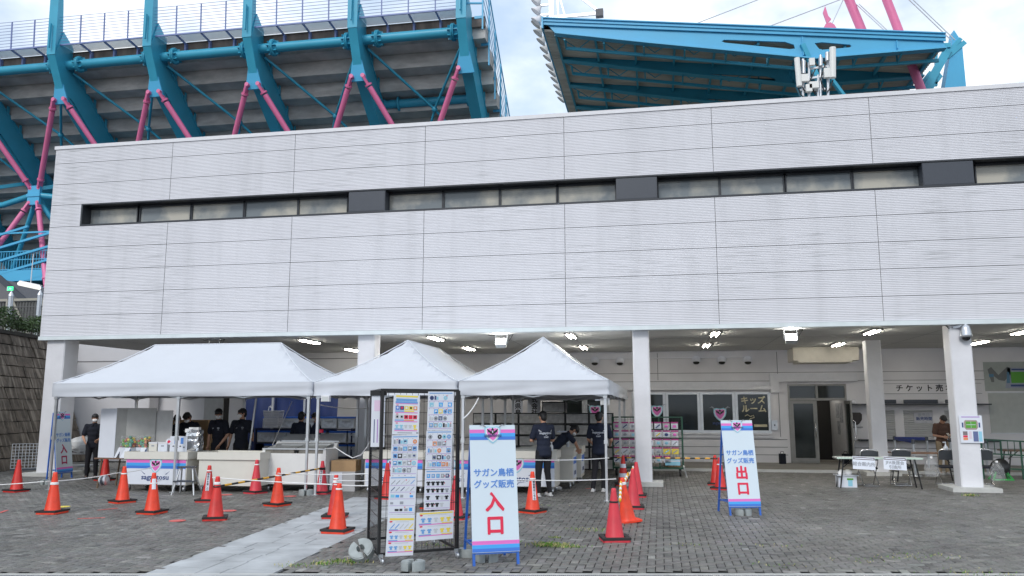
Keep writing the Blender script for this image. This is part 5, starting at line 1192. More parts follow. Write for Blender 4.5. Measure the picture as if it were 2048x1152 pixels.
c = MB(); c.prism([(-.60, .03, .962), (.02, .03, .962), (.02, .66, 1.06), (-.60, .66, 1.06)], (0, 0, .015)); c.prism([(.05, .03, .965), (.6, .03, .965), (.6, .66, 1.065), (.05, .66, 1.065)], (0, 0, .015)); c.build('lid', mat('freezer_lid', (.33, .34, .33), .12, var=.2), fz)
c = MB(); c.prism([(-.55, .62, 1.10), (.72, .62, 1.10), (.72, .95, 1.24), (-.55, .95, 1.24)], (0, 0, .03)); c.build('raised_lid', ALU, fz)
for s in (-1, 1):
    c = MB(); c.lathe([(.015, -.02), (.06, -.02), (.065, 0), (.06, .02), (.015, .02)], (s * .55, .1, .066), 16, rot=Matrix.Rotation(R(90), 3, 'Y')); c.bar((s * .55, .1, .06), (s * .55, .1, .16), .05); c.build('castor', STEEL, fz)
c = MB(); c.b2(-.72, .72, .02, .68, .12, .158); c.build('trolley_base', BLACK, fz)
o = tag(None or (lambda c: (c.lathe([(.06, 0), (.06, .07), (.055, .075)], (-7.75, 17.75, 1.26), 16), c.build('tape_roll', PRRED))[1])(MB()), 'small red tape roll on the raised freezer lid', 'tape')
# things on and round the left stall
def boxm(nm, lb, cat, x, y, z, w, d, h, m, rz=0, grp=None, trim=None):
    o = thing(nm, lb, cat, (x, y, z), rz, grp); c = MB(); c.b2(-w / 2, w / 2, -d / 2, d / 2, 0, h); c.build('body', m, o)
    if trim: trim(o, w, d, h)
    return o
def flap(o, w, d, h): c = MB(); c.b2(-w / 2 - .004, w / 2 + .004, -d / 2 - .004, d / 2 + .004, h - .03, h + .006); c.build('lid', WHITE, o); c = MB(); c.b2(-.035, .035, -d / 2 - .003, -d / 2 - .001, h - .09, h - .06); c.build('handle_slot', PRGREY, o)
boxm('storage_box', 'cream lidded box on the banner wagon, left of the white one', 'box', -11.25, 16.75, .86, .2, .3, .2, CREAM, 0, 'lidded boxes on the banner wagon', flap); boxm('storage_box', 'white lidded box on the banner wagon, between the cream box and the picture card', 'box', -10.99, 16.72, .86, .22, .3, .2, PRWHITE, 0, 'lidded boxes on the banner wagon', flap)
o = thing('picture_card', 'white card with two blue bottles and a red lips mark, standing on the banner wagon', 'sign', (-10.62, 16.6, .86), 0)
c = MB(); c.b2(-.21, .21, 0, .01, 0, .34); c.build('card', PRWHITE, o); c = MB(); c.rect(-.1, -.03, .17, .31, -.002, 0); c.rect(.05, .12, .17, .31, -.002, 0); c.xz([(-.235 + .075 * math.cos(t * .35), .22 + .07 * math.sin(t * .35)) for t in range(18)], -.003, 1); c.xz([(-.28, .21), (-.235, .18), (-.19, .22), (-.235, .26)], -.006, 2)
for q in ((-.12, .12), (-.03, .09), (.05, .12), (.14, .1)): c.xz([(q[0] + .025 * math.cos(t * .6), q[1] + .012 * math.sin(t * .6)) for t in range(10)], -.003, 3)
c.build('print', [PRTEXT, PRWHITE, PRRED, PRBLACK], o)
o = thing('foil_bag', 'crumpled silver insulated bag on the banner wagon beside the leg', 'bag', (-10.42, 16.9, .86)); c = MB(); rs = random.Random(8)
vs = []; nx_ = 12
for l in range(8):
    for k in range(nx_): a = 2 * math.pi * k / nx_; sx = .22 * max(-.8, min(.8, 1.25 * math.cos(a))); sy = .15 * max(-.8, min(.8, 1.25 * math.sin(a))); j = .016; vs.append((sx * (1 - .02 * l) + rs.uniform(-j, j), sy + rs.uniform(-j, j), l * .068))
c.add(vs, [(l * nx_ + k, l * nx_ + (k + 1) % nx_, (l + 1) * nx_ + (k + 1) % nx_, (l + 1) * nx_ + k) for l in range(7) for k in range(nx_)]); c.build('bag', SILVER, o); c = MB(); c.b2(-.12, .12, -.05, .05, .45, .53); c.b2(-.17, -.02, -.12, -.02, .42, .5); c.build('wrapping', MASKM, o)
# step stool
o = thing('step_stool', 'folding metal step stool in front of the banner wagon', 'step stool', (-9.98, 15.95, 0), .15); c = MB()
for s in (-1, 1): c.tube((s * .24, -.12, 0), (s * .13, .0, .56), .018, n=8); c.tube((s * .24, .30, 0), (s * .13, .08, .56), .018, n=8)
c.build('frame', ALU, o)
for z, y, w in ((.56, .04, .17), (.27, -.03, .22)): c = MB(); c.b2(-w, w, y - .1, y + .1, z, z + .03); c.build('step', DPANEL, o)
# boarded table with capsule displays
o = thing('folding_table', 'brown folding table under the left tent, carrying white boards and capsule boxes', 'table', (-12.1, 17.15, 0), .0)
c = MB(); c.b2(-.80, .72, -.3, .5, .66, .69); c.build('table_top', WOODT, o)
for x in (-.7, .62):
    for y in (-.25, .4): c = MB(); c.bar((x, y, 0), (x * .9, y, .69), .028); c.build('leg', mat('bronze_leg', (.16, .11, .07), .5), o)
o = thing('partition_board', 'white folding partition standing on the brown table, round the capsule boxes', 'partition', (-12.12, 17.1, .692)); o.scale = (.80, .85, 1.1); PB = mat('partition_grey', (.46, .46, .45), .6)
c = MB(); c.prism([(-.92, -.22, 0), (-.36, -.30, 0), (-.345, -.29, 0), (-.915, -.20, 0)], (0, 0, 1.02)); c.build('front_board', PRWHITE, o); c = MB(); c.prism([(-.355, -.285, .0), (-.23, .0, .0), (.40, .42, .0), (.40, .44, 0), (-.245, .01, 0), (-.37, -.285, 0)], (0, 0, 1.03)); c.build('back_board', PB, o); c = MB(); c.prism([(.30, .47, 0), (.92, .47, 0), (.92, .485, 0), (.30, .485, 0)], (0, 0, .98)); c.build('side_board', mat('partition_pale', (.56, .56, .56), .6), o)
rs = random.Random(11); CAPS = [PRORANGE, mat('capsule_red', (.45, .08, .06), .4, var=0), PRYEL, PRGREEN, PRGREEN, mat('capsule_teal', (.08, .32, .25), .4, var=0), mat('print_olive', (.30, .36, .08), .4, var=0)]
for i, (x, y) in enumerate(((-12.42, 17.12), (-12.12, 17.02), (-11.80, 17.14))):
    o = thing('capsule_box', ['white box heaped with coloured capsules, nearest the white board', 'white box heaped with coloured capsules, in the middle of the three', 'white box heaped with coloured capsules, farthest right of the three'][i], 'capsule box', (x, y, .692), -.1, 'boxes of coloured capsules'); c = MB(); c.b2(-.15, .15, -.14, .14, 0, .23); c.build('box', PRWHITE, o); c = MB(); c.prism([(.02, -.15, .23), (.16, -.15, .23), (.10, -.25, .0), (-.04, -.25, .0)], (0, -.003, 0)); c.build('price_card', PRWHITE, o); c = MB(); c.rect(-.02, .15, .06, .2, -.143); c.build('print', PRTEXT, o)
    c = MB()
    for k in range(75):
        u, v = rs.uniform(-.125, .125), rs.uniform(-.11, .11); c.ball((u, v, .23 + rs.random() * .24 * (1 - abs(u) * 3)), .033, rs.randrange(7), 8, 5)
    o2 = c.build('capsules', CAPS, o); c = MB(); c.b2(-.148, .148, -.138, .138, .235, .50); c.build('clear_cover', FILM, o)
def cart(o):
    pass
o = thing('roll_cage', 'folded grey wire roll cage standing against the stone wall', 'roll cage', (*G(62, 946).xy, 0), .55); c = MB(); w, h = .52, .82
for i in range(13): c.bar((-w + 2 * w * i / 12, 0, .14), (-w + 2 * w * i / 12, 0, h), .012)
for i in range(9): c.bar((-w, 0, .14 + (h - .14) * i / 8), (w, 0, .14 + (h - .14) * i / 8), .012)
c.build('mesh', STEEL, o); c = MB(); c.b2(-w, w, -.05, .3, .08, .13); c.build('base', DPANEL, o)
for x in (-.4, .4): c = MB(); c.lathe([(.01, -.02), (.045, -.02), (.045, .02), (.01, .02)], (x, .02, .045), 14, rot=Matrix.Rotation(R(90), 3, 'Y')); c.build('castor', BLACK, o)
o = thing('hand_cart', 'low cart with a white plastic wrapped load, right of the leftmost sign', 'cart', (*G(158, 943).xy, 0), .2); c = MB(); c.b2(-.45, .45, -.25, .25, .14, .19); c.bar((-.45, 0, .19), (-.45, 0, .55), .03); c.bar((.45, 0, .19), (.45, 0, .55), .03); c.b2(-.45, .45, -.2, .2, .5, .53); c.build('deck', STEEL, o)
for x in (-.35, .35): c = MB(); c.lathe([(.01, -.02), (.06, -.02), (.06, .02), (.01, .02)], (x, -.15, .065), 14, rot=Matrix.Rotation(R(90), 3, 'Y')); c.build('wheel', BLACK, o)
c = MB(); rs = random.Random(3); vs = []
for i in range(9):
    for k in range(14): t = math.pi * i / 8; a = 2 * math.pi * k / 14; vs.append((.40 * math.sin(t) * math.cos(a) + rs.gauss(0, .02), .26 * math.sin(t) * math.sin(a) + rs.gauss(0, .02), .76 - .24 * math.cos(t) * (1 if i > 3 else .9) + rs.gauss(0, .018)))
c.add(vs, [(i * 14 + k, i * 14 + (k + 1) % 14, (i + 1) * 14 + (k + 1) % 14, (i + 1) * 14 + k) for i in range(8) for k in range(14)]); c.build('wrapped_load', mat('white_film', (.66, .67, .68), .35, bump=.8, bscale=14), o)
def ctn(o, w, d, h): c = MB(); c.b2(-w / 2 - .001, w / 2 + .001, -.03, .03, h - .12, h + .001); c.build('parcel_tape', mat('parcel_tape', (.47, .34, .2), .35), o)
boxm('carton', 'big brown carton standing behind the staff at the left stall', 'carton', -12.35, 19.35, .0, .55, .5, 1.52, CARD, 0, 'brown cartons', ctn); boxm('carton', 'brown carton behind the staff members looking down, right of the big one', 'carton', -11.72, 19.4, 0, .55, .5, 1.52, CARD, 0, 'brown cartons', ctn)
boxm('carton', 'brown carton on top of a grey one, right of the freezer', 'carton', -6.98, 17.45, .43, .56, .45, .24, CARD, .1, 'brown cartons', ctn)
o = boxm('carton', 'grey carton with a white notice, under the brown one right of the freezer', 'carton', -7.0, 17.45, 0, .58, .46, .43, mat('grey_board', (.42, .42, .43), .8), .1, 'brown cartons'); c = MB(); c.b2(-.28, -.0, -.245, -.232, -.0 + .02, .41); c.build('notice', PRWHITE, o); c = MB(); c.rect(-.2, -.09, .26, .285, -.247); c.xz([(-.12, .26), (-.07, .30), (-.10, .2)], -.247); c.build('print', PRNAVY, o)
# blue sheet, blue-lidded storage boxes and basket behind the freezer
o = thing('tarpaulin', 'dark blue tarpaulin hung behind the shelves at the back of the left tent', 'tarpaulin', (-9.72, 20.75, 0)); o.scale = (1.16, 1, 1); c = MB(); vs = []
for i in range(31):
    for j in range(7): x = -1.35 + 2.3 * i / 30; vs.append((x, .05 * math.sin(i * .9) + .03 * math.sin(j * 2 + i * .3), .05 + 2.15 * j / 6))
c.add(vs, [(i * 7 + j, (i + 1) * 7 + j, (i + 1) * 7 + j + 1, i * 7 + j + 1) for i in range(30) for j in range(6)], 0, True); c.build('sheet', TARP, o)
for x in (-.62, .18): c = MB(); c.bar((x, -.09, 0), (x, -.09, 2.2), .05); c.build('pole', ALU, o)
hp = mat('handle_plastic', (.50, .51, .52), .4, var=0)
def drawer(nm, lb, x, y, z, w, h, d, frame, front, grp):
    o = thing(nm, lb, 'storage box', (x, y, z), 0, grp); e = .022
    if grp.startswith('blue'):
        c = MB(); c.b2(-w / 2 - .004, w / 2 + .004, -.006, d, h - .045, h + .002); c.build('lid', frame, o); frame = hp; h -= .046
    c = MB(); c.b2(-w / 2, w / 2, 0, d, 0, e); c.b2(-w / 2, w / 2, 0, d, h - e * 1.4, h - .002); c.b2(-w / 2, -w / 2 + e, 0, d, e, h - e * 1.4); c.b2(w / 2 - e, w / 2, 0, d, e, h - e * 1.4); c.build('frame', frame, o)
    c = MB(); c.b2(-w / 2 + e, w / 2 - e, .012, d * .9, e, h - e * 1.5); b = c.build('drawer', front, o)
    c = MB(); c.bar((-w * .22, -.004, h * .80), (w * .22, -.004, h * .80), .02, .03); c.bar((-w * .22, -.004, h * .80), (-w * .26, .004, h * .72), .02, .02); c.bar((w * .22, -.004, h * .80), (w * .26, .004, h * .72), .02, .02); c.build('handle', hp, o)
    return o
OR = ['first', 'second', 'third', 'fourth', 'fifth', 'sixth', 'seventh']
sh = [[(-8.95, .42), (-8.48, .50), (-7.98, .42), (-7.48, .40), (-7.05, .42)], [(-9.06, .46), (-8.68, .28), (-8.32, .42), (-7.75, .40), (-7.25, .44), (-6.85, .3)], [(-8.85, .50), (-8.32, .50), (-7.8, .5), (-7.26, .5), (-6.82, .34)], [(-8.85, .50), (-8.32, .50), (-7.8, .5), (-7.26, .5)]]
for r, row in enumerate(sh):
    z = [1.30, .93, .58, .22][r]
    for k, (x, w) in enumerate(row):
        drawer('storage_box', 'pale box behind the freezer, %s row from the top, %s from the left' % (OR[r], OR[k]), -10.63 + (x + 9.29) * 1.12, 20.2, z, w * 1.12 - .015, .30, .4, SHELFB if r < 3 else SHELFD, CLEARB, 'blue-lidded storage boxes behind the freezer')
o = thing('shelf_unit', 'dark shelving that carries the blue-lidded boxes behind the freezer', 'shelves', (-9.26, 20.2, 0)); c = MB()
for z in (.19, .55, .895, 1.265): c.b2(-1.42, 1.3, .0, .5, z - .012, z + .012)
for x in (-1.42, 1.3): c.b2(x - .02, x + .02, .0, .5, 0, 1.3)
c.build('frame', mat('navy_shelf', (.012, .018, .06), .5), o)
o = thing('laundry_basket', 'white slatted basket hanging above the shelves at the back of the left tent', 'basket', (-10.02, 19.9, 1.36)); c = MB(); n = 14
for i in range(n + 1):
    u = -1 + 2 * i / n
    for y in (-1, 1): c.bar((u * .17, y * .12, 0), (u * .21, y * .15, .38), .016)
for i in range(7): z = .38 * i / 6; s = .17 + .04 * i / 6; t = .12 + .03 * i / 6; [c.bar(a, b, .014) for a, b in (((-s, -t, z), (s, -t, z)), ((-s, t, z), (s, t, z)), ((-s, -t, z), (-s, t, z)), ((s, -t, z), (s, t, z)))]
c.b2(-.225, .225, -.165, .165, .38, .40); c.build('basket', WHITE, o); c = MB(); c.path([(-.16, 0, .4), (-.14, 0, .5), (-.10, 0, .52), (-.09, 0, .47)], .012); c.build('hook', WHITE, o)
# dark wall of clear drawers behind the right-hand stalls
for r in range(5):
    for k in range(6):
        drawer('clear_drawer', 'clear drawer in the dark drawer wall, %s row down, %s from the left' % (OR[r], OR[k]), -5.32 + .715 * k, 24.35, 1.36 - .335 * r, .70, .325, .5, SHELFD, CLEAR, 'clear drawers stacked behind the right stalls')
drawer('clear_drawer', 'single clear drawer on top of the drawer wall, under the hung name boards', -3.17, 24.35, 1.70, .70, .325, .5, SHELFD, CLEAR, 'clear drawers stacked behind the right stalls')
for i, (s_, x, w, lb) in enumerate((('株式会社', -3.86, .40, 'white hanging name board with black characters reading company, behind the right tent'), ('佐賀県鳥', -4.38, .34, 'white hanging name board with black characters naming the prefecture, left of the other'))):
    o = thing('name_board', lb, 'sign', (x, 24.9, 1.5), 0, 'white name boards behind the drawer wall'); c = MB(); c.b2(-w / 2, w / 2, 0, .03, 0, 1.05); c.build('board', PRWHITE, o)
    for k, chx in enumerate(s_): text(chx, .20, PRBLACK, o, .02, -.002, .78 - .20 * k, bold=.004)
# ================================================================ GOODS TROLLEY with hanging packs
tr_ = thing('goods_trolley', 'tall green wire trolley hung with rows of packaged goods, behind the middle column', 'trolley', (-.36, 22.5, 0))
c = MB()
for x in (-.94, -.32, .32, .94):
    for y in (0, .55): c.bar((x, y, .2), (x, y, 1.58), .035)
for z in (.22, 1.0, 1.58):
    for y in (0, .55): c.bar((-.94, y, z), (.94, y, z), .03)
    for x in (-.94, .94): c.bar((x, 0, z), (x, .55, z), .03)
c.b2(-.94, .94, 0, .55, .2, .24); c.build('frame', GREENF, tr_)
c = MB()
for i in range(24): c.bar((-.92 + .08 * i, .01, .26), (-.92 + .08 * i, .01, 1.56), .006)
for i in range(12): c.bar((-.94, .01, .3 + .11 * i), (.94, .01, .3 + .11 * i), .006)
c.build('mesh', BLACK, tr_)
for x in (-.85, .85):
    c = MB(); c.lathe([(.015, -.03), (.09, -.03), (.1, 0), (.09, .03), (.015, .03)], (x, .05, .1), 16, rot=Matrix.Rotation(R(90), 3, 'Y')); c.bar((x, .05, .1), (x, .08, .2), .07); c.build('castor', BLACK, tr_)
c = MB(); c.bar((.94, -.02, .3), (1.02, -.2, .0), .03); c.build('brake_leg', STEEL, tr_)
PACKM = [mat('pack_film', (.50, .51, .52), .25, var=.3, scale=20), PRWHITE, CLEARB]; rs = random.Random(21)
MAG = mat('pack_header', (.42, .05, .22), .4, var=.1)
OR8 = OR + ['eighth']
for r in range(5):
    for k in range(8):
        if r == 4 and k == 7: continue
        w, h = .185, .185; x = -1.18 + .222 * k; z = 1.27 - .225 * r
        o = thing('goods_pack', 'goods pack with magenta header on the trolley, %s row down, %s from the left' % (OR[r], OR8[k]), 'goods pack', (x, 22.46, z), 0, 'hanging goods packs on the green trolley')
        c = MB(); c.b2(-w / 2, w / 2, 0, .018, 0, h * .78); c.build('pouch', PACKM[rs.randrange(3)] if not (r == 3 and k in (6, 7)) else PRYEL, o); c = MB(); c.b2(-w / 2 - .004, w / 2 + .004, -.002, .02, h * .79, h); c.build('header', MAG, o)
        c = MB(); ty = rs.random(); m_ = rs.choice([PRGREY, PRNAVY, PRLB, PRPINK, PRGREY, PRYEL if ty < .3 else PRGREY])
        if ty < .4: c.bar((-w * .3, -.006, h * .15), (w * .3, -.006, h * .6), .01, .03)
        elif ty < .7: c.ball((0, -.004, h * .38), (.05, .008, .04), n=10, m=6)
        else: c.box((0, -.004, h * .36), (.09, .01, .07))
        c.build('item', m_, o)
o = boxm('carton', 'open brown carton on the floor of the green trolley', 'carton', .28, 22.75, .245, .35, .3, .14, CARD, .5, 'brown cartons', ctn)
o = thing('blue_pouch', 'blue and white pouch hung low at the right of the green trolley', 'pouch', (.3, 22.46, .30)); c = MB(); c.b2(-.2, .2, 0, .03, 0, .16); c.build('body', PRLB, o); c = MB(); c.b2(-.2, .2, -.003, -.001, .10, .13); c.build('band', PRWHITE, o)
# small things on the right wagons
for i, (x, y, lb) in enumerate(((-2.62, 17.62, 'white-triggered spray bottle on the wagon, left of the blue tray'), (-2.36, 17.75, 'white-triggered spray bottle on the wagon, right of the blue tray'), (-2.2, 19.5, 'spray bottle on the second wagon back'))):
    o = thing('spray_bottle', lb, 'bottle', (x, y, .9), 0, 'spray bottles on the wagons'); c = MB(); c.lathe([(.03, 0), (.038, .01), (.036, .10), (.015, .14), (.013, .16)], n=14); c.build('bottle', CLEARB, o); c = MB(); c.bar((0, 0, .16), (0, 0, .2), .03); c.bar((.02, 0, .205), (-.06, 0, .20), .03, .035); c.bar((-.03, 0, .19), (-.045, 0, .14), .012); c.build('trigger', WHITE, o)
boxm('tray', 'blue plastic tray between the spray bottles on the wagon', 'tray', -2.5, 17.8, .9, .22, .2, .05, mat('tray_blue', (.10, .15, .42), .4), 0, None, lambda o, w, d, h: (lambda c: (c.b2(-w / 2 + .01, w / 2 - .01, -d / 2 + .01, d / 2 - .01, h, h + .004), c.build('rim', PRWHITE, o)))(MB()))
# ================================================================ RIGHT: WALL SIGNS, TABLES, CHAIRS
o = thing('crest_sticker', 'team crest sticker on the second window right of the middle column', 'sticker', (*F(1440, 828, YB - .03).xy, F(1440, 828, YB - .03).z)); c = MB(); crest_shapes(c, 0, 0, .42, 0); c.build('crest', CREST, o); text('sagantosu', .13, PRNAVY, o, 0, -.012, -.30, bold=.003)
o = thing('crest_sticker', 'team crest sticker on the window just right of the middle column, above the trolley', 'sticker', tuple(F(1314, 822, YB - .03))); c = MB(); crest_shapes(c, 0, 0, .40, 0); c.build('crest', CREST, o)
o = thing('crest_sticker', 'team crest sticker on the dark window left of the middle column, above the drawers', 'sticker', tuple(F(1190, 822, YB - .03))); c = MB(); crest_shapes(c, 0, 0, .40, 0); c.build('crest', CREST, o)
o = thing('window_lettering', 'hand-made cream paper letters for the kids room on the rightmost window', 'lettering', tuple(F(1506, 805, YB - .02))); CR = mat('cream_paper', (.55, .50, .34), .7, var=.1)
text('キッズ', .27, CR, o, 0, -.004, .06, bold=.008); text('ルーム', .27, CR, o, .02, -.004, -.22, bold=.008)
c = MB(); c.path([(-.28, -.004, -.45), (-.2, -.004, -.4), (-.1, -.004, -.46), (0, -.004, -.42), (.02, -.004, -.5), (-.1, -.004, -.53), (-.15, -.004, -.58)], .012); c.build('doodle', CR, o); c = MB(); c.b2(.0, .42, -.006, -.003, -.80, -.72); c.build('strip', CR, o)
p = F(1549, 851, YB - .06); o = thing('mailbox', 'small grey metal box on the wall left of the entrance doors', 'wall box', tuple(p)); c = MB(); c.b2(-.09, .09, -.06, .06, -.15, .15); c.build('body', STEEL, o); c = MB(); c.b2(-.1, .1, -.07, .06, .15, .165); c.build('cap', STEEL, o); c = MB(); c.b2(-.02, .02, -.066, -.061, -.02, .04); c.build('lock', DPANEL, o)
for px, lb in ((1564, 'black bag on the pavement at the left of the doors'), (1690, 'black doormat holder beside the open door')): p = G(px, 927, .06); boxm('bag', lb, 'bag', p.x, p.y - .15, .06, .18, .16, .32, BLKC, .2, None, lambda o, w, d, h: (lambda c: (c.path([(-.06, 0, h), (-.04, 0, h + .07), (.04, 0, h + .07), (.06, 0, h)], .01), c.build('handle', BLACK, o)))(MB()))
p = F(1862, 777, YB - .03); o = thing('ticket_sign', 'long white sign with black characters for the ticket office above the hatches', 'sign', tuple(p)); c = MB(); c.b2(-1.5, 1.5, 0, .025, -.17, .17); c.build('board', WALL, o); text('チ ケ ッ ト 売 場', .235, PRBLACK, o, -.2, -.002, 0, bold=.006); c = MB(); [c.b2(-1.5, 1.5, -.004, -.001, z, z + .012) for z in (-.168, .155)]; c.build('edge_line', WALLG, o)
p = F(1713, 838, YB - .02); o = thing('wall_crest', 'dark metal crest plaque on the wall right of the entrance doors', 'plaque', tuple(p)); c = MB(); c.xz([(-.17, .15), (-.12, .21), (.12, .21), (.17, .15), (.16, -.02), (.08, -.14), (0, -.2), (-.08, -.14), (-.16, -.02)], 0, 0, t=.03); c.build('plaque', mat('dark_bronze', (.05, .043, .04), .4, .6), o); c = MB(); c.b2(-.18, .18, -.02, 0, -.27, -.25); c.build('name_bar', DPANEL, o)
p = F(1707, 806, YB - .02); o = thing('wall_lamp', 'small round white lamp on the wall above the crest plaque', 'lamp', tuple(p)); c = MB(); c.ball((0, 0, 0), .08); c.build('globe', WHITE, o); c = MB(); c.lathe([(.06, 0), (.06, .03)], n=14, rot=Matrix.Rotation(R(-90), 3, 'X')); c.build('base', DPANEL, o)
p = F(1848, 836, YB + .02); o = thing('notice', 'pale notice with black lines stuck on the middle ticket shutter', 'notice', tuple(p)); c = MB(); c.b2(-.30, .30, -.006, -.001, -.16, .17); c.build('sheet', mat('notice_sheet', (.50, .50, .54), .5), o); text('販売日', .12, PRGREY, o, 0, -.007, .09, bold=.002); text('販売時間', .12, PRNAVY, o, 0, -.007, -.03, bold=.003); text('10:00', .07, PRGREY, o, 0, -.007, -.13)
p0, p1 = F(1966, 724, YB - .02), F(2092, 782, YB - .02); o = thing('map_board', 'large grey and green stadium map board high on the wall at the right edge', 'map', ((p0.x + p1.x) / 2, p0.y, (p0.z + p1.z) / 2)); W2, H2 = (p1.x - p0.x) / 2, (p0.z - p1.z) / 2
c = MB(); c.b2(-W2, W2, -.0, .03, -H2, H2); c.build('board', mat('map_back', (.36, .39, .37), .6), o); c = MB(); s = W2 / 63
def mp_(pts, k, y=-.002): c.xz([((x - 63) * s, (29 - z_) * H2 / 29) for x, z_ in pts][::-1], y, k)
mp_([(8, 15), (16, 10), (30, 26), (50, 10), (56, 12), (56, 24), (42, 38), (30, 36), (20, 28), (20, 40), (14, 40)], 0); mp_([(50, 12), (110, 12), (110, 52), (42, 52), (48, 30)], 1); mp_([(56, 20), (108, 20), (108, 42), (56, 42)], 2, -.005); mp_([(58, 14), (108, 14), (108, 17), (58, 17)], 3, -.005); mp_([(54, 45), (106, 45), (106, 49), (54, 49)], 3, -.005); mp_([(10, 24), (20, 24), (20, 30), (10, 30)], 4, -.005); mp_([(48, 20), (53, 20), (53, 42), (46, 42)], 4, -.005)
c.build('map_print', [mat('map_grey', (.16, .17, .17), .6), mat('map_pale', (.30, .33, .42), .6), PRGREEN, PRNAVY, mat('map_blue', (.10, .22, .34), .6)], o)
p0, p1 = F(1976, 786, YB - .02), F(2092, 866, YB - .02); o = thing('white_board', 'blank pale board on the wall below the stadium map', 'board', ((p0.x + p1.x) / 2, p0.y, (p0.z + p1.z) / 2)); W2, H2 = (p1.x - p0.x) / 2, (p0.z - p1.z) / 2
c = MB(); c.b2(-W2, W2, 0, .03, -H2, H2); c.build('board', mat('pale_board', (.44, .46, .44), .5), o); c = MB(); c.b2(-W2 - .02, W2 + .02, -.01, .035, H2, H2 + .03); c.b2(-W2 - .02, W2 + .02, -.01, .035, -H2 - .03, -H2); c.build('frame', ALU, o)
# seat map notice on the right column
pa, pb, pc = F(1920, 831, 19.66), F(1962, 831, 19.66), F(1962, 886, 19.66); o = thing('seat_map', 'white seating plan with a green pitch taped to the right-hand column', 'notice', ((pa.x + pb.x) / 2, 19.685, (pb.z + pc.z) / 2)); W2, H2 = (pb.x - pa.x) / 2 + .02, (pb.z - pc.z) / 2
c = MB(); c.b2(-W2, W2, -.006, 0, -H2, H2); c.build('sheet', PRWHITE, o); c = MB(); f = lambda u, v: ((u - .5) * 2 * W2, (.5 - v) * 2 * H2)
def fr(u0, u1, v0, v1, k, y=-.008): a, b = f(u0, v1), f(u1, v0); c.rect(a[0], b[0], a[1], b[1], y, k)
c.xz([f(*q) for q in [(.25, .17), (.75, .17), (.80, .24), (.80, .44), (.72, .52), (.28, .52), (.20, .44), (.20, .24)]][::-1], -.0065, 0); fr(.27, .73, .22, .46, 1, -.0095); fr(.10, .17, .26, .44, 2); fr(.83, .90, .26, .44, 2); fr(.1, .9, .04, .07, 3); fr(.12, .32, .58, .72, 4); fr(.12, .32, .73, .80, 5); fr(.12, .32, .81, .9, 6); fr(.38, .50, .58, .85, 7); fr(.56, .78, .58, .95, 8); fr(.80, .95, .58, .95, 9); fr(.30, .70, .33, .345, 10, -.0105); fr(.495, .505, .22, .46, 10, -.0105)
c.build('print', [mat('plan_tan', (.36, .28, .26), .6, var=0), PRGREEN, PRNAVY, PRPURPLE, mat('plan_grey', (.2, .17, .18), .6, var=0), PRRED, PRORANGE, mat('plan_pale', (.68, .58, .66), .6, var=0), mat('plan_slate', (.12, .15, .3), .6, var=0), PRLB, PRWHITE], o)
# information table
def fold_table(label, x0, x1, y, d, h, top, legm):
    cx = (x0 + x1) / 2; w = (x1 - x0) / 2; o = thing('folding_table', label, 'table', (cx, y, 0), .03, 'folding tables'); c = MB(); c.b2(-w, w, -d / 2, d / 2, h - .03, h); c.build('table_top', top, o); c = MB(); c.b2(-w - .002, w + .002, -d / 2 - .006, -d / 2 - .0005, h - .034, h + .002); c.build('edge_strip', mat('edge_green', (.50, .62, .54), .5) if top is not WOODT else top, o)
    for sx in (-1, 1):
        for sy in (-1, 1): c = MB(); c.bar((sx * (w - .05), sy * (d / 2 - .04), 0), (sx * (w - .16), sy * (d / 2 - .06), h - .03), .028); c.build('leg', legm, o)
        c = MB(); c.bar((sx * (w - .08), -(d / 2 - .05), .25), (sx * (w - .08), d / 2 - .05, .25), .022); c.bar((sx * (w - .16), 0, h - .25), (sx * (w - .42), 0, h - .03), .02); c.build('brace', legm, o)
    return o
fold_table('long pale-topped folding table with two hung notices in front of the doors', 3.98, 5.84, 20.15, .45, .70, mat('pale_top', (.50, .52, .48), .5), BLACK)
fold_table('brown folding table with a pump bottle behind the two grey chairs', 5.75, 7.3, 22.2, .5, .72, WOODT, BLACK)
def hung_notice(label, px, l1, l2):
    p = F(px, 922, 19.88); o = thing('hung_notice', label, 'notice', (p.x, 19.90, .70), 0, 'white notices hung on the long table'); o.rotation_euler = (R(-10), R(3), .02); w = .245
    c = MB(); c.b2(-w, w, -.004, 0, -.27, .02); c.build('sheet', PRWHITE, o); c = MB(); c.rect(-w + .01, w - .01, -.05, .005, -.006, 0); c.build('header', mat('header_dark', (.05, .02, .03), .5, var=0), o); c = MB(); c.rect(-w + .05, w - .03, -.036, -.012, -.0075, 0); c.xz([(-w + .025, -.04), (-w + .045, -.03), (-w + .045, -.008), (-w + .022, -.008)], -.0072); c.build('header_print', PRWHITE, o)
    text(l1, .098 if not l2 else .09, PRGREY, o, 0, -.006, -.155 if not l2 else -.115, bold=.0025)
    if l2: text(l2, .09, PRGREY, o, .0, -.006, -.215, bold=.0025)
hung_notice('white notice with one line of characters, left of the two on the long table', 1728, '総合案内所', None); hung_notice('white notice with two lines of characters, right of the two on the long table', 1790, 'JFA後援会', '引換所')
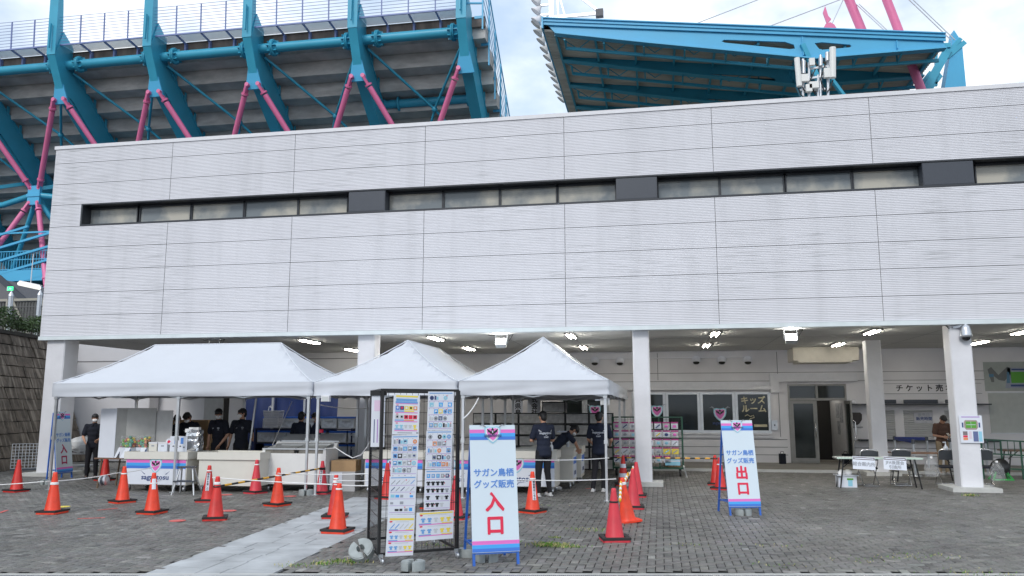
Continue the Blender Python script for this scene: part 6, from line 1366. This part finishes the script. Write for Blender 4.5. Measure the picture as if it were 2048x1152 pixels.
def chair(label, x, y, rz):
    o = thing('folding_chair', label, 'chair', (x, y, 0), rz, 'folding chairs at the information tables'); c = MB(); r = .011     # front is -Y
    for s in (-1, 1): c.path([(s * .21, .20, .80), (s * .21, .12, .55), (s * .205, -.20, .02)], r); c.path([(s * .18, -.12, .43), (s * .18, .22, .02)], r)
    c.path([(-.21, .20, .80), (-.17, .215, .845), (0, .22, .86), (.17, .215, .845), (.21, .20, .80)], r); c.path([(-.205, -.20, .02), (.205, -.20, .02)], r); c.path([(-.18, .22, .02), (.18, .22, .02)], r); c.build('frame', CHROME, o)
    c = MB(); c.prism([(-.20, -.20, .425), (.20, -.20, .425), (.185, .17, .405), (-.185, .17, .405)], (0, 0, .035)); c.build('seat', BLKC, o)
    c = MB(); n = 8; vs = []
    for z in (.60, .66, .74, .80, .835): [vs.append((-.20 + .40 * i / n, (.145 + (z - .6) * .26) + .035 * (1 - (2 * i / n - 1) ** 2), z - (.03 * abs(2 * i / n - 1) ** 3 if z > .8 else 0))) for i in range(n + 1)]
    c.add(vs, [(j * (n + 1) + i, j * (n + 1) + i + 1, (j + 1) * (n + 1) + i + 1, (j + 1) * (n + 1) + i) for j in range(4) for i in range(n)], 0, True); c.build('backrest', mat('chair_grey', (.045, .05, .058), .6), o)
    return o
g_ = G(1742, 975); chair('grey folding chair behind the left notice of the long table', g_.x + .02, g_.y + .35, .15 + math.pi); g_ = G(1812, 974); chair('grey folding chair behind the right notice of the long table', g_.x, g_.y + .35, -.05 + math.pi)
g_ = G(1905, 972); chair('grey folding chair left of the right-hand column', g_.x - .02, g_.y + .25, math.pi); g_ = G(1985, 973); chair('grey folding chair half hidden by the right-hand column', g_.x - .1, g_.y + .25, math.pi - .15)
g_ = G(1696, 975); o = thing('storage_crate', 'white plastic crate of supplies with a blue roll under the long table', 'crate', (g_.x, g_.y + .15, 0), .05)
c = MB(); c.prism([(-.2, -.15, 0), (.2, -.15, 0), (.2, .15, 0), (-.2, .15, 0)], (0, 0, .26)); c.build('crate', PRWHITE, o); c = MB(); c.b2(-.24, .24, -.18, .18, .26, .285); c.build('rim', CLEARB, o); c = MB(); c.b2(.0, .1, -.158, -.151, .03, .17); c.build('blue_roll', PRLB, o); c = MB(); c.b2(-.02, .12, -.162, -.158, .17, .21); c.build('green_label', PRGREEN, o); c = MB(); c.ball((-.1, 0, .32), (.09, .09, .08)); c.ball((.06, .04, .33), (.1, .08, .07)); c.build('contents', MASKM, o)
p = F(1893, 915, 22.1); o = thing('pump_bottle', 'white pump bottle of hand gel on the brown table', 'bottle', (p.x, 22.1, .72)); c = MB(); c.lathe([(.05, 0), (.055, .02), (.05, .14), (.02, .18), (.018, .2)], n=16); c.build('bottle', PRWHITE, o); c = MB(); c.bar((0, 0, .2), (0, 0, .26), .02); c.bar((.01, 0, .26), (-.06, 0, .255), .025); c.build('pump', PRWHITE, o)
def plastic_bag(label, px, py, Y):
    p = F(px, py, Y); o = thing('plastic_bag', label, 'bag', tuple(p), 0, 'clear bags hung beside the tables'); rs = random.Random(px); c = MB(); vs = []
    for l in range(7):
        for k in range(10): a = 2 * math.pi * k / 10; w = .06 + .11 * math.sin(l / 6 * 2.4); vs.append((w * math.cos(a) + rs.gauss(0, .012), .06 * math.sin(a) + rs.gauss(0, .012), -.07 * l))
    c.add(vs, [(l * 10 + k, l * 10 + (k + 1) % 10, (l + 1) * 10 + (k + 1) % 10, (l + 1) * 10 + k) for l in range(6) for k in range(10)]); c.build('bag', FILM, o); c = MB(); c.bar((0, 0, .0), (0, 0, .04), .05); c.build('knot', MASKM, o)
plastic_bag('clear plastic bag hanging at the right end of the long table', 1862, 916, 20.3); plastic_bag('clear plastic bag hanging on the chair right of the column', 1993, 925, 20.6)
# belt barriers
def stanchion(label, px, py):
    g_ = G(px, py); o = thing('belt_post', label, 'barrier post', (g_.x, g_.y, 0), 0, 'belt barrier posts before the ticket hatches'); c = MB(); c.lathe([(.17, 0), (.17, .015), (.05, .03)], n=20); c.build('base', STEEL, o); c = MB(); c.tube((0, 0, .03), (0, 0, .86), .033, n=12); c.build('pole', STEEL, o); c = MB(); c.lathe([(.045, .86), (.045, .97), (.03, .98)], n=14); c.build('belt_head', DPANEL, o); return g_
s1 = stanchion('barrier post farthest left, behind the second chair', 1793, 938); s2 = stanchion('barrier post between the long table and the brown table', 1831, 952); s3 = stanchion('barrier post left of the person in brown', 1858, 940); s4 = stanchion('barrier post behind the person in brown, beside the column', 1905, 945); s5 = stanchion('barrier post right of the right-hand column', 1976, 950)
c = MB()
for a, b in ((s1, s2), (s1, s3), (s4, s5)): c.bar((a.x, a.y, .92), (b.x, b.y, .92), .006, .09)
tag(c.build('barrier_belt', mat('belt_blue', (.02, .04, .22), .6)), 'dark blue belts stretched between the barrier posts', 'belt')
# green handrail ramp and its companions at the right edge
o = thing('green_handrail', 'green steel handrail sloping down to the right edge of the picture', 'handrail', (*G(1968, 958).xy, 0), .08); c = MB()
for z in (1.02, .66, .30): c.bar((0, 0, z), (1.9, -.1, z - .10), .035)
for i in range(5): c.bar((.475 * i, -.025 * i, 0), (.475 * i, -.025 * i, 1.02 - .025 * i), .035)
for i in range(12): c.bar((.16 * i, -.01 * i + .0, .66 - .008 * i), (.16 * i, -.01 * i, 1.02 - .008 * i), .015)
c.build('rail', GREENF, o)
fold_table('dark folding table behind the green handrail', 9.0, 10.9, 24.0, .5, .72, WOODT, BLACK)
g_ = G(2012, 962); o = thing('hose_reel', 'black hose reel on a bright green stand at the right', 'hose reel', (g_.x, g_.y + .3, 0)); c = MB(); rt = Matrix.Rotation(R(75), 3, 'X'); c.lathe([(.03, -.1), (.2, -.1), (.2, -.08), (.12, -.07), (.12, .07), (.2, .08), (.2, .1), (.03, .1)], (0, 0, .33), 22, rot=rt); c.build('reel', BLACK, o); c = MB(); c.lathe([(.125, -.065), (.17, -.04), (.17, .04), (.125, .065)], (0, 0, .33), 22, rot=rt); c.build('hose', mat('hose_green', (.03, .13, .05), .5), o); c = MB(); [c.bar((s * .05, 0, .33), (s * .24, t * .16, 0), .035) for s in (-1, 1) for t in (-1, 1)]; c.bar((-.24, -.16, .02), (.24, -.16, .02), .04); c.build('stand', GREENP, o)
# weeds in the joints (nobody could count the blades)
def weeds():
    rs = random.Random(6); c = MB(); W = [((1100, 1092), .26, 220, .05), ((1140, 1094), .2, 70, .03), ((1112, 1076), .1, 50, .025), ((1180, 1060), .4, 90, .022), ((690, 1124), .3, 150, .03), ((645, 1128), .15, 60, .03), ((600, 1132), .35, 70, .02), ((1860, 1112), .5, 45, .02), ((1790, 1115), .4, 40, .02), ((1950, 1146), .5, 60, .02), ((1380, 1090), .3, 18, .018), ((1550, 1092), .4, 22, .018), ((1940, 992), .18, 60, .05), ((1550, 1130), .5, 24, .018), ((1720, 1120), .5, 24, .018), ((880, 1090), .35, 60, .02), ((1080, 1010), .4, 20, .015)]
    for (p, s, n, h) in W:
        g_ = G(*p)
        for k in range(n):
            x, y = g_.x + rs.gauss(0, s * .45), g_.y + rs.gauss(0, s * .22); a = rs.uniform(0, 6.28); l = rs.uniform(.4, 1.2) * h; ln = rs.uniform(.4, 1.6) * l; w = .006
            dx, dy = math.cos(a), math.sin(a); k_ = 0 if rs.random() < .55 else 1
            c.add([(x - dy * w, y + dx * w, 0), (x + dy * w, y - dx * w, 0), (x + dx * ln * .5 + dy * w * .7, y + dy * ln * .5 - dx * w * .7, l * .8), (x + dx * ln, y + dy * ln, l), (x + dx * ln * .5 - dy * w * .7, y + dy * ln * .5 + dx * w * .7, l * .8)], [(0, 1, 2, 3, 4)], k_)
    o = c.build('weeds', [mat('weed_green', (.14, .28, .04), .6, var=.3), mat('weed_straw', (.46, .42, .20), .7, var=.3)]); tag(o, 'grass and straw growing in the joints of the paving', 'weeds', kind='stuff')
weeds()
# ================================================================ PEOPLE
def remeshed(build_fn, name, m, parent, voxel, smooth=6, wrinkle=0):
    "closed pieces are united into one continuous skin"
    c = MB(); build_fn(c); me = bpy.data.meshes.new('tmp'); me.from_pydata(c.v, [], c.f); me.update()
    ob = bpy.data.objects.new('tmp', me); COL.objects.link(ob)
    md = ob.modifiers.new('r', 'REMESH'); md.mode = 'VOXEL'; md.voxel_size = voxel; md.use_smooth_shade = True
    if wrinkle:
        tx = bpy.data.textures.new('folds', 'CLOUDS'); tx.noise_scale = .09
        dm = ob.modifiers.new('d', 'DISPLACE'); dm.texture = tx; dm.strength = wrinkle; dm.mid_level = .5; dm.texture_coords = 'LOCAL'
    sm = ob.modifiers.new('s', 'SMOOTH'); sm.iterations = smooth; sm.factor = .5
    dg = bpy.context.evaluated_depsgraph_get(); dg.update()
    out = bpy.data.meshes.new_from_object(ob.evaluated_get(dg)); bpy.data.objects.remove(ob)
    out.materials.clear(); out.materials.append(m); out.name = name
    out.polygons.foreach_set('use_smooth', [True] * len(out.polygons))
    o = bpy.data.objects.new(name, out); COL.objects.link(o)
    if parent is not None: o.parent = parent
    return o
def cap(c, p, q, r1, r2=None, n=12):
    r2 = r1 if r2 is None else r2; c.tube(p, q, r1, 0, r2, n); c.ball(p, r1, n=n, m=8); c.ball(q, r2, n=n, m=8)
def person(label, x, y, rz, h=1.70, top=NAVY, legs=BLKT, lean=0, head=(0, 0), armL=None, armR=None, kL=None, kR=None, aL=None, aR=None, mask=True, turn=0, zoff=0, pr=None, shoe=SHOE, collar=False, badge=False, hairlen=0, skin_seed=0):
    """local frame: faces -Y, own left = +X. arms: (elbow, wrist, curl direction)"""
    o = thing('person', label, 'person', (x, y, zoff), rz, None); s = h / 1.72
    V3 = Vector; LB = Matrix.Rotation(R(lean), 3, 'X'); hipc = V3((0, 0, .95)); TW = Matrix.Rotation(R(turn), 3, 'Z')
    def T(p): return (hipc + LB @ (TW @ (V3(p) - hipc))) * s      # torso point
    def W(p): return V3(p) * s
    ROT = LB @ TW
    HR = ROT @ Matrix.Rotation(R(head[1]), 3, 'Z') @ Matrix.Rotation(R(head[0]), 3, 'X')
    nk = T((0, -.005, 1.50))
    def Hd(p): return nk + HR @ ((V3(p) - V3((0, -.005, 1.50))) * s)
    kL = kL or (.10, -.02, .50); kR = kR or (-.10, -.02, .50); aL = aL or (.11, .02, .09); aR = aR or (-.11, .02, .09)
    shL, shR = T((.185, .0, 1.405)), T((-.185, .0, 1.405))
    aLm = armL or (T((.255, .02, 1.12)) / s, T((.27, -.05, .88)) / s, (0, -.15, -1)); aRm = armR or (T((-.255, .02, 1.12)) / s, T((-.27, -.05, .88)) / s, (0, -.15, -1))
    eL, wL, eR, wR = W(aLm[0]), W(aLm[1]), W(aRm[0]), W(aRm[1])
    def torso(c, g, zlo=.95):
        def el(p, r): c.ball(T(p), tuple((v + g) * s for v in r), n=18, m=12, rot=ROT)
        el((0, .01, .95), (.150, .112, .12)); el((0, .0, 1.08), (.138, .104, .13)); el((0, .0, 1.20), (.150, .108, .13)); el((0, .005, 1.31), (.163, .112, .13))
        cap(c, T((-.13, .005, 1.395)), T((.13, .005, 1.395)), (.058 + g) * s)
    def leg(c, hip, k, a, g):
        cap(c, W(hip), W(k), (.083 + g) * s, (.055 + g) * s); cap(c, W(k), W(a), (.053 + g) * s, (.036 + g) * s)
    hL, hR = (.085, .0, .90), (-.085, .0, .90)
    def hand(c, e, w, cd, side):
        d = (w - e).normalized(); cd = V3(cd).normalized(); f = (d * .55 + cd * .75).normalized(); sd = f.cross(V3((side, 0, 0)) if abs(f.x) < .8 else V3((0, side, 0))).normalized(); sd2 = f.cross(sd).normalized()
        pc = w + d * .045 * s; cap(c, w + d * .012 * s + sd * .012 * s, pc + sd * .022 * s, .020 * s, .019 * s, 8); cap(c, w + d * .012 * s - sd * .012 * s, pc - sd * .022 * s, .020 * s, .019 * s, 8)
        for i, (off, L_) in enumerate(((-.032, .062), (-.011, .075), (.011, .072), (.032, .056))):
            b = pc + sd * off * s + d * .018 * s; m1 = b + f * L_ * .5 * s; m2 = m1 + (f + cd * .45 + sd2 * .25).normalized() * L_ * .5 * s; cap(c, b, m1, .0100 * s, .0092 * s, 8); cap(c, m1, m2, .0092 * s, .0080 * s, 8)
        t0 = w + d * .03 * s - sd * .026 * s; t1 = t0 + (d * .4 - sd * .8).normalized() * .035 * s; cap(c, t0, t1, .0115 * s, .0105 * s, 8); cap(c, t1, t1 + (d * .8 - sd * .2 + cd * .3).normalized() * .03 * s, .0105 * s, .0088 * s, 8)
    def body(c):
        torso(c, -.004); cap(c, T((0, .012, 1.40)), Hd((0, .005, 1.545)), .060 * s, .054 * s)
        c.ball(Hd((0, .005, 1.63)), (.074 * s, .092 * s, .098 * s), n=20, m=14, rot=HR); c.ball(Hd((0, -.028, 1.575)), (.056 * s, .062 * s, .062 * s), n=16, m=10, rot=HR)
        cap(c, Hd((0, -.083, 1.615)), Hd((0, -.104, 1.590)), .010 * s, .014 * s, 8)                      # nose
        cap(c, Hd((-.022, -.082, 1.553)), Hd((.022, -.082, 1.553)), .010 * s, .010 * s, 8)                  # lips
        for q in (-1, 1): c.ball(Hd((q * .076, .008, 1.605)), (.012 * s, .022 * s, .032 * s), n=10, m=8, rot=HR)
        for (sh, e, w, cd, sd) in ((shL, eL, wL, aLm[2], 1), (shR, eR, wR, aRm[2], -1)):
            cap(c, sh, e, .050 * s, .040 * s); cap(c, e, w, .040 * s, .027 * s); hand(c, e, w, cd, sd)
        for hp_, k, a in ((hL, kL, aL), (hR, kR, aR)):
            leg(c, hp_, k, a, -.006); cap(c, W((a[0], a[1] + .01, .06)), W((a[0], a[1] - .12, .05)), .035 * s, .03 * s)
    remeshed(body, 'body', SKIN, o, .0085, 3)
    def shirt_(c):
        torso(c, .018); cap(c, T((0, .012, 1.42)), T((0, .006, 1.455)), .076 * s, .072 * s)
        for z in (.90, .86): c.ball(T((0, .012, z)), (.168 * s, .132 * s, .085 * s), n=18, m=10, rot=ROT)
        for sh, e in ((shL, eL), (shR, eR)): cap(c, sh, sh + (e - sh) * .72, .070 * s, .068 * s); 
    cl = remeshed(shirt_, 'shirt', top, o, .013, 5, .016)
    def tr_fn(c):
        c.ball(W((0, .01, .93)), (.160 * s, .122 * s, .12 * s), n=18, m=12)
        for hp_, k, a in ((hL, kL, aL), (hR, kR, aR)): leg(c, hp_, k, (a[0], a[1], a[2] - .0), .016)
    remeshed(tr_fn, 'trousers', legs, o, .013, 5, .014)
    for a in (aL, aR):
        def sh_fn(c):
            z0 = a[2] - .09
            c.ball(W((a[0], a[1] - .01, z0 + .055)), (.045 * s, .075 * s, .052 * s), n=14, m=8); c.ball(W((a[0], a[1] - .11, z0 + .042)), (.048 * s, .105 * s, .036 * s), n=14, m=8); c.box(W((a[0], a[1] - .055, z0 + .016)), (.082 * s, .27 * s, .030 * s))
        remeshed(sh_fn, 'shoe', shoe, o, .010, 3)
    rs = random.Random(int(x * 100) + 7)
    def hair(c):
        c.ball(Hd((0, .018, 1.655)), (.084 * s, .098 * s, .088 * s), n=20, m=12, rot=HR); c.ball(Hd((0, .050, 1.60)), (.074 * s, .066 * s, .085 * s), n=16, m=10, rot=HR)
        for k in range(46):
            a = rs.uniform(0, 2 * math.pi); e = rs.uniform(.15, 1.3); d = V3((math.cos(a) * math.cos(e), math.sin(a) * math.cos(e), math.sin(e)))
            if d.y < -.55 and d.z < .45: continue
            b = V3((0, .018, 1.655)) + V3((d.x * .074, d.y * .088, d.z * .078)); cap(c, Hd(b), Hd(b + V3((d.x * .02, d.y * .02 - .006, d.z * .012 - .022))), .017 * s, .009 * s, 8)
        for k in range(9): u = -1 + k / 4; cap(c, Hd((u * .058, -.072 + abs(u) * .022, 1.692)), Hd((u * .062 + rs.uniform(-.008, .008), -.089 + abs(u) * .028, 1.652 + rs.uniform(-.008, .012))), .016 * s, .009 * s, 8)
        for q in (-1, 1): cap(c, Hd((q * .076, -.012, 1.64)), Hd((q * .074, -.02, 1.60)), .012 * s, .008 * s, 8)
        if hairlen: cap(c, Hd((0, .095, 1.64)), Hd((0, .16, 1.56)), .035 * s, .02 * s)
    remeshed(hair, 'hair', HAIR, o, .009, 2)
    c = MB()
    for q in (-1, 1): c.ball(Hd((q * .031, -.086, 1.622)), (.013 * s, .006 * s, .0065 * s), n=10, m=6, rot=HR); c.bar(Hd((q * .016, -.092, 1.643)), Hd((q * .046, -.084, 1.645)), .006 * s)
    c.build('eyes', HAIR, o)
    if mask:
        def mk(c): c.ball(Hd((0, -.058, 1.572)), (.064 * s, .060 * s, .052 * s), n=16, m=10, rot=HR)
        mm = remeshed(mk, 'face_mask', MASKM, o, .008, 2)
        c = MB(); [c.path([Hd((q * .058, -.062, 1.585)), Hd((q * .076, -.02, 1.60)), Hd((q * .08, .012, 1.61))], .003) for q in (-1, 1)]; c.build('mask_strap', MASKM, mm)
    def on_shirt(ob, off=.004):   # lay a flat print onto the cloth
        md = ob.modifiers.new('s', 'SHRINKWRAP'); md.target = cl; md.wrap_method = 'PROJECT'; md.offset = off; md.use_project_x = md.use_project_z = False; md.use_project_y = True; md.use_positive_direction = md.use_negative_direction = True; md.project_limit = .22
        dg = bpy.context.evaluated_depsgraph_get(); dg.update(); me = bpy.data.meshes.new_from_object(ob.evaluated_get(dg)); ob.modifiers.clear(); ob.data = me
    if pr == 'back':
        M4 = (Matrix.Translation(T((0, .22, 1.29))) @ ROT.to_4x4() @ Matrix.Rotation(R(180), 4, 'Z'))
        a = text('sagantosu', .062 * s, PRWHITE, o, 0, 0, 0, 'shirt_lettering', .004, xs=1.15); a.data.transform(M4)
        b = text('STAFF', .038 * s, PRWHITE, o, 0, 0, -.085 * s, 'shirt_lettering', .003); b.data.transform(M4)
        c = MB(); [c.xz([(q * .10, .032), (q * .155, .075), (q * .150, .04), (q * .125, .02)][::q], 0) for q in (-1, 1)]; c.xz([(-.15, -.035), (-.02, -.042), (0, -.06), (.02, -.042), (.15, -.035), (.02, -.028), (0, -.044), (-.02, -.028)], 0); w_ = c.build('shirt_emblem', PRWHITE, o); w_.data.transform(M4)
        bpy.context.view_layer.update()
        for q in (a, b, w_): on_shirt(q)
    if badge:
        M4 = (Matrix.Translation(T((0, -.22, 1.29))) @ ROT.to_4x4()); c = MB()
        c.xz([(.045, .02), (.075, .028), (.105, .02), (.10, -.008), (.075, -.03), (.05, -.008)], 0); c.xz([(.055, -.045), (.095, -.045), (.095, -.037), (.055, -.037)], 0); c.xz([(-.10, -.018), (-.075, -.018), (-.055, .02), (-.085, .012)], 0); c.xz([(-.07, -.012), (-.055, -.012), (-.045, .012), (-.06, .012)], 0)
        q = c.build('shirt_emblem', PRGREY, o); q.data.transform(M4); bpy.context.view_layer.update(); on_shirt(q)
    if collar:
        c = MB()
        for q in (-1, 1): c.prism([T((q * .012, -.075, 1.475)), T((q * .07, -.055, 1.475)), T((q * .068, -.10, 1.415)), T((q * .02, -.115, 1.42))], ROT @ V3((0, -.006, 0))); c.prism([T((q * .07, -.055, 1.475)), T((q * .055, .075, 1.48)), T((q * .075, .08, 1.44)), T((q * .085, -.04, 1.435))], ROT @ V3((q * .004, 0, 0)))
        c.build('collar', top, o)
    return o, T, W, wL, wR
def held(name, label, cat, base, loc, rz, fn):
    o = thing(name, label, cat, tuple(loc), rz); fn(o); return o
def at_person(o, v): return Matrix.Translation(o.location) @ Matrix.Rotation(o.rotation_euler.z, 4, 'Z') @ Vector(v)
PY = 18.25
def pos(px, py, Y): return F(px, py, Y)
# left stall: four staff in black polo shirts
q = pos(356, 860, 18.7); person('masked person in a dark polo, half hidden behind the one reading a paper', q.x, q.y, .05, 1.66, BLKC, head=(35, 0), badge=True, collar=True)
q = pos(381, 860, PY); P1, T1, W1, wl, wr = person('masked person with bowed head reading a white paper at the banner wagon', q.x, q.y, -.05, 1.74, BLKC, lean=6, head=(42, -6), armR=((-.25, .0, 1.13), (-.06, -.20, 1.04), (.8, -.3, 0)), armL=((.26, .03, 1.12), (.28, -.06, .90), (0, -.2, -1)), collar=True, badge=True)
p = at_person(P1, wr + Vector((.06, -.10, -.02))); o = thing('paper_sheet', 'white paper held by the person with the bowed head', 'paper', tuple(p), .2); c = MB(); c.prism([(-.09, -.06, .0), (.10, -.09, -.05), (.11, .05, -.02), (-.08, .07, .03)], (0, 0, .002)); c.build('sheet', PRWHITE, o)
q = pos(438, 860, PY); person('masked person with hands low looking down to the right, behind the cream wagon', q.x, q.y, -.12, 1.80, BLKC, lean=3, head=(22, 32), armR=((-.27, .02, 1.12), (-.20, -.10, .87), (.1, -.2, -1)), armL=((.26, -.01, 1.13), (.14, -.14, .90), (-.4, -.2, -1)), collar=True, badge=True)
q = pos(483, 860, PY); P3, T3, W3, wl3, wr3 = person('person with lowered mask holding the tent pole, right of the black-clad staff', q.x, q.y, .06, 1.80, BLKC, head=(6, -38), armR=((-.27, .04, 1.13), (-.29, -.03, .88), (0, -.15, -1)), armL=((.27, -.02, 1.16), (.33, -.10, 1.08), (-.4, -.6, .2)), collar=True, badge=True)
p = at_person(P3, wl3 + Vector((.02, -.09, 0))); o = thing('tent_pole', 'slanted grey pole held by the rightmost black-clad staff member', 'pole', (p.x, p.y, 0)); c = MB(); c.tube((-.05, 0, .86), (.06, 0, 2.06), .026, n=10); c.build('shaft', ALU, o); c = MB(); c.tube((-.052, 0, .84), (-.04, 0, .96), .032, n=10); c.build('sleeve', STEEL, o)
q = pos(602, 860, 18.9); person('dark-haired person in a navy shirt seen from behind, at the freezer', q.x, q.y, math.pi - .1, 1.72, NAVY, head=(8, 0), armL=((.27, -.02, 1.13), (.22, -.16, .98), (-.2, -.6, -.5)), armR=((-.26, -.02, 1.13), (-.20, -.18, .98), (0, -1, -.4)), mask=False)
q = pos(632, 860, 19.15); person('masked person in a navy shirt turned to the left, half behind the double tent leg', q.x, q.y, -1.25, 1.70, NAVY, head=(15, 10), armL=((.25, -.06, 1.13), (.18, -.26, 1.02), (0, -1, -.2)))
q = G(181, 958); person('masked person in dark clothes standing behind the white partition at the far left', q.x, q.y, .45, 1.66, BLKC, head=(8, 12), armL=((.25, -.05, 1.13), (.16, -.24, 1.04), (-.3, -.7, 0)), armR=((-.25, -.04, 1.12), (-.16, -.22, 1.0), (.3, -.7, 0)), collar=True, shoe=mat('dark_shoe', (.03, .03, .035), .6))
# right stalls: three staff in navy shirts
q = G(1087, 994); P7, T7, W7, wl7, wr7 = person('staff member in a navy shirt seen from behind, looking at a phone beside the rope', q.x, q.y + .05, math.pi + .62, 1.74, NAVY, head=(16, 4), armL=((.25, -.06, 1.14), (.10, -.27, 1.14), (-.3, -.6, .3)), armR=((-.25, -.06, 1.14), (-.08, -.27, 1.15), (.3, -.6, .3)), kL=(.11, -.02, .5), aL=(.13, .0, .09), kR=(-.10, -.03, .5), aR=(-.15, -.02, .09), mask=False, pr='back')
p = at_person(P7, (wl7 + wr7) / 2 + Vector((0, -.09, .04))); o = thing('phone', 'dark phone in the hands of the staff member beside the rope', 'phone', tuple(p), P7.rotation_euler.z); c = MB(); c.box((0, 0, 0), (.072, .012, .145), 0, Matrix.Rotation(R(-35), 3, 'X')); c.build('case', BLACK, o); c = MB(); c.box(Matrix.Rotation(R(-35), 3, 'X') @ Vector((0, .0075, 0)), (.064, .002, .135), 0, Matrix.Rotation(R(-35), 3, 'X')); c.build('screen', DPANEL, o)
q = pos(1117, 900, 18.5); person('long-haired staff member in a navy shirt bending low over the wagon', q.x - .12, q.y, math.pi / 2 + .25, 1.66, NAVY, lean=48, head=(18, 0), armL=((.22, -.55, 1.10), (.16, -.60, .94), (0, -.3, -1)), armR=((-.20, -.50, 1.08), (-.12, -.58, .94), (0, -.3, -1)), pr='back', hairlen=1)
q = G(1203, 984); person('staff member in a navy shirt seen from behind, walking at the right tent leg', q.x - .03, q.y, math.pi - .08, 1.72, NAVY, head=(12, 0), armL=((.25, -.05, 1.13), (.20, -.25, 1.04), (-.2, -.8, 0)), armR=((-.26, -.03, 1.13), (-.21, -.22, 1.03), (.2, -.8, 0)), kL=(.10, .02, .5), kR=(-.09, -.04, .5), aL=(.15, .06, .09), aR=(-.07, -.04, .09), mask=False, pr='back')
q = G(1889, 950); P10, T10, W10, wl10, wr10 = person('person in a brown shirt and khaki trousers looking down at a phone by the hatches', q.x, q.y, .25, 1.66, BROWNC, KHAKI, lean=6, head=(48, 0), armL=((.24, -.06, 1.13), (.08, -.26, 1.10), (-.3, -.7, .1)), armR=((-.25, -.05, 1.12), (-.10, -.25, 1.08), (.3, -.7, .1)), mask=False)
p = at_person(P10, (wl10 + wr10) / 2 + Vector((0, -.085, .05))); o = thing('phone', 'phone held by the person in the brown shirt', 'phone', tuple(p), P10.rotation_euler.z); c = MB(); c.box((0, 0, 0), (.072, .012, .145), 0, Matrix.Rotation(R(-50), 3, 'X')); c.build('case', BLACK, o); c = MB(); c.box(Matrix.Rotation(R(-50), 3, 'X') @ Vector((0, .0075, 0)), (.064, .002, .135), 0, Matrix.Rotation(R(-50), 3, 'X')); c.build('screen', DPANEL, o)
bpy.context.view_layer.update()
